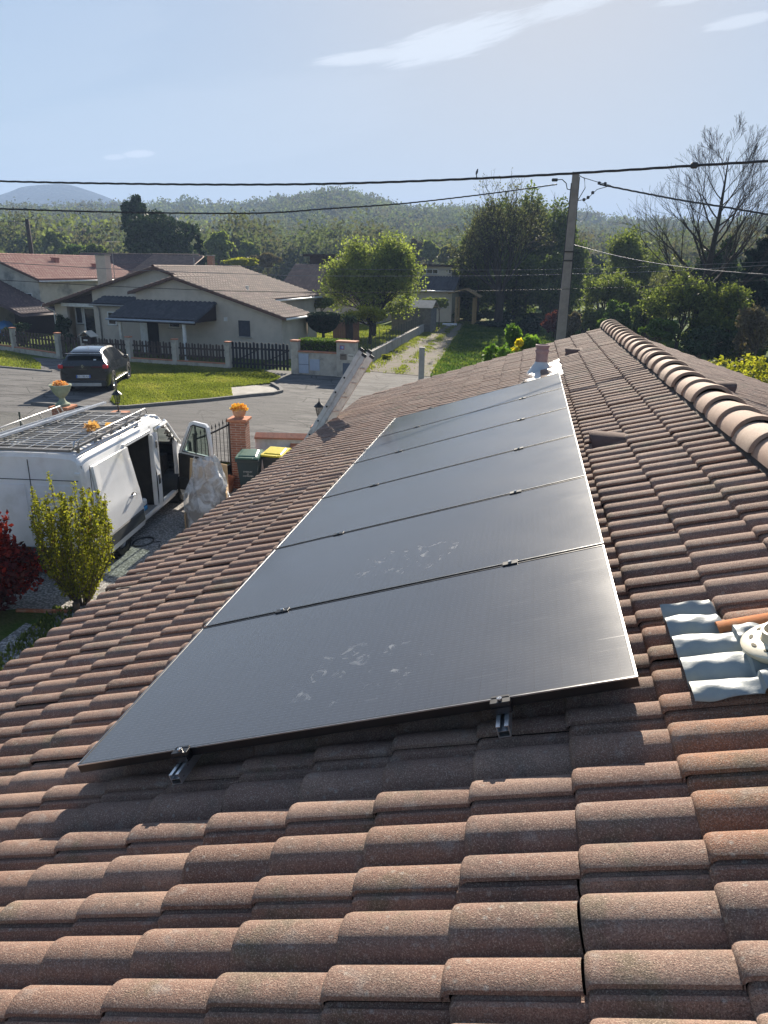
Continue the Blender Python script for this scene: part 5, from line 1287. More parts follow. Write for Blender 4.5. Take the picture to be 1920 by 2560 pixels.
# small slate blue lean-to roof and the carport roof
roofplane('roof', 3.2, 3.15, .75, 2.42, -1.75, .75, M_RDRK, nh, axis='s')
wl_ = MB(); wl_.box(-1.6, 1.95, 1.0, 1.98, -.5, 2.35); wl_.build('wall', M_CRM1, nh)
b = MB(); b.tube([(-1.75, .70, 2.38), (.8, .70, 2.38)], .05, 8); b.tube([(-1.3, .78, 2.36), (-1.3, .93, 2.1), (-1.3, .95, -.3)], .04, 8); b.build('gutter', M_ZINC, nh, True)
roofplane('roof', -.03, 2.78, -2.25, 1.95, 1.72, 6.9, M_RDRK, nh, axis='s', amp=.045)
b = MB(); b.tube([(1.7, -2.30, 1.90), (6.92, -2.30, 1.90)], .055, 8); b.build('gutter', pm('blue_grey_gutter', (.30, .34, .40), rough=.4), nh, True)
for s_ in (2.35, 6.15):
    b = MB(); b.bbox(s_-.07, s_+.07, -2.12, -1.98, -.3, 1.86, .01); b.build('carport_post', pm('cream_post', (.60, .57, .50), rough=.7) if s_ < 3 else M_FASC, nh)
b = MB(); b.box(1.8, 6.8, -2.14, -2.0, 1.78, 1.87); b.box(1.8, 1.9, -2.1, 0, 1.85, 1.93); b.box(6.7, 6.82, -2.1, -.05, 1.86, 1.95); b.add([(6.75, -2.1, 1.9), (6.75, -.02, 1.9), (6.75, -.02, 2.70), (6.82, -2.1, 1.9), (6.82, -.02, 1.9), (6.82, -.02, 2.70)], [(0, 1, 2), (5, 4, 3), (0, 3, 4, 1), (1, 4, 5, 2), (2, 5, 3, 0)])
b.build('carport_beam', M_WDRK, nh)
window(nh, 8.10, 8.75, 1.12, 1.92, -.002, M_SHUT, M_SHUT); window(nh, 3.9, 4.6, 1.40, 1.75, -.002)
b = MB(); b.box(1.05+1.0, 1.5+1.0, -.03, -.002, 0, 1.72); b.build('door', M_FASC, nh)
MB().box(2.52, 3.2, -.02, -.002, 0, 1.72).build('opening_shade', pm('doorway_shade', (.02, .018, .016)), nh)  # flat dark panel on the wall, the doorway's shade put into its colour
b = MB(); b.box(7.25, 7.45, -.02, -.002, 1.85, 2.05); b.build('vent_grille', M_FASC, nh)
b = MB(); b.tube([(10.95, -.25, 2.07), (10.95, 3.3, 2.07)], .06, 8); b.tube([(10.9, 3.1, 2.05), (10.65, 3.1, 1.9), (10.65, 3.1, -.4)], .045, 8); b.build('gutter', M_FASC, nh, True)
b = MB(); b.tube([(7.9, 3.4, 2.70), (7.9, 11.6, 2.70)], .06, 8); b.build('gutter', M_FASC, nh, True)
b = MB(); b.tube([(-6.0, 1.7, 2.15), (-6.0, 11.6, 2.15)], .06, 8); b.tube([(-6.0, 1.9, 2.12), (-5.85, 2.1, 1.95), (-5.65, 2.25, 1.85), (-5.65, 2.25, -.3)], .04, 8); b.build('gutter', M_FASC, nh, True)
window(nh, 0, .55, 1.4, 2.1, 0).rotation_euler = (0, 0, 0)
bpy.data.objects.remove(bpy.data.objects['window.004']) if False else None
def chimney(parent, s, t, z0, h, w_, d_, mat, cap=M_CONC, name='chimney'):
    b = MB(); b.bbox(s-w_/2, s+w_/2, t-d_/2, t+d_/2, z0, z0+h, .01); c = b.build(name, mat, parent)
    MB().bbox(s-w_/2-.05, s+w_/2+.05, t-d_/2-.05, t+d_/2+.05, z0+h+.001, z0+h+.07, .01).build('cap', cap, c); return c
cf = MB(); cf.lathe([(0, 0), (.085, 0), (.085, .38), (.10, .39), (.10, .45), (0, .46)], (6.3, 4.4, 3.05), 14); cf.build('flue', M_FASC, nh, True, angle=40)
b = MB(); b.tube([(1.9, 6.0, 4.4), (1.9, 6.0, 5.0)], .012, 6); b.build('roof_pipe', M_FASC, nh)

# red roofed house further left with its dark lean-to barn
def HP(px, py, Y):
    p = atY(px, py, Y); q = p[:2]-HO; return float(q@HD), float(q@HN), float(p[2])
z1 = lambda x, y: (x*.3858, 420+y*.3858)
z2 = lambda x, y: (600+x*.3858, 420+y*.3858)
rh = thing('red_roof_house', 'house with a mottled red tile roof and streaked gable, left of the brown roofed one', 'house', HW(0, 0), HA)
gable(rh, -20.2, -10.2, -14.55, 5.05, .36, 6.6, 17.5, M_RRED, M_CRM2, .35, .3, zb=-.4)
chimney(rh, -5.9, 7.5, 2.6, 2.45, .75, .55, M_CRM1)
b = MB(); b.tube([(-10.2, 6.3, 3.38), (-10.2, 17.5, 3.38)], .06, 8); b.build('gutter', M_FASC, rh, True)
window(rh, -11.9, -11.2, 1.9, 2.6, 6.598)
for s_, t_ in ((-13.3, 11.5), (-12.2, 14.5)): chimney(rh, s_, t_, 5.05-.36*abs(s_+14.55)-.05, .32, .4, .4, M_RRED, M_RRED, 'roof_vent')
b = MB(); b.tube([(-8.6, 12.0, 3.6), (-8.6, 12.0, 6.2)], .02, 6)
b.tube([(-8.9, 12.0, 6.05), (-7.9, 12.3, 6.05)], .012, 5)
for i in range(6): b.tube([(-8.85+i*.17, 11.75+.05*i, 6.05), (-8.85+i*.17, 12.25+.05*i, 6.05)], .008, 5)
b.build('tv_aerial', M_ZINC, rh)
bn = thing('lean_to_barn', 'barn with a dark brown roof sloping down in front of the red roofed house', 'barn', HW(0, 0), HA)
b = MB(); zf = lambda s: 4.15-.40*(s+15.6)
roofplane('roof', -15.6, 4.15, -8.9, zf(-8.9), 3.0, 6.5, M_RDB, bn, .14); roofplane('roof', -15.6, 4.15, -19.5, 3.1, 3.0, 6.5, M_RDB, bn, .14)
b.prism([(-19, -.5), (-12.6, -.5), (-12.9, zf(-12.9)-.15), (-15.6, 4.0), (-19, 3.1)], 3.15, 3.35, 'y'); b.box(-12.9, -12.7, 3.35, 6.5, -.5, 2.7); b.build('wall', M_CRM2, bn)
b = MB(); b.box(-12.7, -9.0, 6.3, 6.5, -.5, 1.9); b.build('back_wall', M_WDRK, bn)
ibc = thing('water_tank', 'white plastic water tank in a black wire cage beside the barn', 'tank', HW(-15.0, 2.2), HA)
MB().bbox(-.7, .7, -.45, .45, .12, 1.1, .06).build('tank', pm('translucent_tank_plastic', (.5, .54, .58), rough=.5), ibc)
b = MB()
for i in range(9): x = -.74+i*.185; b.box(x-.012, x+.012, -.49, -.466, .05, 1.15)
for z in (.1, .45, .8, 1.14): b.box(-.75, .75, -.494, -.47, z, z+.025)
b.box(-.75, .75, -.48, .48, 0, .12); b.build('cage', M_BLK, ibc)
o = thing('blue_tarpaulin', 'bright blue tarpaulin over a heap under the barn roof', 'tarpaulin', HW(-11.3, 3.8), HA); r = np.random.RandomState(8)
us = np.linspace(-1.1, 1.1, 16); vs = np.linspace(-.7, .7, 10); V = [(u, v, .9*max(0, 1-(abs(u)/1.15)**4)*max(.0, 1-(abs(v)/.75)**4)+.05*r.normal()*(abs(u) < 1)) for u in us for v in vs]
b = MB(); b.add(V, [(i*10+j, (i+1)*10+j, (i+1)*10+j+1, i*10+j+1) for i in range(15) for j in range(9)]); b.build('tarpaulin', pm('blue_tarp', (.02, .14, .30), (.015, .10, .24), 5, .5), o, True)
dh = thing('hipped_roof_house', 'house with grey brown tile roof rising behind the red one, left of the brick chimney', 'house', (0, 0, 0), 0)
dh.location = (0, 0, 0); dh.rotation_euler = (0, 0, 0)
A1 = atY(240, 642, 60); A2 = atY(400, 638, 60); A3 = atY(448, 638, 60); A4 = atY(526, 663, 57)
def plane_poly(name, P, mat, parent, n_, th=.12):
    b = MB(); k = len(P); P = [np.array(p, float) for p in P]; b.add(P+[p-[0, 0, th] for p in P], [tuple(range(k)), tuple(range(2*k-1, k-1, -1))]+[(i, (i+1) % k, k+(i+1) % k, k+i) for i in range(k)]); return b.build(name, mat, parent)
zr_ = float(A2[2]); roofplane('roof', 60.0, zr_, 54.5, zr_-2.1, float(A1[0])-1.5, float(A2[0])+1.6, M_RDB, dh, axis='s')
roofplane('roof', 57.6, zr_-.02, 52.6, zr_-1.7, float(A2[0])+.6, float(A3[0])+3.4, M_RBRN, dh, axis='s')
ridgecaps(dh, 60.0, zr_+.03, float(A1[0])-1.5, float(A2[0])+.6, M_RDB, 's'); ridgecaps(dh, 57.6, zr_+.03, float(A2[0])+.6, float(A3[0])+3.0, M_RBRN, 's')
MB().box(float(A1[0])-1.2, float(A3[0])+2.8, 55.0, 60, -.4, zr_-2.2).build('wall', M_CRM1, dh)
c_ = atY(528, 660, 56); chimney(dh, float(c_[0]), 56, 2.6, float(atY(528, 640, 56)[2])-2.6, .45, .5, M_BRICK)

# brown roofed two level house and cream house further up the track
bh = thing('two_level_house', 'brown tiled house with a flat roofed upper storey beyond the leafy garden tree', 'house', (-21.3, 60.0, 0), R_(-3))
roofplane('roof', 4.6, 4.75, -.6, 2.15, -.6, 8.6, M_RBRN, bh, axis='s')
b = MB(); b.box(-.3, 8.2, 0, 9, -.5, 2.3); b.box(-.3, 8.2, 4.5, 9, 2.3, 4.6); b.build('wall', M_CRM1, bh)
b = MB(); b.box(.6, 7.9, 5.2, 9, 4.5, 5.42); b.build('upper_wall', M_CRM1, bh); MB().bbox(.1, 8.6, 4.9, 9.6, 5.425, 5.62, .01).build('flat_roof', M_WDRK, bh)
MB().box(.62, 3.2, 5.15, 5.198, 4.62, 5.42).build('recess_shade', M_WDRK, bh); chimney(bh, 4.0, 6.5, 5.62, .35, .45, .4, M_CONC)  # dark sheet on the upper wall stands in for a shaded recess
ch_ = thing('cream_house', 'cream house with a dark roof at the far end of the gravel track', 'house', (-12.4, 64.8, 0), R_(-2))
roofplane('roof', 3.2, 3.85, -.5, 2.70, -.2, 5.45, M_RDRK, ch_, axis='s', amp=.05)
b = MB(); b.box(0, 5.2, 0, 8, -.5, 2.72); b.box(0, 5.2, 3.0, 8, 2.72, 3.7); b.build('wall', pm('cream_paint_wall', (.56, .52, .42), (.50, .46, .38), 2, .9), ch_)
MB().box(.2, 4.6, 3.6, 8, 3.7, 4.72).build('upper_wall', bpy.data.materials['cream_paint_wall'], ch_); MB().bbox(-.1, 5.0, 3.2, 8.4, 4.725, 4.90, .01).build('flat_roof', M_WDRK, ch_)
window(ch_, 1.7, 3.3, 4.05, 4.5, 3.598, mull=3); window(ch_, 3.4, 4.4, 1.2, 2.0, -.002); window(ch_, 4.25, 4.55, 4.1, 4.5, 3.598)
MB().tube([(0, -.54, 2.66), (5.4, -.54, 2.66)], .06, 8).build('gutter', M_FASC, ch_, True)
pg = thing('wooden_porch', 'small wooden porch with a pitched roof beside the cream house', 'porch', (-6.6, 62.6, 0), R_(-2))
M_WLT = pm('honey_timber', (.34, .24, .12), (.28, .2, .1), 12, .8)
for x in (0, 1.5):
    for y in (0, 1.8): MB().bbox(x-.09, x+.09, y-.09, y+.09, -.1, 2.25, .01).build('post', M_WLT, pg)
b = MB(); b.prism([(-.7, 2.5), (.75, 2.9), (2.0, 2.25), (2.0, 2.33), (.75, 2.99), (-.7, 2.58)], -.3, 2.1, 'y'); b.build('roof', M_WLT, pg)
o = tag(MB().bbox(-7.5, -6.3, 60.4, 61.0, .0, .18, .02).build('doorstep', M_WHITE), 'pale doorstep slab at the end of the gravel track', 'step')

# garden shed, stakes and wire, low wall along the track
sh = thing('garden_shed', 'grey plank garden shed with a pale sheet roof beside the track', 'shed', (-10.6, 53.6, 0), R_(-6))
M_PLANK = pm('silvery_planks', (.20, .19, .17), (.14, .13, .12), 5, .9)
b = MB()
for i in range(16): x = i*.19; b.bbox(x, x+.18, -.015, .0, -.1, 1.75, .004)
b.box(0, 3.04, .001, 1.9, -.1, 1.72); b.build('wall', M_PLANK, sh)
b = MB(); b.prism([(-.15, 1.76), (.95, 2.25), (2.1, 1.76), (2.1, 1.80), (.95, 2.30), (-.15, 1.80)], -.15, 3.2, 'x'); b.build('roof', pm('pale_sheet_roof', (.50, .44, .38), (.42, .37, .32), 4, .7), sh)
wl2 = thing('track_wall', 'low concrete wall with wire fencing along the gravel track', 'wall', (-8.15, 30.2, 0), 0)
P0, P1 = np.array([0, 0]), np.array([.15, 30.0])
b = MB(); b.box(-.09, .09, 0, 27.5, -.2, .55); b.build('wall', M_CONC, wl2); MB().bbox(-.11, .11, 0, 27.5, .551, .60, .01).build('coping', M_CONC, wl2)
for i in range(28):
    y = .5+i*1.0; MB().box(-.015, .015, y-.015, y+.015, .60, 1.30 if i % 6 else 1.5).build('post', M_WIRE, wl2)
V = []; F = []
for i in range(170):
    y = .5+i*.16; o_ = len(V); V += [(-.003, y, .61), (.003, y, .61), (.003, y, 1.25), (-.003, y, 1.25)]; F.append((o_, o_+1, o_+2, o_+3))
for i in range(7):
    z = .64+i*.1; o_ = len(V); V += [(0, .5, z), (0, 27.5, z), (.004, 27.5, z+.008), (.004, .5, z+.008)]; F.append((o_, o_+1, o_+2, o_+3))
raw('wire_mesh', V, np.array(F), M_WIRE, wl2)
cpst = thing('concrete_post', 'square concrete post standing on the verge beyond the roof', 'post', (-4.74, 28.9, 0))
MB().bbox(-.11, .11, -.11, .11, -.1, 1.42, .015).build('post', M_CONC, cpst)
MB().bbox(-.12, .12, -.12, .12, 1.42, 1.46, .008).build('cap', M_CONC, cpst)

# ---------------------------------------------------------------- picket fence, gate, meter wall
FA = np.array([-23.69, 31.44]); M_PICK = pm('weathered_brown_pickets', (.075, .055, .048), (.05, .038, .034), 14, .85, c3=(.11, .085, .075), s3=5)
M_PICKD = pm('dark_gate_pickets', (.028, .028, .035), (.02, .02, .026), 12, .6)
M_POSTC = pm('stained_cream_post', (.46, .43, .37), (.38, .35, .30), 4, .9, c3=(.26, .25, .22), s3=3)
def FW(s, t=0): p = FA+s*HD+t*HN; return (float(p[0]), float(p[1]), 0)
def pickets(b, x0, x1, z0, h, pitch=.155, w_=.095, stag=True):
    n = int((x1-x0)/pitch)
    for i in range(n):
        x = x0+(i+.5)*(x1-x0)/n; y = -.03 if (i % 2 and stag) else .012; zt = h-(.03 if i % 2 else 0)
        pts = [(x-w_/2, z0), (x+w_/2, z0), (x+w_/2, zt-.05), (x+w_*.3, zt-.012), (x, zt), (x-w_*.3, zt-.012), (x-w_/2, zt-.05)]
        b.prism(pts, y, y+.02, 'y')
def fence_bay(loc, rz, L, lab, wallh=.27, h=1.12):
    o = thing('picket_fence', lab, 'fence', loc, rz, 'picket fence bays along the street')
    b = MB(); pickets(b, .10, L-.10, wallh+.05, h); b.box(.08, L-.08, -.008, .010, wallh+.2, wallh+.28); b.box(.08, L-.08, -.008, .010, h-.30, h-.22); b.build('picket_panel', M_PICK, o)
    MB().bbox(.0, L, -.09, .09, -.15, wallh-.04, .008).build('plinth', M_POSTC, o); MB().bbox(.0, L, -.12, .12, wallh-.039, wallh, .008).build('coping', M_CLAY, o)
    return o
def fpost(loc, rz, lab, h=1.22, w_=.24):
    o = thing('fence_post', lab, 'post', loc, rz, 'rendered posts of the picket fence')
    MB().bbox(-w_/2, w_/2, -w_/2, w_/2, -.1, h, .01).build('shaft', M_POSTC, o); MB().bbox(-w_/2-.02, w_/2+.02, -w_/2-.02, w_/2+.02, h+.001, h+.06, .012).build('cap', M_CLAY, o)
ps = [0, 1.58, 4.25, 6.85, 9.72]
plab = ['left of the garden gate', 'right of the garden gate, by the wooden letter box', 'just right of the parked car', 'midway between the car and the dark gate', 'at the left end of the dark gate']
for s_, l_ in zip(ps, plab): fpost(FW(s_), HA, 'rendered fence post with clay cap '+l_)
for a, c_, l_ in ((1.58, 4.25, 'bay of brown pickets behind the parked car roof'), (4.25, 6.85, 'bay of brown pickets right of the parked car'), (6.85, 9.72, 'bay of brown pickets next to the dark gate')):
    fence_bay((FW(a+.12)), HA, c_-a-.24, l_)
LB = np.array([-27.61, 33.26]); la = math.atan2(FA[1]-LB[1], FA[0]-LB[0]); Lb = float(np.linalg.norm(FA-LB)); ld = (FA-LB)/Lb
for k_, (i, l_) in enumerate(((0, 'bay of brown pickets left of the garden gate'), (1, 'second bay of brown pickets to the left of the garden gate'), (2, 'bay of brown pickets at the left edge of the picture'))):
    p = FA-ld*Lb*(i+1)+ld*.12; fence_bay((float(p[0]), float(p[1]), 0), la, Lb-.24, l_)
    p = FA-ld*Lb*(i+1); fpost((float(p[0]), float(p[1]), 0), la, 'rendered fence post left of the '+('first', 'second', 'third')[i]+' picket bay counting from the garden gate')
g_ = thing('garden_gate', 'narrow brown picket gate behind the car beside the wooden letter box', 'gate', FW(.14), HA); b = MB(); pickets(b, .0, 1.30, .08, 1.12, .16); b.box(0, 1.3, .034, .06, .25, .32); b.box(0, 1.3, .034, .06, .85, .92); b.build('pickets', M_PICK, g_); MB().box(1.12, 1.2, -.06, -.032, .7, .74).build('latch', M_IRON, g_)
dg = thing('driveway_gate', 'wide dark picket gate in front of the pale house corner', 'gate', FW(9.87), HA)
for x0 in (0, 1.50):
    b = MB(); pickets(b, x0, x0+1.46, .10, 1.30, .165, .11, False); b.box(x0, x0+1.46, .034, .07, .25, .34); b.box(x0, x0+1.46, .034, .07, .95, 1.04)
    b.add([(x0+.05, .035, .34), (x0+.15, .035, .34), (x0+1.4, .035, .95), (x0+1.3, .035, .95), (x0+.05, .06, .34), (x0+.15, .06, .34), (x0+1.4, .06, .95), (x0+1.3, .06, .95)], [(0, 1, 2, 3), (7, 6, 5, 4), (0, 4, 5, 1), (2, 6, 7, 3), (1, 5, 6, 2), (3, 7, 4, 0)]); b.build('gate_leaf', M_PICKD, dg)
mw = thing('meter_wall', 'rendered low wall with two grey blue meter cupboards right of the dark gate', 'wall', FW(13.0), HA)
MB().bbox(0, .34, -.16, .16, -.1, 1.42, .01).build('end_pillar', M_POSTC, mw); MB().bbox(-.02, .36, -.18, .18, 1.421, 1.50, .01).build('pillar_cap', M_CLAY, mw)
MB().box(.34, 2.22, -.12, .12, -.1, .98).build('wall', M_POSTC, mw); MB().bbox(.342, 2.218, -.16, .16, .981, 1.04, .008).build('coping', M_CLAY, mw)
M_METER = pm('grey_blue_cupboard', (.36, .41, .50), (.32, .37, .46), 8, .5)
for x0, x1, z0, z1_ in ((.38, .86, .06, .92), (.92, 1.40, .20, .70)):
    b = MB(); b.bbox(x0, x1, -.165, -.121, z0, z1_, .006); c_ = b.build('meter_cupboard', M_METER, mw)
    if x0 < .5: MB().box(x0, x1, -.168, -.1655, .44, .455).build('cupboard_seam', M_IRON, c_)
mp_ = thing('letterbox_pillar', 'rendered pillar with house number plate and two letter boxes right of the hedge', 'pillar', FW(15.24), HA)
MB().bbox(0, .86, -.22, .22, -.1, 1.50, .01).build('pillar', M_POSTC, mp_); MB().bbox(-.04, .90, -.26, .26, 1.501, 1.57, .01).build('cap', M_CLAY, mp_)
n_ = MB().bbox(.16, .38, -.232, -.221, 1.20, 1.38, .002).build('number_plate', pm('enamel_rim_red', (.45, .03, .04), rough=.3), mp_)
MB().box(.18, .36, -.235, -.2325, 1.215, 1.365).build('plate_field', pm('enamel_blue', (.05, .12, .38), rough=.3), n_)
text('18', .15, pm('enamel_white', (.75, .75, .75), rough=.3), n_, (.27, -.237, 1.29))
for x0, m_ in ((.18, pm('bronze_letterbox', (.18, .14, .11), rough=.5)), (.54, pm('cream_letterbox', (.62, .58, .50), rough=.5))):
    lb_ = MB().bbox(x0, x0+.30, -.25, -.221, .76, 1.02, .006).build('letter_box', m_, mp_); MB().box(x0+.04, x0+.26, -.2535, -.2505, .93, .955).build('slot', M_IRON, lb_)
MB().bbox(.30, .66, -.235, -.221, .05, .62, .004).build('meter_door', pm('slate_blue_door', (.10, .12, .16), rough=.5), mp_)
lbx = thing('wooden_letter_box', 'dark wooden letter box with a pale pitched roof on the fence', 'letter box', FW(1.98, -.1), HA)
MB().bbox(-.27, .27, -.20, .16, .86, 1.16, .01).build('box', M_WDRK, lbx); b = MB(); b.prism([(-.38, 1.17), (0, 1.42), (.40, 1.17), (.40, 1.20), (0, 1.46), (-.38, 1.20)], -.30, .28, 'y'); b.build('roof', pm('pale_shingle', (.46, .42, .36), rough=.8), lbx)
MB().box(-.14, .10, -.206, -.2015, .98, 1.05).build('slot_plate', M_FASC, lbx); MB().box(-.06, .06, -.03, .03, -.1, .859).build('stake', M_WDRK, lbx)
MB().box(.05, .25, -.236, -.222, .95, 1.1)
# ---------------------------------------------------------------- poles, masts and wires
M_CPOLE = pm('weathered_pole_concrete', (.27, .25, .235), (.22, .20, .19), 5, .9, .3, 60, .004)
px, py = 1420, 853
cp = thing('concrete_utility_pole', 'tapering concrete utility pole rising behind the tiled roof', 'utility pole', (float(atY(1420, 650, 26)[0]), 26.0, 0))
H_ = 7.86; w0, w1 = .38, .235
b = MB()
def pole_section(sx0, sx1, y0, y1): b.add([(-sx0*1., y0, 0)]*0, []) if False else None
def taper(b, x0, x1, y0, y1, z0, z1, f0, f1):
    P = [(x*f, y*f, z) for z, f in ((z0, f0), (z1, f1)) for y in (y0, y1) for x in (x0, x1)]; b.add(P, [(0, 2, 3, 1), (4, 5, 7, 6), (0, 1, 5, 4), (2, 6, 7, 3), (0, 4, 6, 2), (1, 3, 7, 5)])
k1 = w1/w0
for x0, x1 in ((-.19, -.12), (.12, .19)): taper(b, x0, x1, -.14, .14, 0, H_, 1, k1)
taper(b, -.12, .12, -.085, .085, 0, H_, 1, k1)
b.build('shaft', M_CPOLE, cp)
b = MB()
for i in range(12):
    z = .35+i*.62; f = 1+(k1-1)*z/H_; b.box(-.12*f, .12*f, -.14*f, .14*f, z, z+.045)
b.build('rung', M_CPOLE, cp)
for z in (4.95, 5.25): f = 1+(k1-1)*z/H_; MB().bbox(-.205*f, .205*f, -.16*f, .16*f, z, z+.05, .005).build('strap', M_IRON, cp)
b = MB(); b.tube([(-.21, -.15, 0), (-.20, -.14, 3.0), (-.165, -.12, 4.8), (-.155, -.12, 6.0), (-.13, -.10, 7.5)], .018, 6); b.build('riser_cable', M_BLK, cp)
b = MB(); b.tube([(.19, -.15, 0), (.175, -.13, 3.0), (.15, -.12, 6.0), (.13, -.1, 7.7)], .014, 6); b.build('riser_cable', M_BLK, cp)
b = MB(); b.tube([(-.14, 0, 7.3), (-.25, -.05, 7.32), (-.3, -.06, 7.5), (-.45, -.1, 7.62), (-.62, -.15, 7.6)], .016, 6); b.bbox(-.80, -.60, -.19, -.11, 7.55, 7.65, .02); b.build('dead_end_clamp', M_BLK, cp, True)
b = MB(); b.tube([(.12, 0, 7.75), (.3, -.05, 7.65), (.35, -.05, 7.35), (.22, -.03, 7.1), (.14, 0, 6.95)], .014, 6); b.tube([(.2, 0, 7.7), (.7, -.06, 7.55), (1.2, -.1, 7.42)], .012, 6)
b.tube([(.14, 0, 6.95), (.45, -.06, 7.0), (.75, -.08, 7.3), (1.2, -.1, 7.42)], .012, 6)
for q in ((.35, -.05, 6.98), (.48, -.06, 7.05), (.62, -.07, 7.2), (.8, -.08, 7.5), (1.0, -.1, 7.48)): b.bbox(q[0]-.05, q[0]+.05, q[1]-.04, q[1]+.04, q[2]-.05, q[2]+.05, .02)
b.build('jumper_cable', M_BLK, cp, True)
b = MB(); b.tube([(.3+.22*math.cos(a), -.06, 6.6+.32*math.sin(a)) for a in np.linspace(-3.0, 1.4, 22)], .006, 5); b.build('loose_loop', M_BLK, cp)
def cable(name, pts, r, mat, lab, twist=0, cat='cable', grp=None, sub=6, strands=3, tr_=None):
    """pts: (px, py, Y) read from the photograph, turned into world points and smoothed"""
    W = np.array([atY(a, c, Y) for a, c, Y in pts]); n = (len(W)-1)*sub+1; tt = np.linspace(0, len(W)-1, n); out = []
    for t in tt:
        i = min(int(t), len(W)-2); f = t-i; p0 = W[max(i-1, 0)]; p1 = W[i]; p2 = W[i+1]; p3 = W[min(i+2, len(W)-1)]
        out.append(.5*((2*p1)+(-p0+p2)*f+(2*p0-5*p1+4*p2-p3)*f*f+(-p0+3*p1-3*p2+p3)*f**3))
    out = np.array(out); b = MB()
    if twist:
        L = np.concatenate([[0], np.cumsum(np.linalg.norm(np.diff(out, axis=0), axis=1))]); m_ = int(L[-1]/.07); S_ = np.linspace(0, L[-1], m_)
        C_ = np.stack([np.interp(S_, L, out[:, c]) for c in range(3)], 1)
        d = np.gradient(C_, axis=0); d /= np.linalg.norm(d, axis=1, keepdims=True); a = np.cross(d, [0, 0, 1.]); a /= np.linalg.norm(a, axis=1, keepdims=True); c_ = np.cross(d, a)
        for s_ in range(strands):
            ph = S_*2*math.pi/twist+s_*2*math.pi/strands; b.tube(C_+(np.cos(ph)[:, None]*a+np.sin(ph)[:, None]*c_)*r*1.02, r, 6)
    else: b.tube(out, r, 6)
    o = b.build(name, mat, None, True); return tag(o, lab, cat, grp)
M_CBL = pm('black_cable_sheath', (.018, .019, .022), rough=.55); M_CBL2 = pm('grey_cable_sheath', (.16, .16, .17), rough=.5)
cable('power_cable', [(-220, 444, 13.4), (0, 453, 13.2), (320, 459.5, 12.9), (640, 461.5, 12.6), (920, 457, 12.3), (1240, 444, 12.0), (1537, 427, 11.7), (1735, 414, 11.5), (1930, 402, 11.3), (2150, 384, 11)], .0112, M_CBL, 'thick twisted power cable crossing the whole view nearest the camera', 1.15)
cc_ = atY(1735, 413, 11.5)
tag(MB().bbox(-.05, .06, -.04, .04, -.05, .045, .02, Matrix.Translation(tuple(cc_))).build('cable_connector', M_BLK), 'small black connector clamped on the thick power cable before the bare tree', 'connector')
cable('power_cable', [(-200, 514, 15.2), (0, 522, 15.6), (320, 531, 16.8), (640, 533, 18.3), (831, 521, 19.6), (1017, 508, 21.2), (1240, 482, 23.6), (1392, 461, 25.8)], .0115, M_CBL, 'twisted power cable running from the left to the top of the concrete pole', 1.0)
cable('power_cable', [(1500, 461, 25.9), (1600, 481, 25), (1706, 501, 24), (1820, 519, 23), (1925, 537, 22)], .016, M_CBL, 'power cable leaving the pole top towards the right edge', 1.0)
cable('telephone_wire', [(1434, 612, 25.8), (1530, 637, 24), (1626, 656, 22.5), (1760, 674, 20.5), (1925, 687, 18.5)], .012, M_CBL2, 'pale wire from the pole strap down towards the right edge', 0, 'wire', 'overhead wires')
cable('telephone_wire', [(-100, 650, 22), (0, 656, 22), (293, 673, 23), (640, 686, 24), (831, 690, 25), (1240, 689, 26.5), (1541, 682, 27.5), (1700, 676, 28), (1930, 662, 28.5)], .010, M_CBL2, 'middle one of the three level wires passing behind the pole', 0, 'wire', 'overhead wires')
cable('telephone_wire', [(293, 655, 25), (640, 667, 26), (793, 672, 26.5), (1240, 675, 28), (1541, 669, 29), (1930, 654, 30)], .008, M_CBL2, 'uppermost and faintest of the three level wires behind the pole', 0, 'wire', 'overhead wires')
cable('telephone_wire', [(-100, 694, 20), (0, 700, 20), (310, 717, 21), (640, 729, 22), (947, 731, 23), (1240, 727, 24), (1537, 719, 24.6), (1720, 711, 24.8), (1930, 700, 25)], .0105, M_CBL, 'lowest and darkest of the three level wires crossing before the houses', 0, 'wire', 'overhead wires')
M_WPOLE = pm('creosoted_pole', (.05, .038, .035), rough=.85); p = atY(79, 634, 62)
wp_ = thing('street_light_pole', 'dark wooden pole with a lamp arm behind the red roofed house', 'street light', (float(p[0]), 62.0, 0))
zt = float(atY(76, 548, 62)[2]); MB().tube([(0, 0, -.1), (-.02, 0, zt)], [.26, .19], 10).build('pole', M_WPOLE, wp_, True)
b = MB(); b.tube([(-.02, 0, zt-.75), (-.6, -.05, zt-.45), (-1.3, -.1, zt-.22)], .03, 6); b.bbox(-1.8, -1.25, -.2, 0, zt-.25, zt-.13, .03); b.build('lamp_arm', M_ZINC, wp_, True)
MB().bbox(-.5, .1, -.05, .05, zt-.22, zt-.12, .01).build('cross_arm', M_WPOLE, wp_)
cable('telephone_wire', [(-60, 553, 61), (0, 554.5, 61.4), (40, 554, 61.7), (72, 553, 62)], .02, M_CBL, 'short wire reaching the wooden street light pole at the far left', 0, 'wire', 'overhead wires')
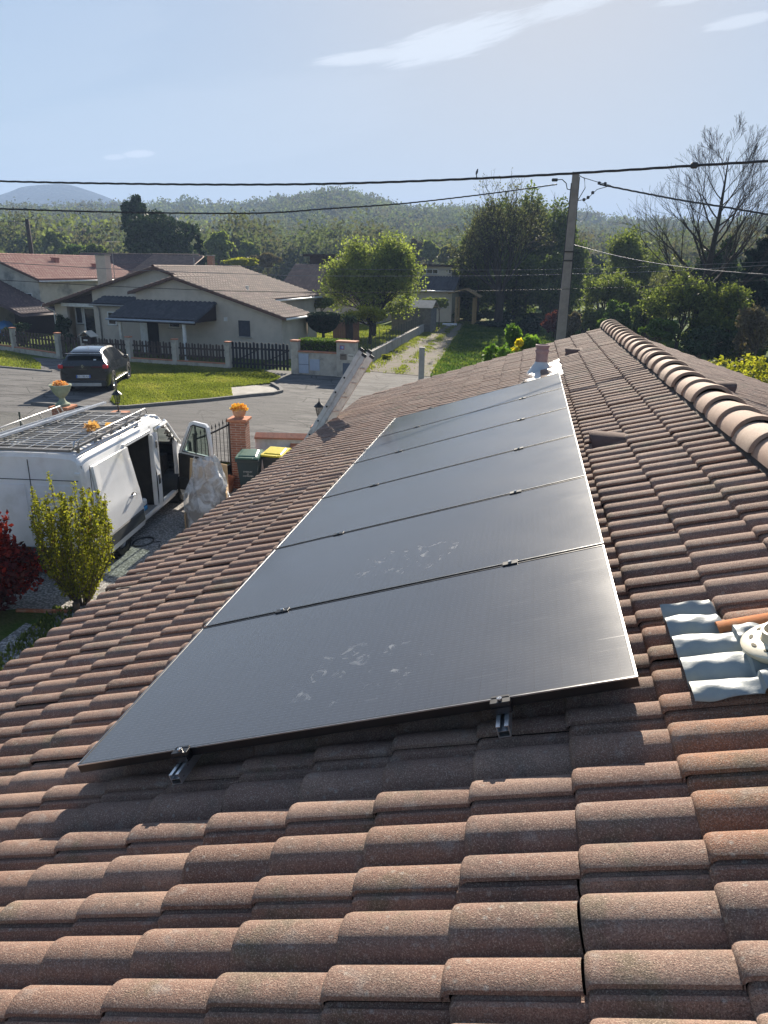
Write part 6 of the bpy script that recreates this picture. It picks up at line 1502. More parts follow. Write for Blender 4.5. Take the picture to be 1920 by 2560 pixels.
def mast(px_, ptop, pbase, Y, lab, src=None):
    p = atY(px_, ptop, Y); H2 = float(p[2]); o = thing('floodlight_mast', lab, 'floodlight', (float(p[0]), float(Y), 0), 0, 'floodlight masts of the sports ground')
    MB().tube([(0, 0, -.3), (0, 0, H2)], [.22, .12], 8).build('pole', M_ZINC, o, True)
    for r_ in range(2):
        for c_ in range(4):
            if (r_ == 1 and c_ in (0,)): continue
            x = (c_-1.5)*.85; z = H2-.2-r_*.95; b = MB(); b.bbox(x-.36, x+.36, -.25, .15, z-.36, z+.36, .08); b.build('floodlight', M_BLK, o)
    MB().box(-1.7, 1.7, -.05, .05, H2-.75, H2-.65).build('cross_arm', M_ZINC, o); return o
mast(637, 566, 660, 150, 'nearer floodlight mast with a cluster of lamps among the pale trees'); mast(880, 594, 640, 190, 'farther floodlight mast just above the leafy garden tree')
# ---------------------------------------------------------------- leaf materials
L_EVG = leafmat('dark_evergreen_leaf', (.018, .032, .014), (.035, .058, .024), (.075, .10, .06), .12, rough=.35)
L_CON = leafmat('dark_conifer_needle', (.012, .024, .018), (.025, .045, .028), None, .1)
L_SPR = leafmat('fresh_spring_leaf', (.08, .105, .032), (.145, .17, .05), (.22, .24, .08), .45)
L_YGR = leafmat('yellow_green_leaf', (.15, .15, .02), (.25, .25, .03), (.36, .32, .05), .5)
L_MID = leafmat('mid_green_leaf', (.05, .09, .02), (.09, .14, .03), (.14, .19, .05), .35)
L_GRY = leafmat('grey_green_haze_of_buds', (.09, .095, .05), (.14, .145, .075), (.19, .19, .10), .35)
L_BRN = leafmat('brown_twig_haze', (.10, .08, .055), (.15, .12, .08), (.20, .16, .11), .25)
L_RED = leafmat('red_photinia_leaf', (.09, .012, .014), (.26, .025, .022), (.55, .06, .035), .35, rough=.3)
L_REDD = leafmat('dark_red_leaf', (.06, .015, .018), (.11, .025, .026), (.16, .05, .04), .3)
L_GLD = leafmat('golden_yellow_flower', (.42, .34, .02), (.75, .58, .02), (.85, .70, .08), .4)
L_SPRB = leafmat('sunlit_spring_crown', (.11, .14, .04), (.18, .21, .065), (.27, .29, .10), .55)  # brighter copy of the spring leaf, backlight put into its colour
L_GRYB = leafmat('sunlit_budding_crown', (.12, .12, .07), (.18, .18, .10), (.25, .25, .14), .5)  # budding leaf again, raised in colour to stand for backlight
L_POP = leafmat('dense_olive_spring_foliage', (.055, .075, .025), (.10, .13, .04), (.17, .20, .065), .45)

# ---------------------------------------------------------------- near shrubs in the yard
def upright_shrub():
    """many upright wands from one foot, each set with small leaves"""
    r = np.random.RandomState(11); o = thing('yellow_green_shrub', 'upright yellow green shrub in young leaf in front of the van', 'shrub', (-6.82, 6.95, GZ)); br = Branch(11); P = []; T = []
    for i in range(58):
        a = r.uniform(0, 2*math.pi); sp = r.uniform(0, 1)**.6; L = r.uniform(1.5, 1.93)*(1-.10*sp)+(.25 if i % 12 == 0 else 0)
        p = np.array([.07*math.cos(a), .07*math.sin(a), 0.0]); n = 9; prev = p; f0 = .03
        for k in range(1, n+1):
            t = k/n; rad = sp*.47*(math.sin(min(t*1.5, 1)*math.pi/2)**1.1)*(1+.05*r.normal())
            q = np.array([p[0]+rad*math.cos(a)+.015*r.normal(), p[1]+rad*math.sin(a)+.015*r.normal(), L*t]); br.seg(prev, q, .009*(1-t)+.003, .009*(1-t-.1*0)+.0025, 4)
            if t > .16:
                m_ = int(18+12*t); f = r.uniform(0, 1, (m_, 1)); pts = prev+(q-prev)*f; d = r.normal(size=(m_, 3)); d[:, 2] += .3; pts = pts+d*.018*(1+1.2*(1-t)); P.append(pts); T.append(np.full(m_, t))
            prev = q
    br.build('stems', M_BARK, o); P = np.concatenate(P); T = np.concatenate(T)
    leaves('foliage', P, .031, L_YGR, o, 5, 1.4, up=.5, tv=np.clip(r.normal(.45, .28, len(P)), 0, 1))
    m_ = r.choice(len(P), 900, replace=False); m_ = m_[T[m_] > .55]; leaves('bronze_leaves', P[m_]+[0, 0, .01], .022, L_REDD, o, 6, 1.4, up=.6)
upright_shrub()
o = bush('red_photinia', 'red leaved photinia bush at the left edge in front of the van', 'bush', (-8.02, 6.35, GZ), .86, .75, 1.78, L_RED, 9500, .055, 21, 20, stems=9, small=.44, cz=.52, up=.3)
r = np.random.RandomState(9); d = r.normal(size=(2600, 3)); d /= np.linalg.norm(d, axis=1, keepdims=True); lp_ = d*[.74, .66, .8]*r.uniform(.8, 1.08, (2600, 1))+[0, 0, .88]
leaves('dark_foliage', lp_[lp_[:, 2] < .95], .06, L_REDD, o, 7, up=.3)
lg = thing('timber_edging', 'short log beside reddish edging boards at the foot of the yellow green shrub', 'edging', (-6.80, 6.72, GZ), R_(10))
MB().lathe([(0, 0), (.05, 0), (.05, .16), (0, .165)], (.05, -.05, 0), 12).build('log', M_BARK, lg); MB().bbox(-.85, -.02, -.10, -.05, 0, .05, .006).build('edging_board', M_TERRA, lg)
r = np.random.RandomState(3); n = 2600; P = np.stack([r.uniform(-7.3, -6.2, n), r.uniform(4.6, 6.75, n), np.full(n, GZ+.03)], 1); P = P[(P[:, 0] > -7.15+(6.75-P[:, 1])*.1) & (P[:, 0] < -6.55+(6.75-P[:, 1])*.36)&(r.uniform(size=n) > .35)]
tag(leaves('grass_tufts', P, .035, L_SPR, None, 4, 2.4, up=2.0), 'weedy grass along the gravel edge below the eaves', 'grass', kind='stuff')
# lawn blades on the near part of the neighbour's lawn
def in_poly(P, poly):
    x, y = P[:, 0], P[:, 1]; c = np.zeros(len(P), bool); n = len(poly)
    for i in range(n):
        x1, y1 = poly[i]; x2, y2 = poly[(i+1) % n]; hit = ((y1 > y) != (y2 > y)) & (x < (x2-x1)*(y-y1)/(y2-y1+1e-12)+x1); c ^= hit
    return c
L_GRS = leafmat('lawn_blade', (.12, .14, .03), (.17, .19, .045), (.25, .24, .08), .5, rough=.6)
L_GRS2 = leafmat('dark_meadow_blade', (.05, .09, .02), (.08, .12, .03), (.13, .16, .04), .45, rough=.6)  # meadow blades, a darker green than the lawn ones
def lawnblades(name, poly, n, size, mat, seed, lab, z=.03):
    r = np.random.RandomState(seed); xs = [p[0] for p in poly]; ys = [p[1] for p in poly]; P = np.stack([r.uniform(min(xs), max(xs), n), r.uniform(min(ys), max(ys), n), np.full(n, z)], 1); P = P[in_poly(P, poly)]
    q = np.sin(P[:, 0]*1.7+np.sin(P[:, 1]*1.1)*2)*.3+np.sin(P[:, 1]*2.3+P[:, 0]*.7)*.22+np.sin(P[:, 0]*5.1+P[:, 1]*3.7)*.12; tv = np.clip(.45+q+r.normal(0, .2, len(P)), 0, 1)
    return tag(leaves(name, P, size, mat, None, seed, 2.6, up=1.6, tv=tv), lab, 'grass', kind='stuff')
lawnblades('lawn_grass', lawn, 90000, .045, L_GRS, 5, 'sunlit lawn grass inside the kerb across the street')
lawnblades('verge_grass_blades', [(-34, 28.6), (-24.3, 27.9), (-21.9, 27.35), (-23.2, 29.2), (-25.3, 31.3), (-27.6, 33.0), (-34, 35.5)], 30000, .05, L_GRS, 6, 'grass strip in front of the left picket fence')
def track_blades():
    r = np.random.RandomState(8); n = 60000; y = r.uniform(31, 64, n); t = (y-31)/33; xl = -7.95+.55*t; xr = -4.5-1.3*t; x = r.uniform(-.35, 1.12, n)*(xr-xl)+xl
    u = (x-xl)/(xr-xl); p = np.exp(-((u+.05)/.16)**2)*1.2+.75*np.exp(-((u-.52)/.10)**2)*(np.sin(y*1.3+np.sin(y*.7)*3) > -.5)+np.exp(-((u-1.05)/.10)**2)
    p *= .5+.5*np.sin(x*7+y*2.3)*np.sin(y*1.1+2); k_ = r.uniform(size=n) < p
    P = np.stack([x, y, np.full(n, .03)], 1)[k_]; tag(leaves('track_grass', P, .05, L_GRS, None, 8, 2.4, up=1.4), 'straw tinged grass along the edges and middle of the gravel track', 'grass', kind='stuff')
track_blades()
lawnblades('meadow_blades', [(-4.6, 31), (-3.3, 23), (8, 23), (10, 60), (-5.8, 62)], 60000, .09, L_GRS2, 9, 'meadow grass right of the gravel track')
lawnblades('garden_grass', [(-9.2, 34), (-8.8, 58), (-18, 60), (-16, 36)], 20000, .07, L_GRS, 10, 'sunny grass in the garden behind the wire fence')

# ---------------------------------------------------------------- gardens across the street
def box_hedge(name, lab, loc, rz, L, W, H, mat, n, size, seed, z0=0):
    r = np.random.RandomState(seed); o = thing(name, lab, 'hedge', loc, rz); P = r.uniform(0, 1, (n, 3)); f = r.randint(0, 5, n)
    P[f == 0, 0] = r.uniform(-.03, .05, (f == 0).sum()); P[f == 1, 0] = 1-r.uniform(-.03, .05, (f == 1).sum()); P[(f == 2), 1] = r.uniform(-.04, .10, (f == 2).sum()); P[f >= 3, 2] = 1-r.uniform(-.06, .10, (f >= 3).sum()); 
    g = f == 2; P = P*[L, W, H]+[0, 0, z0]; leaves('foliage', P, size, mat, o, seed)
    b = MB(); b.bbox(.08, L-.08, .10, W-.08, z0, z0+H-.12, .05); b.build('stems', M_BARKD, o); return o
box_hedge('clipped_hedge', 'clipped box shaped hedge above the meter wall', FW(13.2, .22), HA, 2.15, 1.1, 1.1, L_MID, 9000, .055, 31, .35)
box_hedge('clipped_hedge', 'low dark hedge running behind the clipped one', FW(12.9, 1.6), HA, 2.9, .6, .9, L_EVG, 4000, .06, 32, .2)
# bowl shaped topiary
r = np.random.RandomState(33); tp = atY(808, 850, 37); zt_ = float(atY(808, 786, 37)[2]); zb_ = float(atY(808, 832, 37)[2])
o = thing('topiary_bush', 'dark bush clipped into a wide bowl behind the hedge', 'topiary', (float(tp[0]), 37.0, 0)); n = 11000; a = r.uniform(0, 6.283, n); q = r.uniform(0, 1, n)
R1 = .93; top = r.uniform(0, 1, n) < .38; rad = np.where(top, R1*np.sqrt(q), R1*np.sqrt(np.clip(1-(1-q)**2.1, 0, 1))); z = np.where(top, zt_+.10*(1-(rad/R1)**2), zb_+(zt_-zb_)*q)+r.normal(0, .012, n)
leaves('foliage', np.stack([rad*np.cos(a), rad*np.sin(a), z], 1), .045, L_CON, o, 33)
MB().lathe([(0, zb_+.03), (R1*.55, zb_+.12), (R1*.85, zb_+(zt_-zb_)*.5), (R1*.94, zt_-.04), (0, zt_+.05)], (0, 0, 0), 20).build('inner_twigs', M_BARKD, o, True); MB().tube([(0, 0, -.1), (.02, 0, zb_+.1)], [.10, .08], 8).build('trunk', M_BARKD, o)
def TR(pxc, ptop, Y, wpx, pbot=None):
    """position, height and half width of a tree read from the photograph at distance Y"""
    p = atY(pxc, ptop, Y); q = atY(pxc+wpx/2, ptop, Y); q2 = atY(pxc-wpx/2, ptop, Y)
    zb = float(atY(pxc, pbot, Y)[2]) if pbot else None
    return (float(p[0]), float(Y), 0), float(p[2]), float(abs(q[0]-q2[0])/2), zb
def T(name, lab, cat, pxc, ptop, Y, wpx, pbot, mat, n, size, seed, depth=.9, **kw):
    loc, h, rx, zb = TR(pxc, ptop, Y, wpx, pbot)
    return leafy_tree(name, lab, cat, loc, h, rx, rx*depth, max(zb, .3), mat, n, size, seed, **kw)
def twig_tree(name, lab, cat, pxc, ptop, Y, wpx, pbot, mat, nl, size, seed, trunk_r=.2, sig=.16, limbs=7, depth=4, bark=None, group=None, trunk_h=None, dens=3, up=.16, spread=.55, flat=1.0, lift=.0):
    """a tree grown limb by limb, fitted to its real height and spread, with leaves gathered along its twigs"""
    loc, h, rx, zb = TR(pxc, ptop, Y, wpx, pbot); o = thing(name, lab, cat, loc, 0, group); br = Branch(seed); th = trunk_h or max(zb*.9, .5)
    br.seg(np.array([0, 0, -.15]), np.array([.03, 0, th]), trunk_r, trunk_r*.8, 9); rg = random.Random(seed)
    for i in range(limbs):
        a = i*2.4+rg.uniform(-.4, .4); e = rg.uniform(.15, 1.3) if i else 1.5; d = np.array([math.cos(a)*math.cos(e), math.sin(a)*math.cos(e), math.sin(e)]); br.grow(np.array([.03, 0, th-.1+.12*(i % 3)]), d, (h-th)*.42, trunk_r*.55, depth, spread, dens, .70, up, .11, .58, .6, 3, .005)
    V = np.concatenate(br.V); tp = np.array(br.tips); m_ = V[:, 2] > th; sz_ = (h-th)/(np.percentile(V[m_, 2], 99.7)-th); sx = rx*1.02/np.percentile(np.abs(V[m_, 0]), 97.5); sy = rx*.9/np.percentile(np.abs(V[m_, 1]), 97.5)
    for W in (V, tp):
        up_ = np.clip((W[:, 2]-th)/(.15*(h-th)), 0, 1); W[:, 0] *= 1+(sx-1)*up_; W[:, 1] *= 1+(sy-1)*up_; hi = W[:, 2] > th; W[hi, 2] = th+(W[hi, 2]-th)*sz_
    raw('trunk', V, np.array(br.F), bark or M_BARKD, o, True)
    r = np.random.RandomState(seed); k_ = r.randint(0, len(tp), nl); P = tp[k_]+r.normal(0, sig, (nl, 3)); tv = np.clip(r.normal(.5, .22, nl)+.15*np.sin(k_*.05), 0, 1)
    leaves('crown', P, size, mat, o, seed, 1.7, up=.4, tv=tv); return o
twig_tree('garden_tree', 'broad leafy garden tree in fresh leaf before the two level house', 'tree', 936, 602, 49, 200, 785, L_SPRB, 30000, .115, 41, .20, .20, 13, 4, dens=3, trunk_h=1.0, up=.10)
twig_tree('young_garden_tree', 'small spreading garden tree with a forked trunk in front of the broad one', 'tree', 925, 768, 43, 116, 812, L_YGR, 4200, .09, 42, .10, .10, 5, 3)
T('fig_tree', 'small pale green tree beside the brown roofed house wall', 'tree', 805, 738, 46, 62, 775, L_SPR, 1300, .13, 43, k=12, trunk_r=.06)
p = atY(872, 850, 39); o = thing('tree_stump', 'tall cut tree trunk with ivy standing behind the letter box pillar', 'tree stump', (float(p[0]), 39.0, 0)); br = Branch(44)
br.seg(np.array([0, 0, -.1]), np.array([.03, 0, 1.0]), .24, .21, 10); br.seg(np.array([.03, 0, 1.0]), np.array([0, .02, 1.75]), .21, .22, 10); br.seg(np.array([0, 0, 1.5]), np.array([.28, 0, 1.95]), .12, .08, 8); br.seg(np.array([0, 0, 1.5]), np.array([-.2, 0, 1.98]), .12, .09, 8); br.build('trunk', M_BARKD, o); leaves('ivy', np.random.RandomState(3).normal(size=(400, 3))*[.25, .25, .12]+[0, 0, 1.8], .08, L_EVG, o, 3)
p = atY(755, 795, 39); ft = thing('wooden_fence_panel', 'reddish wooden fence panels behind the bowl shaped bush', 'fence', (float(atY(832, 800, 44)[0]), 44.0, 0), R_(-7)); b = MB()
for i in range(12): b.bbox(i*.15, i*.15+.14, 0, .02, 0, 1.55+.04*(i % 2), .003)
b.build('boards', pm('reddish_boards', (.24, .13, .10), (.18, .10, .08), 8, .85), ft); MB().box(0, 1.8, .021, .06, .3, .4).build('rail', M_PLANK, ft)
bush('round_bush', 'round dark bush on the grass behind the left picket fence', 'bush', (float(atY(50, 830, 36)[0]), 36.0, 0), .95, .9, 1.25, L_EVG, 3000, .08, 45)
bush('doorstep_shrub', 'large leaved evergreen shrub beside the glass door of the pale house', 'shrub', HW(-4.75, 1.9), .62, .5, 1.75, L_EVG, 700, .16, 46, k=9, small=.36, cz=.6)
bush('doorstep_shrub', 'low dark plant between the letter box and the house door', 'shrub', HW(-3.2, .4), .5, .4, .85, L_EVG, 900, .08, 47, k=8)
fb = thing('flower_bed', 'bed of orange and yellow flowers beside the barn', 'flower bed', HW(-12.2, 1.4), HA)
MB().box(-2.6, 2.4, -.4, .5, -.1, .32).build('planter', M_CONC, fb); r = np.random.RandomState(6); leaves('flowers', r.uniform(-1, 1, (700, 3))*[2.4, .4, .14]+[-.1, .05, .5], .10, M_ORFL, fb, 6); leaves('foliage', r.uniform(-1, 1, (1200, 3))*[2.4, .4, .12]+[-.1, .05, .40], .08, L_MID, fb, 7)
for k_, (pxx, Y) in enumerate(((1085, 57), (1120, 57.5), (1040, 58))):
    T('espalier_shrub', ['pale green shrub left of the cream house window', 'pale green shrub under the cream house eaves near the window', 'pale green shrub behind the shed roof'][k_], 'shrub', pxx-20, 742, Y, 60, 775, L_SPR, 900, .14, 50+k_, k=10, trunk_r=.05)
p = gnd(1160, 905, 0)
L_FOR = leafmat('bright_shrub_leaf', (.06, .12, .02), (.10, .18, .03), (.16, .24, .04), .45)
for k_, (a, zt_, Y, rx) in enumerate(((1328, 812, 24.0, 1.15), (1262, 848, 20.5, .85), (1288, 799, 26.0, .6))):
    q = atY(a, zt_, Y); z_ = float(q[2]); lab = ['green bush with golden flowers beyond the tiled roof', 'low golden flowered shrub where the roof edge begins', 'tallest green shoot of the golden flowered bushes beyond the roof'][k_]
    bush('forsythia_bush', lab, 'bush', (float(q[0]), Y, 0), rx, .9, z_, L_FOR, 5200, .10, 55+k_, k=22, small=.32, cz=.55)
    o = [x for x in bpy.data.objects if x.get('label') == lab][0]; r = np.random.RandomState(60+k_); cc = crown_lobes(r, (0, 0, z_*.62), rx*.9, .8, z_*.40, 4 if k_ != 1 else 8, .17)
    if k_ < 2: leaves('flowers', blob_points(r, cc, 520, .4), .085, L_GLD, o, 61+k_)
bush('lime_weed', 'bright lime green clump at the foot of the low wall by the track', 'weed', (float(gnd(965, 898)[0]), float(gnd(965, 898)[1]), 0), .38, .3, .35, L_YGR, 700, .06, 64, k=6)

# ---------------------------------------------------------------- trees: middle distance, left to right
T('broad_evergreen', 'large dark evergreen tree behind the red and grey roofs', 'tree', 388, 516, 78, 205, 662, L_EVG, 30000, .27, 70, k=70, small=.34, trunk_r=.35, cz=None, depth=.8)
loc, h, rx, zb = TR(340, 472, 80, 62, 560); leafy_tree('pointed_evergreen', 'pointed dark evergreen top standing above the broad evergreen', 'tree', loc, h, rx*1.25, rx*1.1, zb-3, L_EVG, 7000, .28, 71, k=34, small=.28, trunk_r=.25)
def conifer(name, lab, loc, h, rb, n, size, seed, mat=L_CON):
    r = np.random.RandomState(seed); o = thing(name, lab, 'tree', loc); br = Branch(seed); br.seg(np.array([0, 0, -.1]), np.array([0, 0, h*.97]), .018*h, .01, 7); P = []
    nb = int(h*7)
    for i in range(nb):
        t = r.uniform(.06, .98); L = rb*(1-t)**.8*r.uniform(.65, 1.15)+.08; a = r.uniform(0, 6.283); z0 = t*h; e = np.array([L*math.cos(a), L*math.sin(a), z0-.18*L+.10*L*r.normal()]); s_ = np.array([0, 0, z0]); br.seg(s_, e, .02*L+.006, .004, 4)
        m_ = max(6, int(n/nb*L/rb*1.9)); f = r.uniform(.12, 1.03, (m_, 1)); w_ = r.normal(size=(m_, 3))*[.10, .10, .05]*L*1.1; P.append(s_+(e-s_)*f+w_+[0, 0, -.03*L])
    br.build('trunk', M_BARKD, o); P = np.concatenate(P); leaves('crown', P, size, mat, o, seed, 2.2, tv=np.clip(r.normal(.45, .25, len(P)), 0, 1)); return o
loc, h, rx, zb = TR(495, 575, 70, 42); conifer('small_conifer', 'small dark conifer to the right of the broad evergreen', loc, h, 1.25, 3000, .22, 72)
loc, h, rx, zb = TR(465, 597, 72, 20); conifer('small_conifer', 'thin dark spire between the broad evergreen and the small conifer', loc, h, .6, 1200, .2, 73)
mids = [(20, 565, 120, 70, L_GRYB, 'olive brown tree at the far left edge'), (60, 585, 105, 80, L_MID, 'low green tree left of the dark street light pole'), (125, 562, 100, 92, L_SPRB, 'light green tree right of the dark street light pole'),
        (185, 605, 85, 84, L_MID, 'low mid green tree behind the red roof ridge'), (232, 608, 84, 80, L_POP, 'dark green tree directly left of the broad evergreen'), (215, 570, 130, 60, L_BRN, 'brown leafless tree behind the red roof'),
        (275, 590, 125, 56, L_GRYB, 'greyish tree behind the television aerial'), (545, 572, 95, 82, L_SPRB, 'pale spring green tree right of the small conifer'), (583, 585, 110, 70, L_GRYB, 'olive tree left of the nearer floodlight mast'),
        (620, 598, 105, 64, L_SPRB, 'light green tree around the foot of the nearer mast'), (668, 630, 88, 84, L_BRN, 'orange brown tree behind the brown roof ridge'), (600, 640, 84, 90, L_YGR, 'low yellow green bush line behind the brown roof'),
        (782, 590, 140, 52, L_SPRB, 'round light green tree above the two level house'), (740, 610, 150, 50, L_GRYB, 'grey green tree left of the round light green one'), (850, 602, 145, 60, L_YGR, 'yellowish tree beside the farther mast'),
        (905, 600, 150, 60, L_GRYB, 'greyish tree behind the top of the leafy garden tree'), (1000, 594, 120, 50, L_SPRB, 'pale green tree right of the leafy garden tree'), (1040, 592, 118, 54, L_BRN, 'bare brownish tree above the cream house'), (1080, 594, 112, 58, L_SPRB, 'light green tree above the cream house roof'), (1120, 600, 100, 60, L_GRYB, 'grey green tree at the left foot of the tall bare tree')]
for k_, (a, c_, Y, w_, m_, lab) in enumerate(mids):
    T('distant_tree', lab, 'tree', a, c_, Y, w_, 668, m_, 6500, .0026*Y, 100+k_, k=34, small=.27, trunk_r=.16, depth=.8, group='trees between the village and the wooded hill', bare=2)

# the tall half bare tree with leafy poplars behind it, right of the track
bt = thing('tall_bare_tree', 'tall broad tree with dark bare branches right of the gravel track', 'tree', (float(atY(1245, 800, 60)[0]), 60.0, 0)); br = Branch(81)
for ang_, L in ((0.0, 1), (2.4, .8)):
    pass
br.seg(np.array([0, 0, -.2]), np.array([.15, 0, 3.0]), .62, .46, 10)
for i, (dx, dy, dz, L, rr_) in enumerate(((.05, 0, 1, 5.0, .38), (-.55, .2, .85, 4.6, .24), (.5, -.2, .9, 4.8, .24), (-.85, -.3, .5, 3.8, .16), (.8, .3, .6, 4.2, .17), (.1, -.6, .8, 4.2, .17), (-.1, .7, .8, 4.2, .17))):
    br.grow(np.array([.1*dx, .1*dy, 2.2+.3*i]), np.array([dx, dy, dz]), L*.78, rr_, 4, .55, 3, .70, .10, .13, .55, .6, 3, .011)
H0 = max(v[:, 2].max() for v in br.V); tgt = float(atY(1245, 425, 60)[2])
V_ = np.concatenate(br.V); V_[:, 2] *= tgt/V_[:, 2].max(); wx = np.abs(np.percentile(V_[:, 0], [1, 99])).max(); want = (float(atY(1370, 500, 60)[0])-float(atY(1120, 500, 60)[0]))/2; V_[:, :2] *= want/wx
raw('trunk', V_, np.array(br.F), M_BARKD, bt, True)
tips = np.array(br.tips)*[want/wx, want/wx, tgt/H0]; r = np.random.RandomState(5); tips = tips[r.choice(len(tips), min(len(tips), 5000), replace=False)]
leaves('young_leaves', tips+r.normal(0, .15, tips.shape), .10, L_GRY, bt, 5)
ORD_ = 'first second third fourth fifth sixth seventh eighth ninth tenth'.split()
pops = [(1405, 478, 72, 118, 'rightmost tall tree of the dense olive clump behind the pole'), (1335, 462, 74, 140, 'tallest tree of the dense olive clump left of the pole'), (1262, 480, 70, 140, 'olive tree in the middle of the dense clump'), (1205, 535, 68, 120, 'olive tree in the left part of the dense clump'), (1438, 560, 68, 90, 'olive tree low on the right of the clump beyond the pole'), (1180, 640, 70, 110, 'low dense tree at the left of the clump'), (1300, 620, 66, 170, 'broad low tree filling the foot of the olive clump'), (1390, 640, 64, 150, 'low dense tree directly behind the concrete pole')]
for k_, (a, c_, Y, w_, lab) in enumerate(pops):
    T('olive_poplar', lab, 'tree', a, c_, Y, w_, 815, L_POP, 13000, .18, 130+k_, k=80, small=.30, trunk_r=.22, depth=.8, group='dense clump of olive trees beside the pole', bare=5)
for k_, (a, c_, Y, w_, m_, lab) in enumerate(((1395, 775, 52, 90, L_REDD, 'dark reddish bush left of the concrete pole foot'), (1430, 782, 48, 60, L_BRN, 'brownish bush right of the concrete pole foot'), (1330, 790, 55, 80, L_CON, 'dark bush in the shade of the olive trees'), (1465, 760, 55, 56, L_CON, 'dark green bush right of the brownish one'), (1240, 800, 60, 120, L_CON, 'low dark undergrowth at the foot of the tall bare tree'), (1160, 808, 64, 40, L_SPR, 'small sunlit bush at the end of the track'), (1300, 795, 61, 30, L_SPR, 'little sunlit shoot between the dark trunks'))):
    loc, h, rx, zb = TR(a, c_, Y, w_, 840); bush('undergrowth_bush', lab, 'bush', loc, rx, rx, h, m_, 3400, .12, 150+k_, k=16, stems=9)

for k_, a in enumerate(range(1155, 1450, 36)):
    loc, h, rx, zb = TR(a, 772+(k_*7) % 13, 65+k_ % 3, 62, 840); bush('undergrowth_bush', ORD_[k_]+' bush from the left in the dark hedge under the tall olive trees', 'bush', loc, rx, rx*.8, h, L_EVG if k_ % 2 else L_POP, 2600, .14, 400+k_, k=18, small=.34, group='dark hedge under the olive trees')
# right hand group beyond the ridge
twig_tree('leaning_willow', 'pale yellow green tree right of the concrete pole', 'tree', 1580, 585, 62, 140, 790, L_SPR, 13000, .14, 171, .14, .22, 6, 4)
twig_tree('leaning_willow', 'lower yellow green tree between the pole and the pale tree', 'tree', 1520, 690, 52, 130, 790, L_SPR, 8000, .11, 172, .12, .16, 6, 3)
T('dark_poplar', 'blue dark tree far behind the pale yellow green tree', 'tree', 1490, 640, 95, 60, 760, L_CON, 5000, .25, 173, k=24, trunk_r=.2)
loc, h, rx, zb = TR(1614, 612, 75, 26); conifer('dark_spire', 'narrow dark conifer in front of the right hill', loc, h, .8, 2200, .2, 174)
T('grey_twiggy_tree', 'grey twiggy tree left of the big bare tree', 'tree', 1690, 640, 52, 150, 800, L_GRY, 4800, .11, 175, k=30, small=.3, trunk_r=.12, bare=14)
T('rounded_dark_tree', 'large rounded dark tree behind the big bare tree on the right', 'tree', 1815, 590, 50, 150, 880, L_EVG, 14000, .15, 176, k=50, small=.3, trunk_r=.25, bare=4)
twig_tree('ivy_tree', 'yellow green ivy clad tree in front of the dark rounded one', 'tree', 1715, 690, 40, 170, 850, L_SPR, 9000, .09, 177, .12, .13, 6, 4)
twig_tree('ivy_tree', 'yellow green leafy limb right of the big trunk', 'tree', 1830, 715, 40, 130, 850, L_SPR, 5000, .09, 178, .10, .13, 5, 3)
loc, h, rx, zb = TR(1925, 560, 44, 120); conifer('drooping_cedar', 'dark drooping conifer at the right edge', loc, h, 3.2, 9000, .22, 179, L_CON)
T('dark_thicket', 'dark thicket under the big bare tree at the right', 'bush', 1790, 800, 36, 190, 900, L_EVG, 6500, .10, 180, k=30, small=.3, trunk_r=.1, bare=8)
T('dark_thicket', 'dark thicket low behind the tiled ridge', 'bush', 1650, 790, 38, 110, 860, L_MID, 4500, .10, 181, k=26, small=.3, trunk_r=.1, bare=6)
T('purple_shrub', 'purplish bare shrub at the right edge below the cedar', 'bush', 1905, 720, 34, 110, 930, L_BRN, 3800, .08, 182, k=26, small=.3, trunk_r=.08, bare=16)
for k_, (a, Y) in enumerate(((1790, 20), (1850, 18.5), (1905, 17.5))):
    q = atY(a, 900, Y); z_ = float(atY(a, [880, 895, 880][k_], Y)[2]); bush('laurel_bush', ['yellow green bush behind the far roof slope, leftmost', 'yellow green bush behind the far roof slope, middle one', 'yellow green bush behind the far roof slope at the right edge'][k_], 'bush', (float(q[0]), Y, GZ), .85, .7, z_+.3, L_YGR, 2600, .07, 190+k_, k=12, cz=.6)
r = np.random.RandomState(12)
belt = [(1150, 640, 95), (1200, 650, 98), (1262, 655, 92), (1330, 640, 96), (1400, 650, 90), (1462, 640, 88), (1512, 655, 84), (1560, 650, 90), (1612, 640, 86), (1668, 655, 82), (1722, 645, 88), (1780, 650, 80), (1838, 640, 84), (1895, 650, 80), (1950, 640, 84)]
ORD = 'first second third fourth fifth sixth seventh eighth ninth tenth eleventh twelfth thirteenth fourteenth fifteenth'.split()
for k_, (a, c_, Y) in enumerate(belt):
    T('belt_tree', ORD[k_]+' tree from the left in the dark belt behind the right hand gardens', 'tree', a, c_, Y, 105, 742, (L_POP, L_MID, L_GRY)[k_ % 3], 4200, .24, 300+k_, k=30, small=.3, trunk_r=.16, depth=.7, group='belt of trees behind the right hand gardens', bare=1)
for k_, (a, c_, Y, w_, m_, lab) in enumerate(((1560, 740, 46, 130, L_MID, 'mid green bush mass left of the ridge end'), (1640, 720, 44, 120, L_POP, 'olive bush mass behind the ridge end'), (1490, 760, 50, 80, L_SPR, 'sunlit pale bush just right of the concrete pole'), (1760, 760, 40, 150, L_POP, 'olive undergrowth around the big bare trunk'), (1880, 770, 38, 150, L_POP, 'olive undergrowth at the right edge'))):
    loc, h, rx, zb = TR(a, c_, Y, w_, 840); bush('garden_bush', lab, 'bush', loc, rx, rx*.8, h, m_, 8500, .11, 330+k_, k=40, small=.24, stems=9)
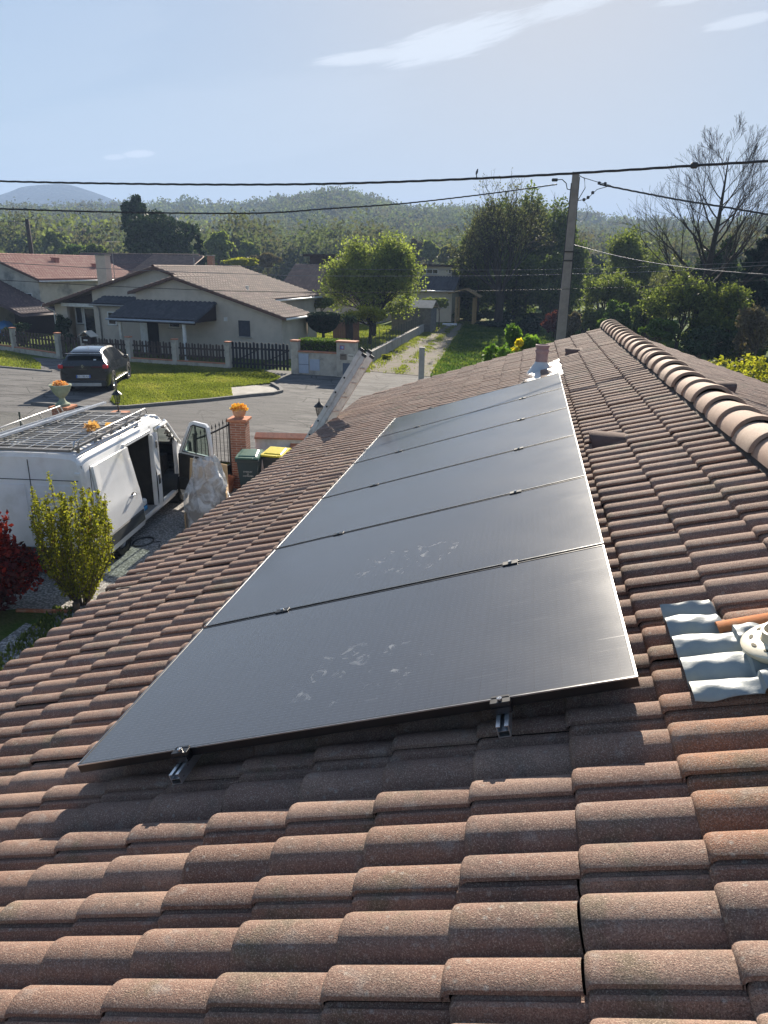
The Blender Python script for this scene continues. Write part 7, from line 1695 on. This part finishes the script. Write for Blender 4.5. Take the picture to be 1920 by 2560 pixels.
# big bare tree at right: leader with ascending limbs
rb_ = thing('large_bare_tree', 'large leafless tree with a straight trunk reaching above the cable on the right', 'tree', (float(atY(1736, 860, 42)[0]), 42.0, 0)); br = Branch(91)
H1 = float(atY(1762, 362, 42)[2]); tk = [np.array([0, 0, -.2]), np.array([-.05, 0, H1*.22]), np.array([.15, 0, H1*.45]), np.array([.28, 0, H1*.68]), np.array([.32, .05, H1*.86]), np.array([.30, 0, H1*.97])]; tr__ = [.30, .24, .17, .10, .045, .012]
for i in range(5): br.seg(tk[i], tk[i+1], tr__[i], tr__[i+1], 9)
rg = random.Random(17)
for i in range(24):
    t = .24+.70*i/23; z = H1*t; p = np.array([np.interp(z, [q[2] for q in tk], [q[0] for q in tk]), 0, z]); a = i*2.4+rg.uniform(-.3, .3); el_ = .55+.35*t; L = (1-t)*H1*.50+1.1
    sx = 1.25; d = np.array([math.cos(a)*math.cos(el_)*sx, math.sin(a)*math.cos(el_), math.sin(el_)]); br.grow(p, d, L*.62, np.interp(z, [q[2] for q in tk], tr__)*.42, 3, .46, 3, .64, .10, .09, .5, .60, 3, .0055)
br.build('trunk', M_BARKD, rb_)

# a bird perched in the top of the tall bare tree
bp = atY(1192, 431, 59.5); b = MB(); b.lathe([(0, -.22), (.03, -.20), (.07, -.08), (.085, .05), (.06, .15), (.055, .20), (.035, .25), (0, .27)], (0, 0, 0), 12, Matrix.Translation(tuple(bp))@Matrix.Rotation(.25, 4, 'Y'))
b.add(tr([(-.03, 0, -.18), (.03, 0, -.18), (.05, 0, -.42), (-.05, 0, -.42), (-.03, .02, -.18), (.03, .02, -.18), (.05, .02, -.42), (-.05, .02, -.42)], Matrix.Translation(tuple(bp))), [(0, 1, 2, 3), (7, 6, 5, 4), (0, 4, 5, 1), (1, 5, 6, 2), (2, 6, 7, 3), (3, 7, 4, 0)]); b.lathe([(0, .0), (.012, .01), (0, .05)], (0, 0, 0), 6, Matrix.Translation(tuple(bp+[.05, 0, .2]))@Matrix.Rotation(1.4, 4, 'Y'))
tag(b.build('bird', M_BLK, None, True), 'dark bird perched at the top of the tall bare tree', 'bird')

# ---------------------------------------------------------------- wooded hills
SKY = [(-700, 520), (-300, 500), (-100, 508), (0, 520), (90, 512), (200, 508), (300, 500), (400, 503), (450, 497), (560, 506), (640, 500), (700, 494), (790, 487), (860, 486), (920, 492), (970, 504), (1030, 516), (1100, 515), (1180, 513), (1300, 512), (1420, 520), (1480, 532), (1540, 541), (1600, 549), (1690, 556), (1760, 560), (1830, 552), (1920, 541), (2100, 530), (2500, 540)]
FAR = [(-900, 560), (-500, 520), (-250, 500), (-60, 492), (0, 484), (45, 468), (110, 461), (170, 461), (215, 470), (290, 500), (360, 528), (500, 560)]
def sky_table(tab):
    az_, te = [], []
    for a, c_ in tab: d = ray(a, c_); az_.append(math.atan2(d[0], d[1])); te.append(d[2]/math.hypot(d[0], d[1]))
    return np.array(az_), np.array(te)
SA, ST = sky_table(SKY); FA_, FT = sky_table(FAR)
RR0, RR1 = 190.0, 560.0
def hill_h(az, rr, hc=14):
    H = np.interp(az, SA, ST)*RR1+CAM[2]-hc; t = np.clip((rr-RR0)/(RR1-RR0), 0, 1); base = t**1.15*(1.0+.22*np.sin(az*13+rr*.010)*np.sin(t*math.pi)+.10*np.sin(az*31-rr*.02)*np.sin(t*math.pi))
    back = np.clip((rr-RR1)/500, 0, 1); return -1.6+(H+1.6)*base*(1-.55*back)+1.2*np.sin(az*40)*t*(1-t)
az_ = np.linspace(-1.05, .75, 150); rs_ = np.concatenate([np.linspace(RR0-20, RR1, 30), np.linspace(RR1+20, RR1+500, 10)])
rs_ = np.concatenate([[60, 120], rs_]); A_, B_ = np.meshgrid(az_, rs_, indexing='ij'); Z_ = hill_h(A_, B_); V = np.stack([CAM[0]+B_.ravel()*np.sin(A_.ravel()), CAM[1]+B_.ravel()*np.cos(A_.ravel()), Z_.ravel()], 1); n1, n2 = A_.shape
i, j = np.meshgrid(np.arange(n1-1), np.arange(n2-1), indexing='ij'); a = (i*n2+j).ravel()
M_HILL = pm('woodland_floor', (.05, .06, .025), (.07, .065, .035), .05, .95)
tag(raw('wooded_hill', V, np.stack([a, a+1, a+n2+1, a+n2], 1), M_HILL, None, True), kind='structure')
fr_ = np.linspace(1000, 1700, 24); A_, B_ = np.meshgrid(np.linspace(-1.2, -.2, 90), fr_, indexing='ij'); t = (B_-1000)/700
Hf = (np.interp(A_, FA_, FT)*1583+CAM[2]); Z_ = -8+(Hf+8)*np.clip(t/.833, 0, 1)**.9*np.where(t > .85, 1-(t-.85)*.8, 1)+10*np.sin(A_*60+t*7)*t*(1-t)+5*np.sin(A_*150+t*31)*t*(1-t)
V = np.stack([CAM[0]+B_.ravel()*np.sin(A_.ravel()), CAM[1]+B_.ravel()*np.cos(A_.ravel()), Z_.ravel()], 1); n1, n2 = A_.shape; i, j = np.meshgrid(np.arange(n1-1), np.arange(n2-1), indexing='ij'); a = (i*n2+j).ravel()
k = NT('far_mountain_forest'); c = k.mix(k.ramp(k.noise(.02, 6, .7), [(.35, 0), (.65, 1)]), (.022, .026, .018), (.05, .042, .035)); c = k.mix(k.ramp(k.vor(.09), [(.2, 0), (.7, .7)]), c, (.012, .015, .01)); k.col(c); k.set(Roughness=1.0, Specular_IOR_Level=0.0); k.bump(k.vor(.10), 1.0, 8)
tag(raw('far_mountain', V, np.stack([a, a+1, a+n2+1, a+n2], 1), k.m, None, True), kind='structure')
L_WOOD = leafmat('hill_woodland_foliage', (.085, .075, .062), (.085, .105, .055), (.17, .19, .09), .4, rough=.9)
r = np.random.RandomState(77); nT = 6400; aa = r.uniform(-1.0, .72, nT); qq = np.sqrt(r.uniform(118**2, (RR1+25)**2, nT)); hz = hill_h(aa, qq)
cr = r.uniform(4.2, 8.0, nT)*np.clip(.8+qq/2500, .8, 1.05); typ = np.clip(r.beta(1.1, 1.9, nT)+.12*np.sin(aa*31+qq*.03), 0, 1)
cx = CAM[0]+qq*np.sin(aa); cy = CAM[1]+qq*np.cos(aa); PP = []; SS_ = []; TT = []
for lo, hi, per, sz in ((0, 200, 1000, .50), (200, 300, 520, .74), (300, 430, 300, 1.0), (430, 900, 190, 1.3)):
    m = (qq >= lo) & (qq < hi); n_ = int(m.sum()); d = r.normal(size=(n_, per, 3)); d /= np.linalg.norm(d, axis=2, keepdims=True); d[:, :, 2] = d[:, :, 2]*.95+.10; ph = aa[m][:, None]
    lump = 1+.20*np.sin(d[:, :, 0]*6+ph*900)*np.sin(d[:, :, 1]*6+ph*500)+.12*np.sin(d[:, :, 2]*9+ph*700)+.04*r.normal(size=(n_, per))
    P = np.stack([cx[m], cy[m], hz[m]+cr[m]*.85], 1)[:, None, :]+d*(cr[m][:, None]*lump*r.uniform(.80, 1.0, (n_, per)))[:, :, None]*np.array([1, 1, 1.1])
    PP.append(P.reshape(-1, 3)); SS_.append(np.full(n_*per, sz)); TT.append(np.clip(np.repeat(typ[m][:, None], per, 1)+r.normal(0, .08, (n_, per)), 0, 1).ravel())
w_ = leaves('hill_woodland', np.concatenate(PP), np.concatenate(SS_), L_WOOD, None, 78, 1.2, tv=np.concatenate(TT)); tag(w_, 'hazy spring woodland covering the long hill behind the village', 'woodland', kind='stuff')
# tall ragged trees along the crest
# ---------------------------------------------------------------- the air: one even volume round everything
hz_ = MB().box(-2300, 2300, -405, 4900, -32, 235).build('haze', None); hm_ = bpy.data.materials.new('haze_air'); hm_.use_nodes = True; t_ = hm_.node_tree; t_.nodes.clear()
o_ = t_.nodes.new('ShaderNodeOutputMaterial'); v_ = t_.nodes.new('ShaderNodeVolumePrincipled'); v_.inputs['Color'].default_value = (.46, .64, .97, 1); v_.inputs['Density'].default_value = .00065; v_.inputs['Anisotropy'].default_value = .0
t_.links.new(v_.outputs[0], o_.inputs['Volume']); hz_.data.materials.append(hm_); hz_['kind'] = 'stuff'; hz_['label'] = 'thin bluish haze in the air over the valley'; hz_['category'] = 'haze'
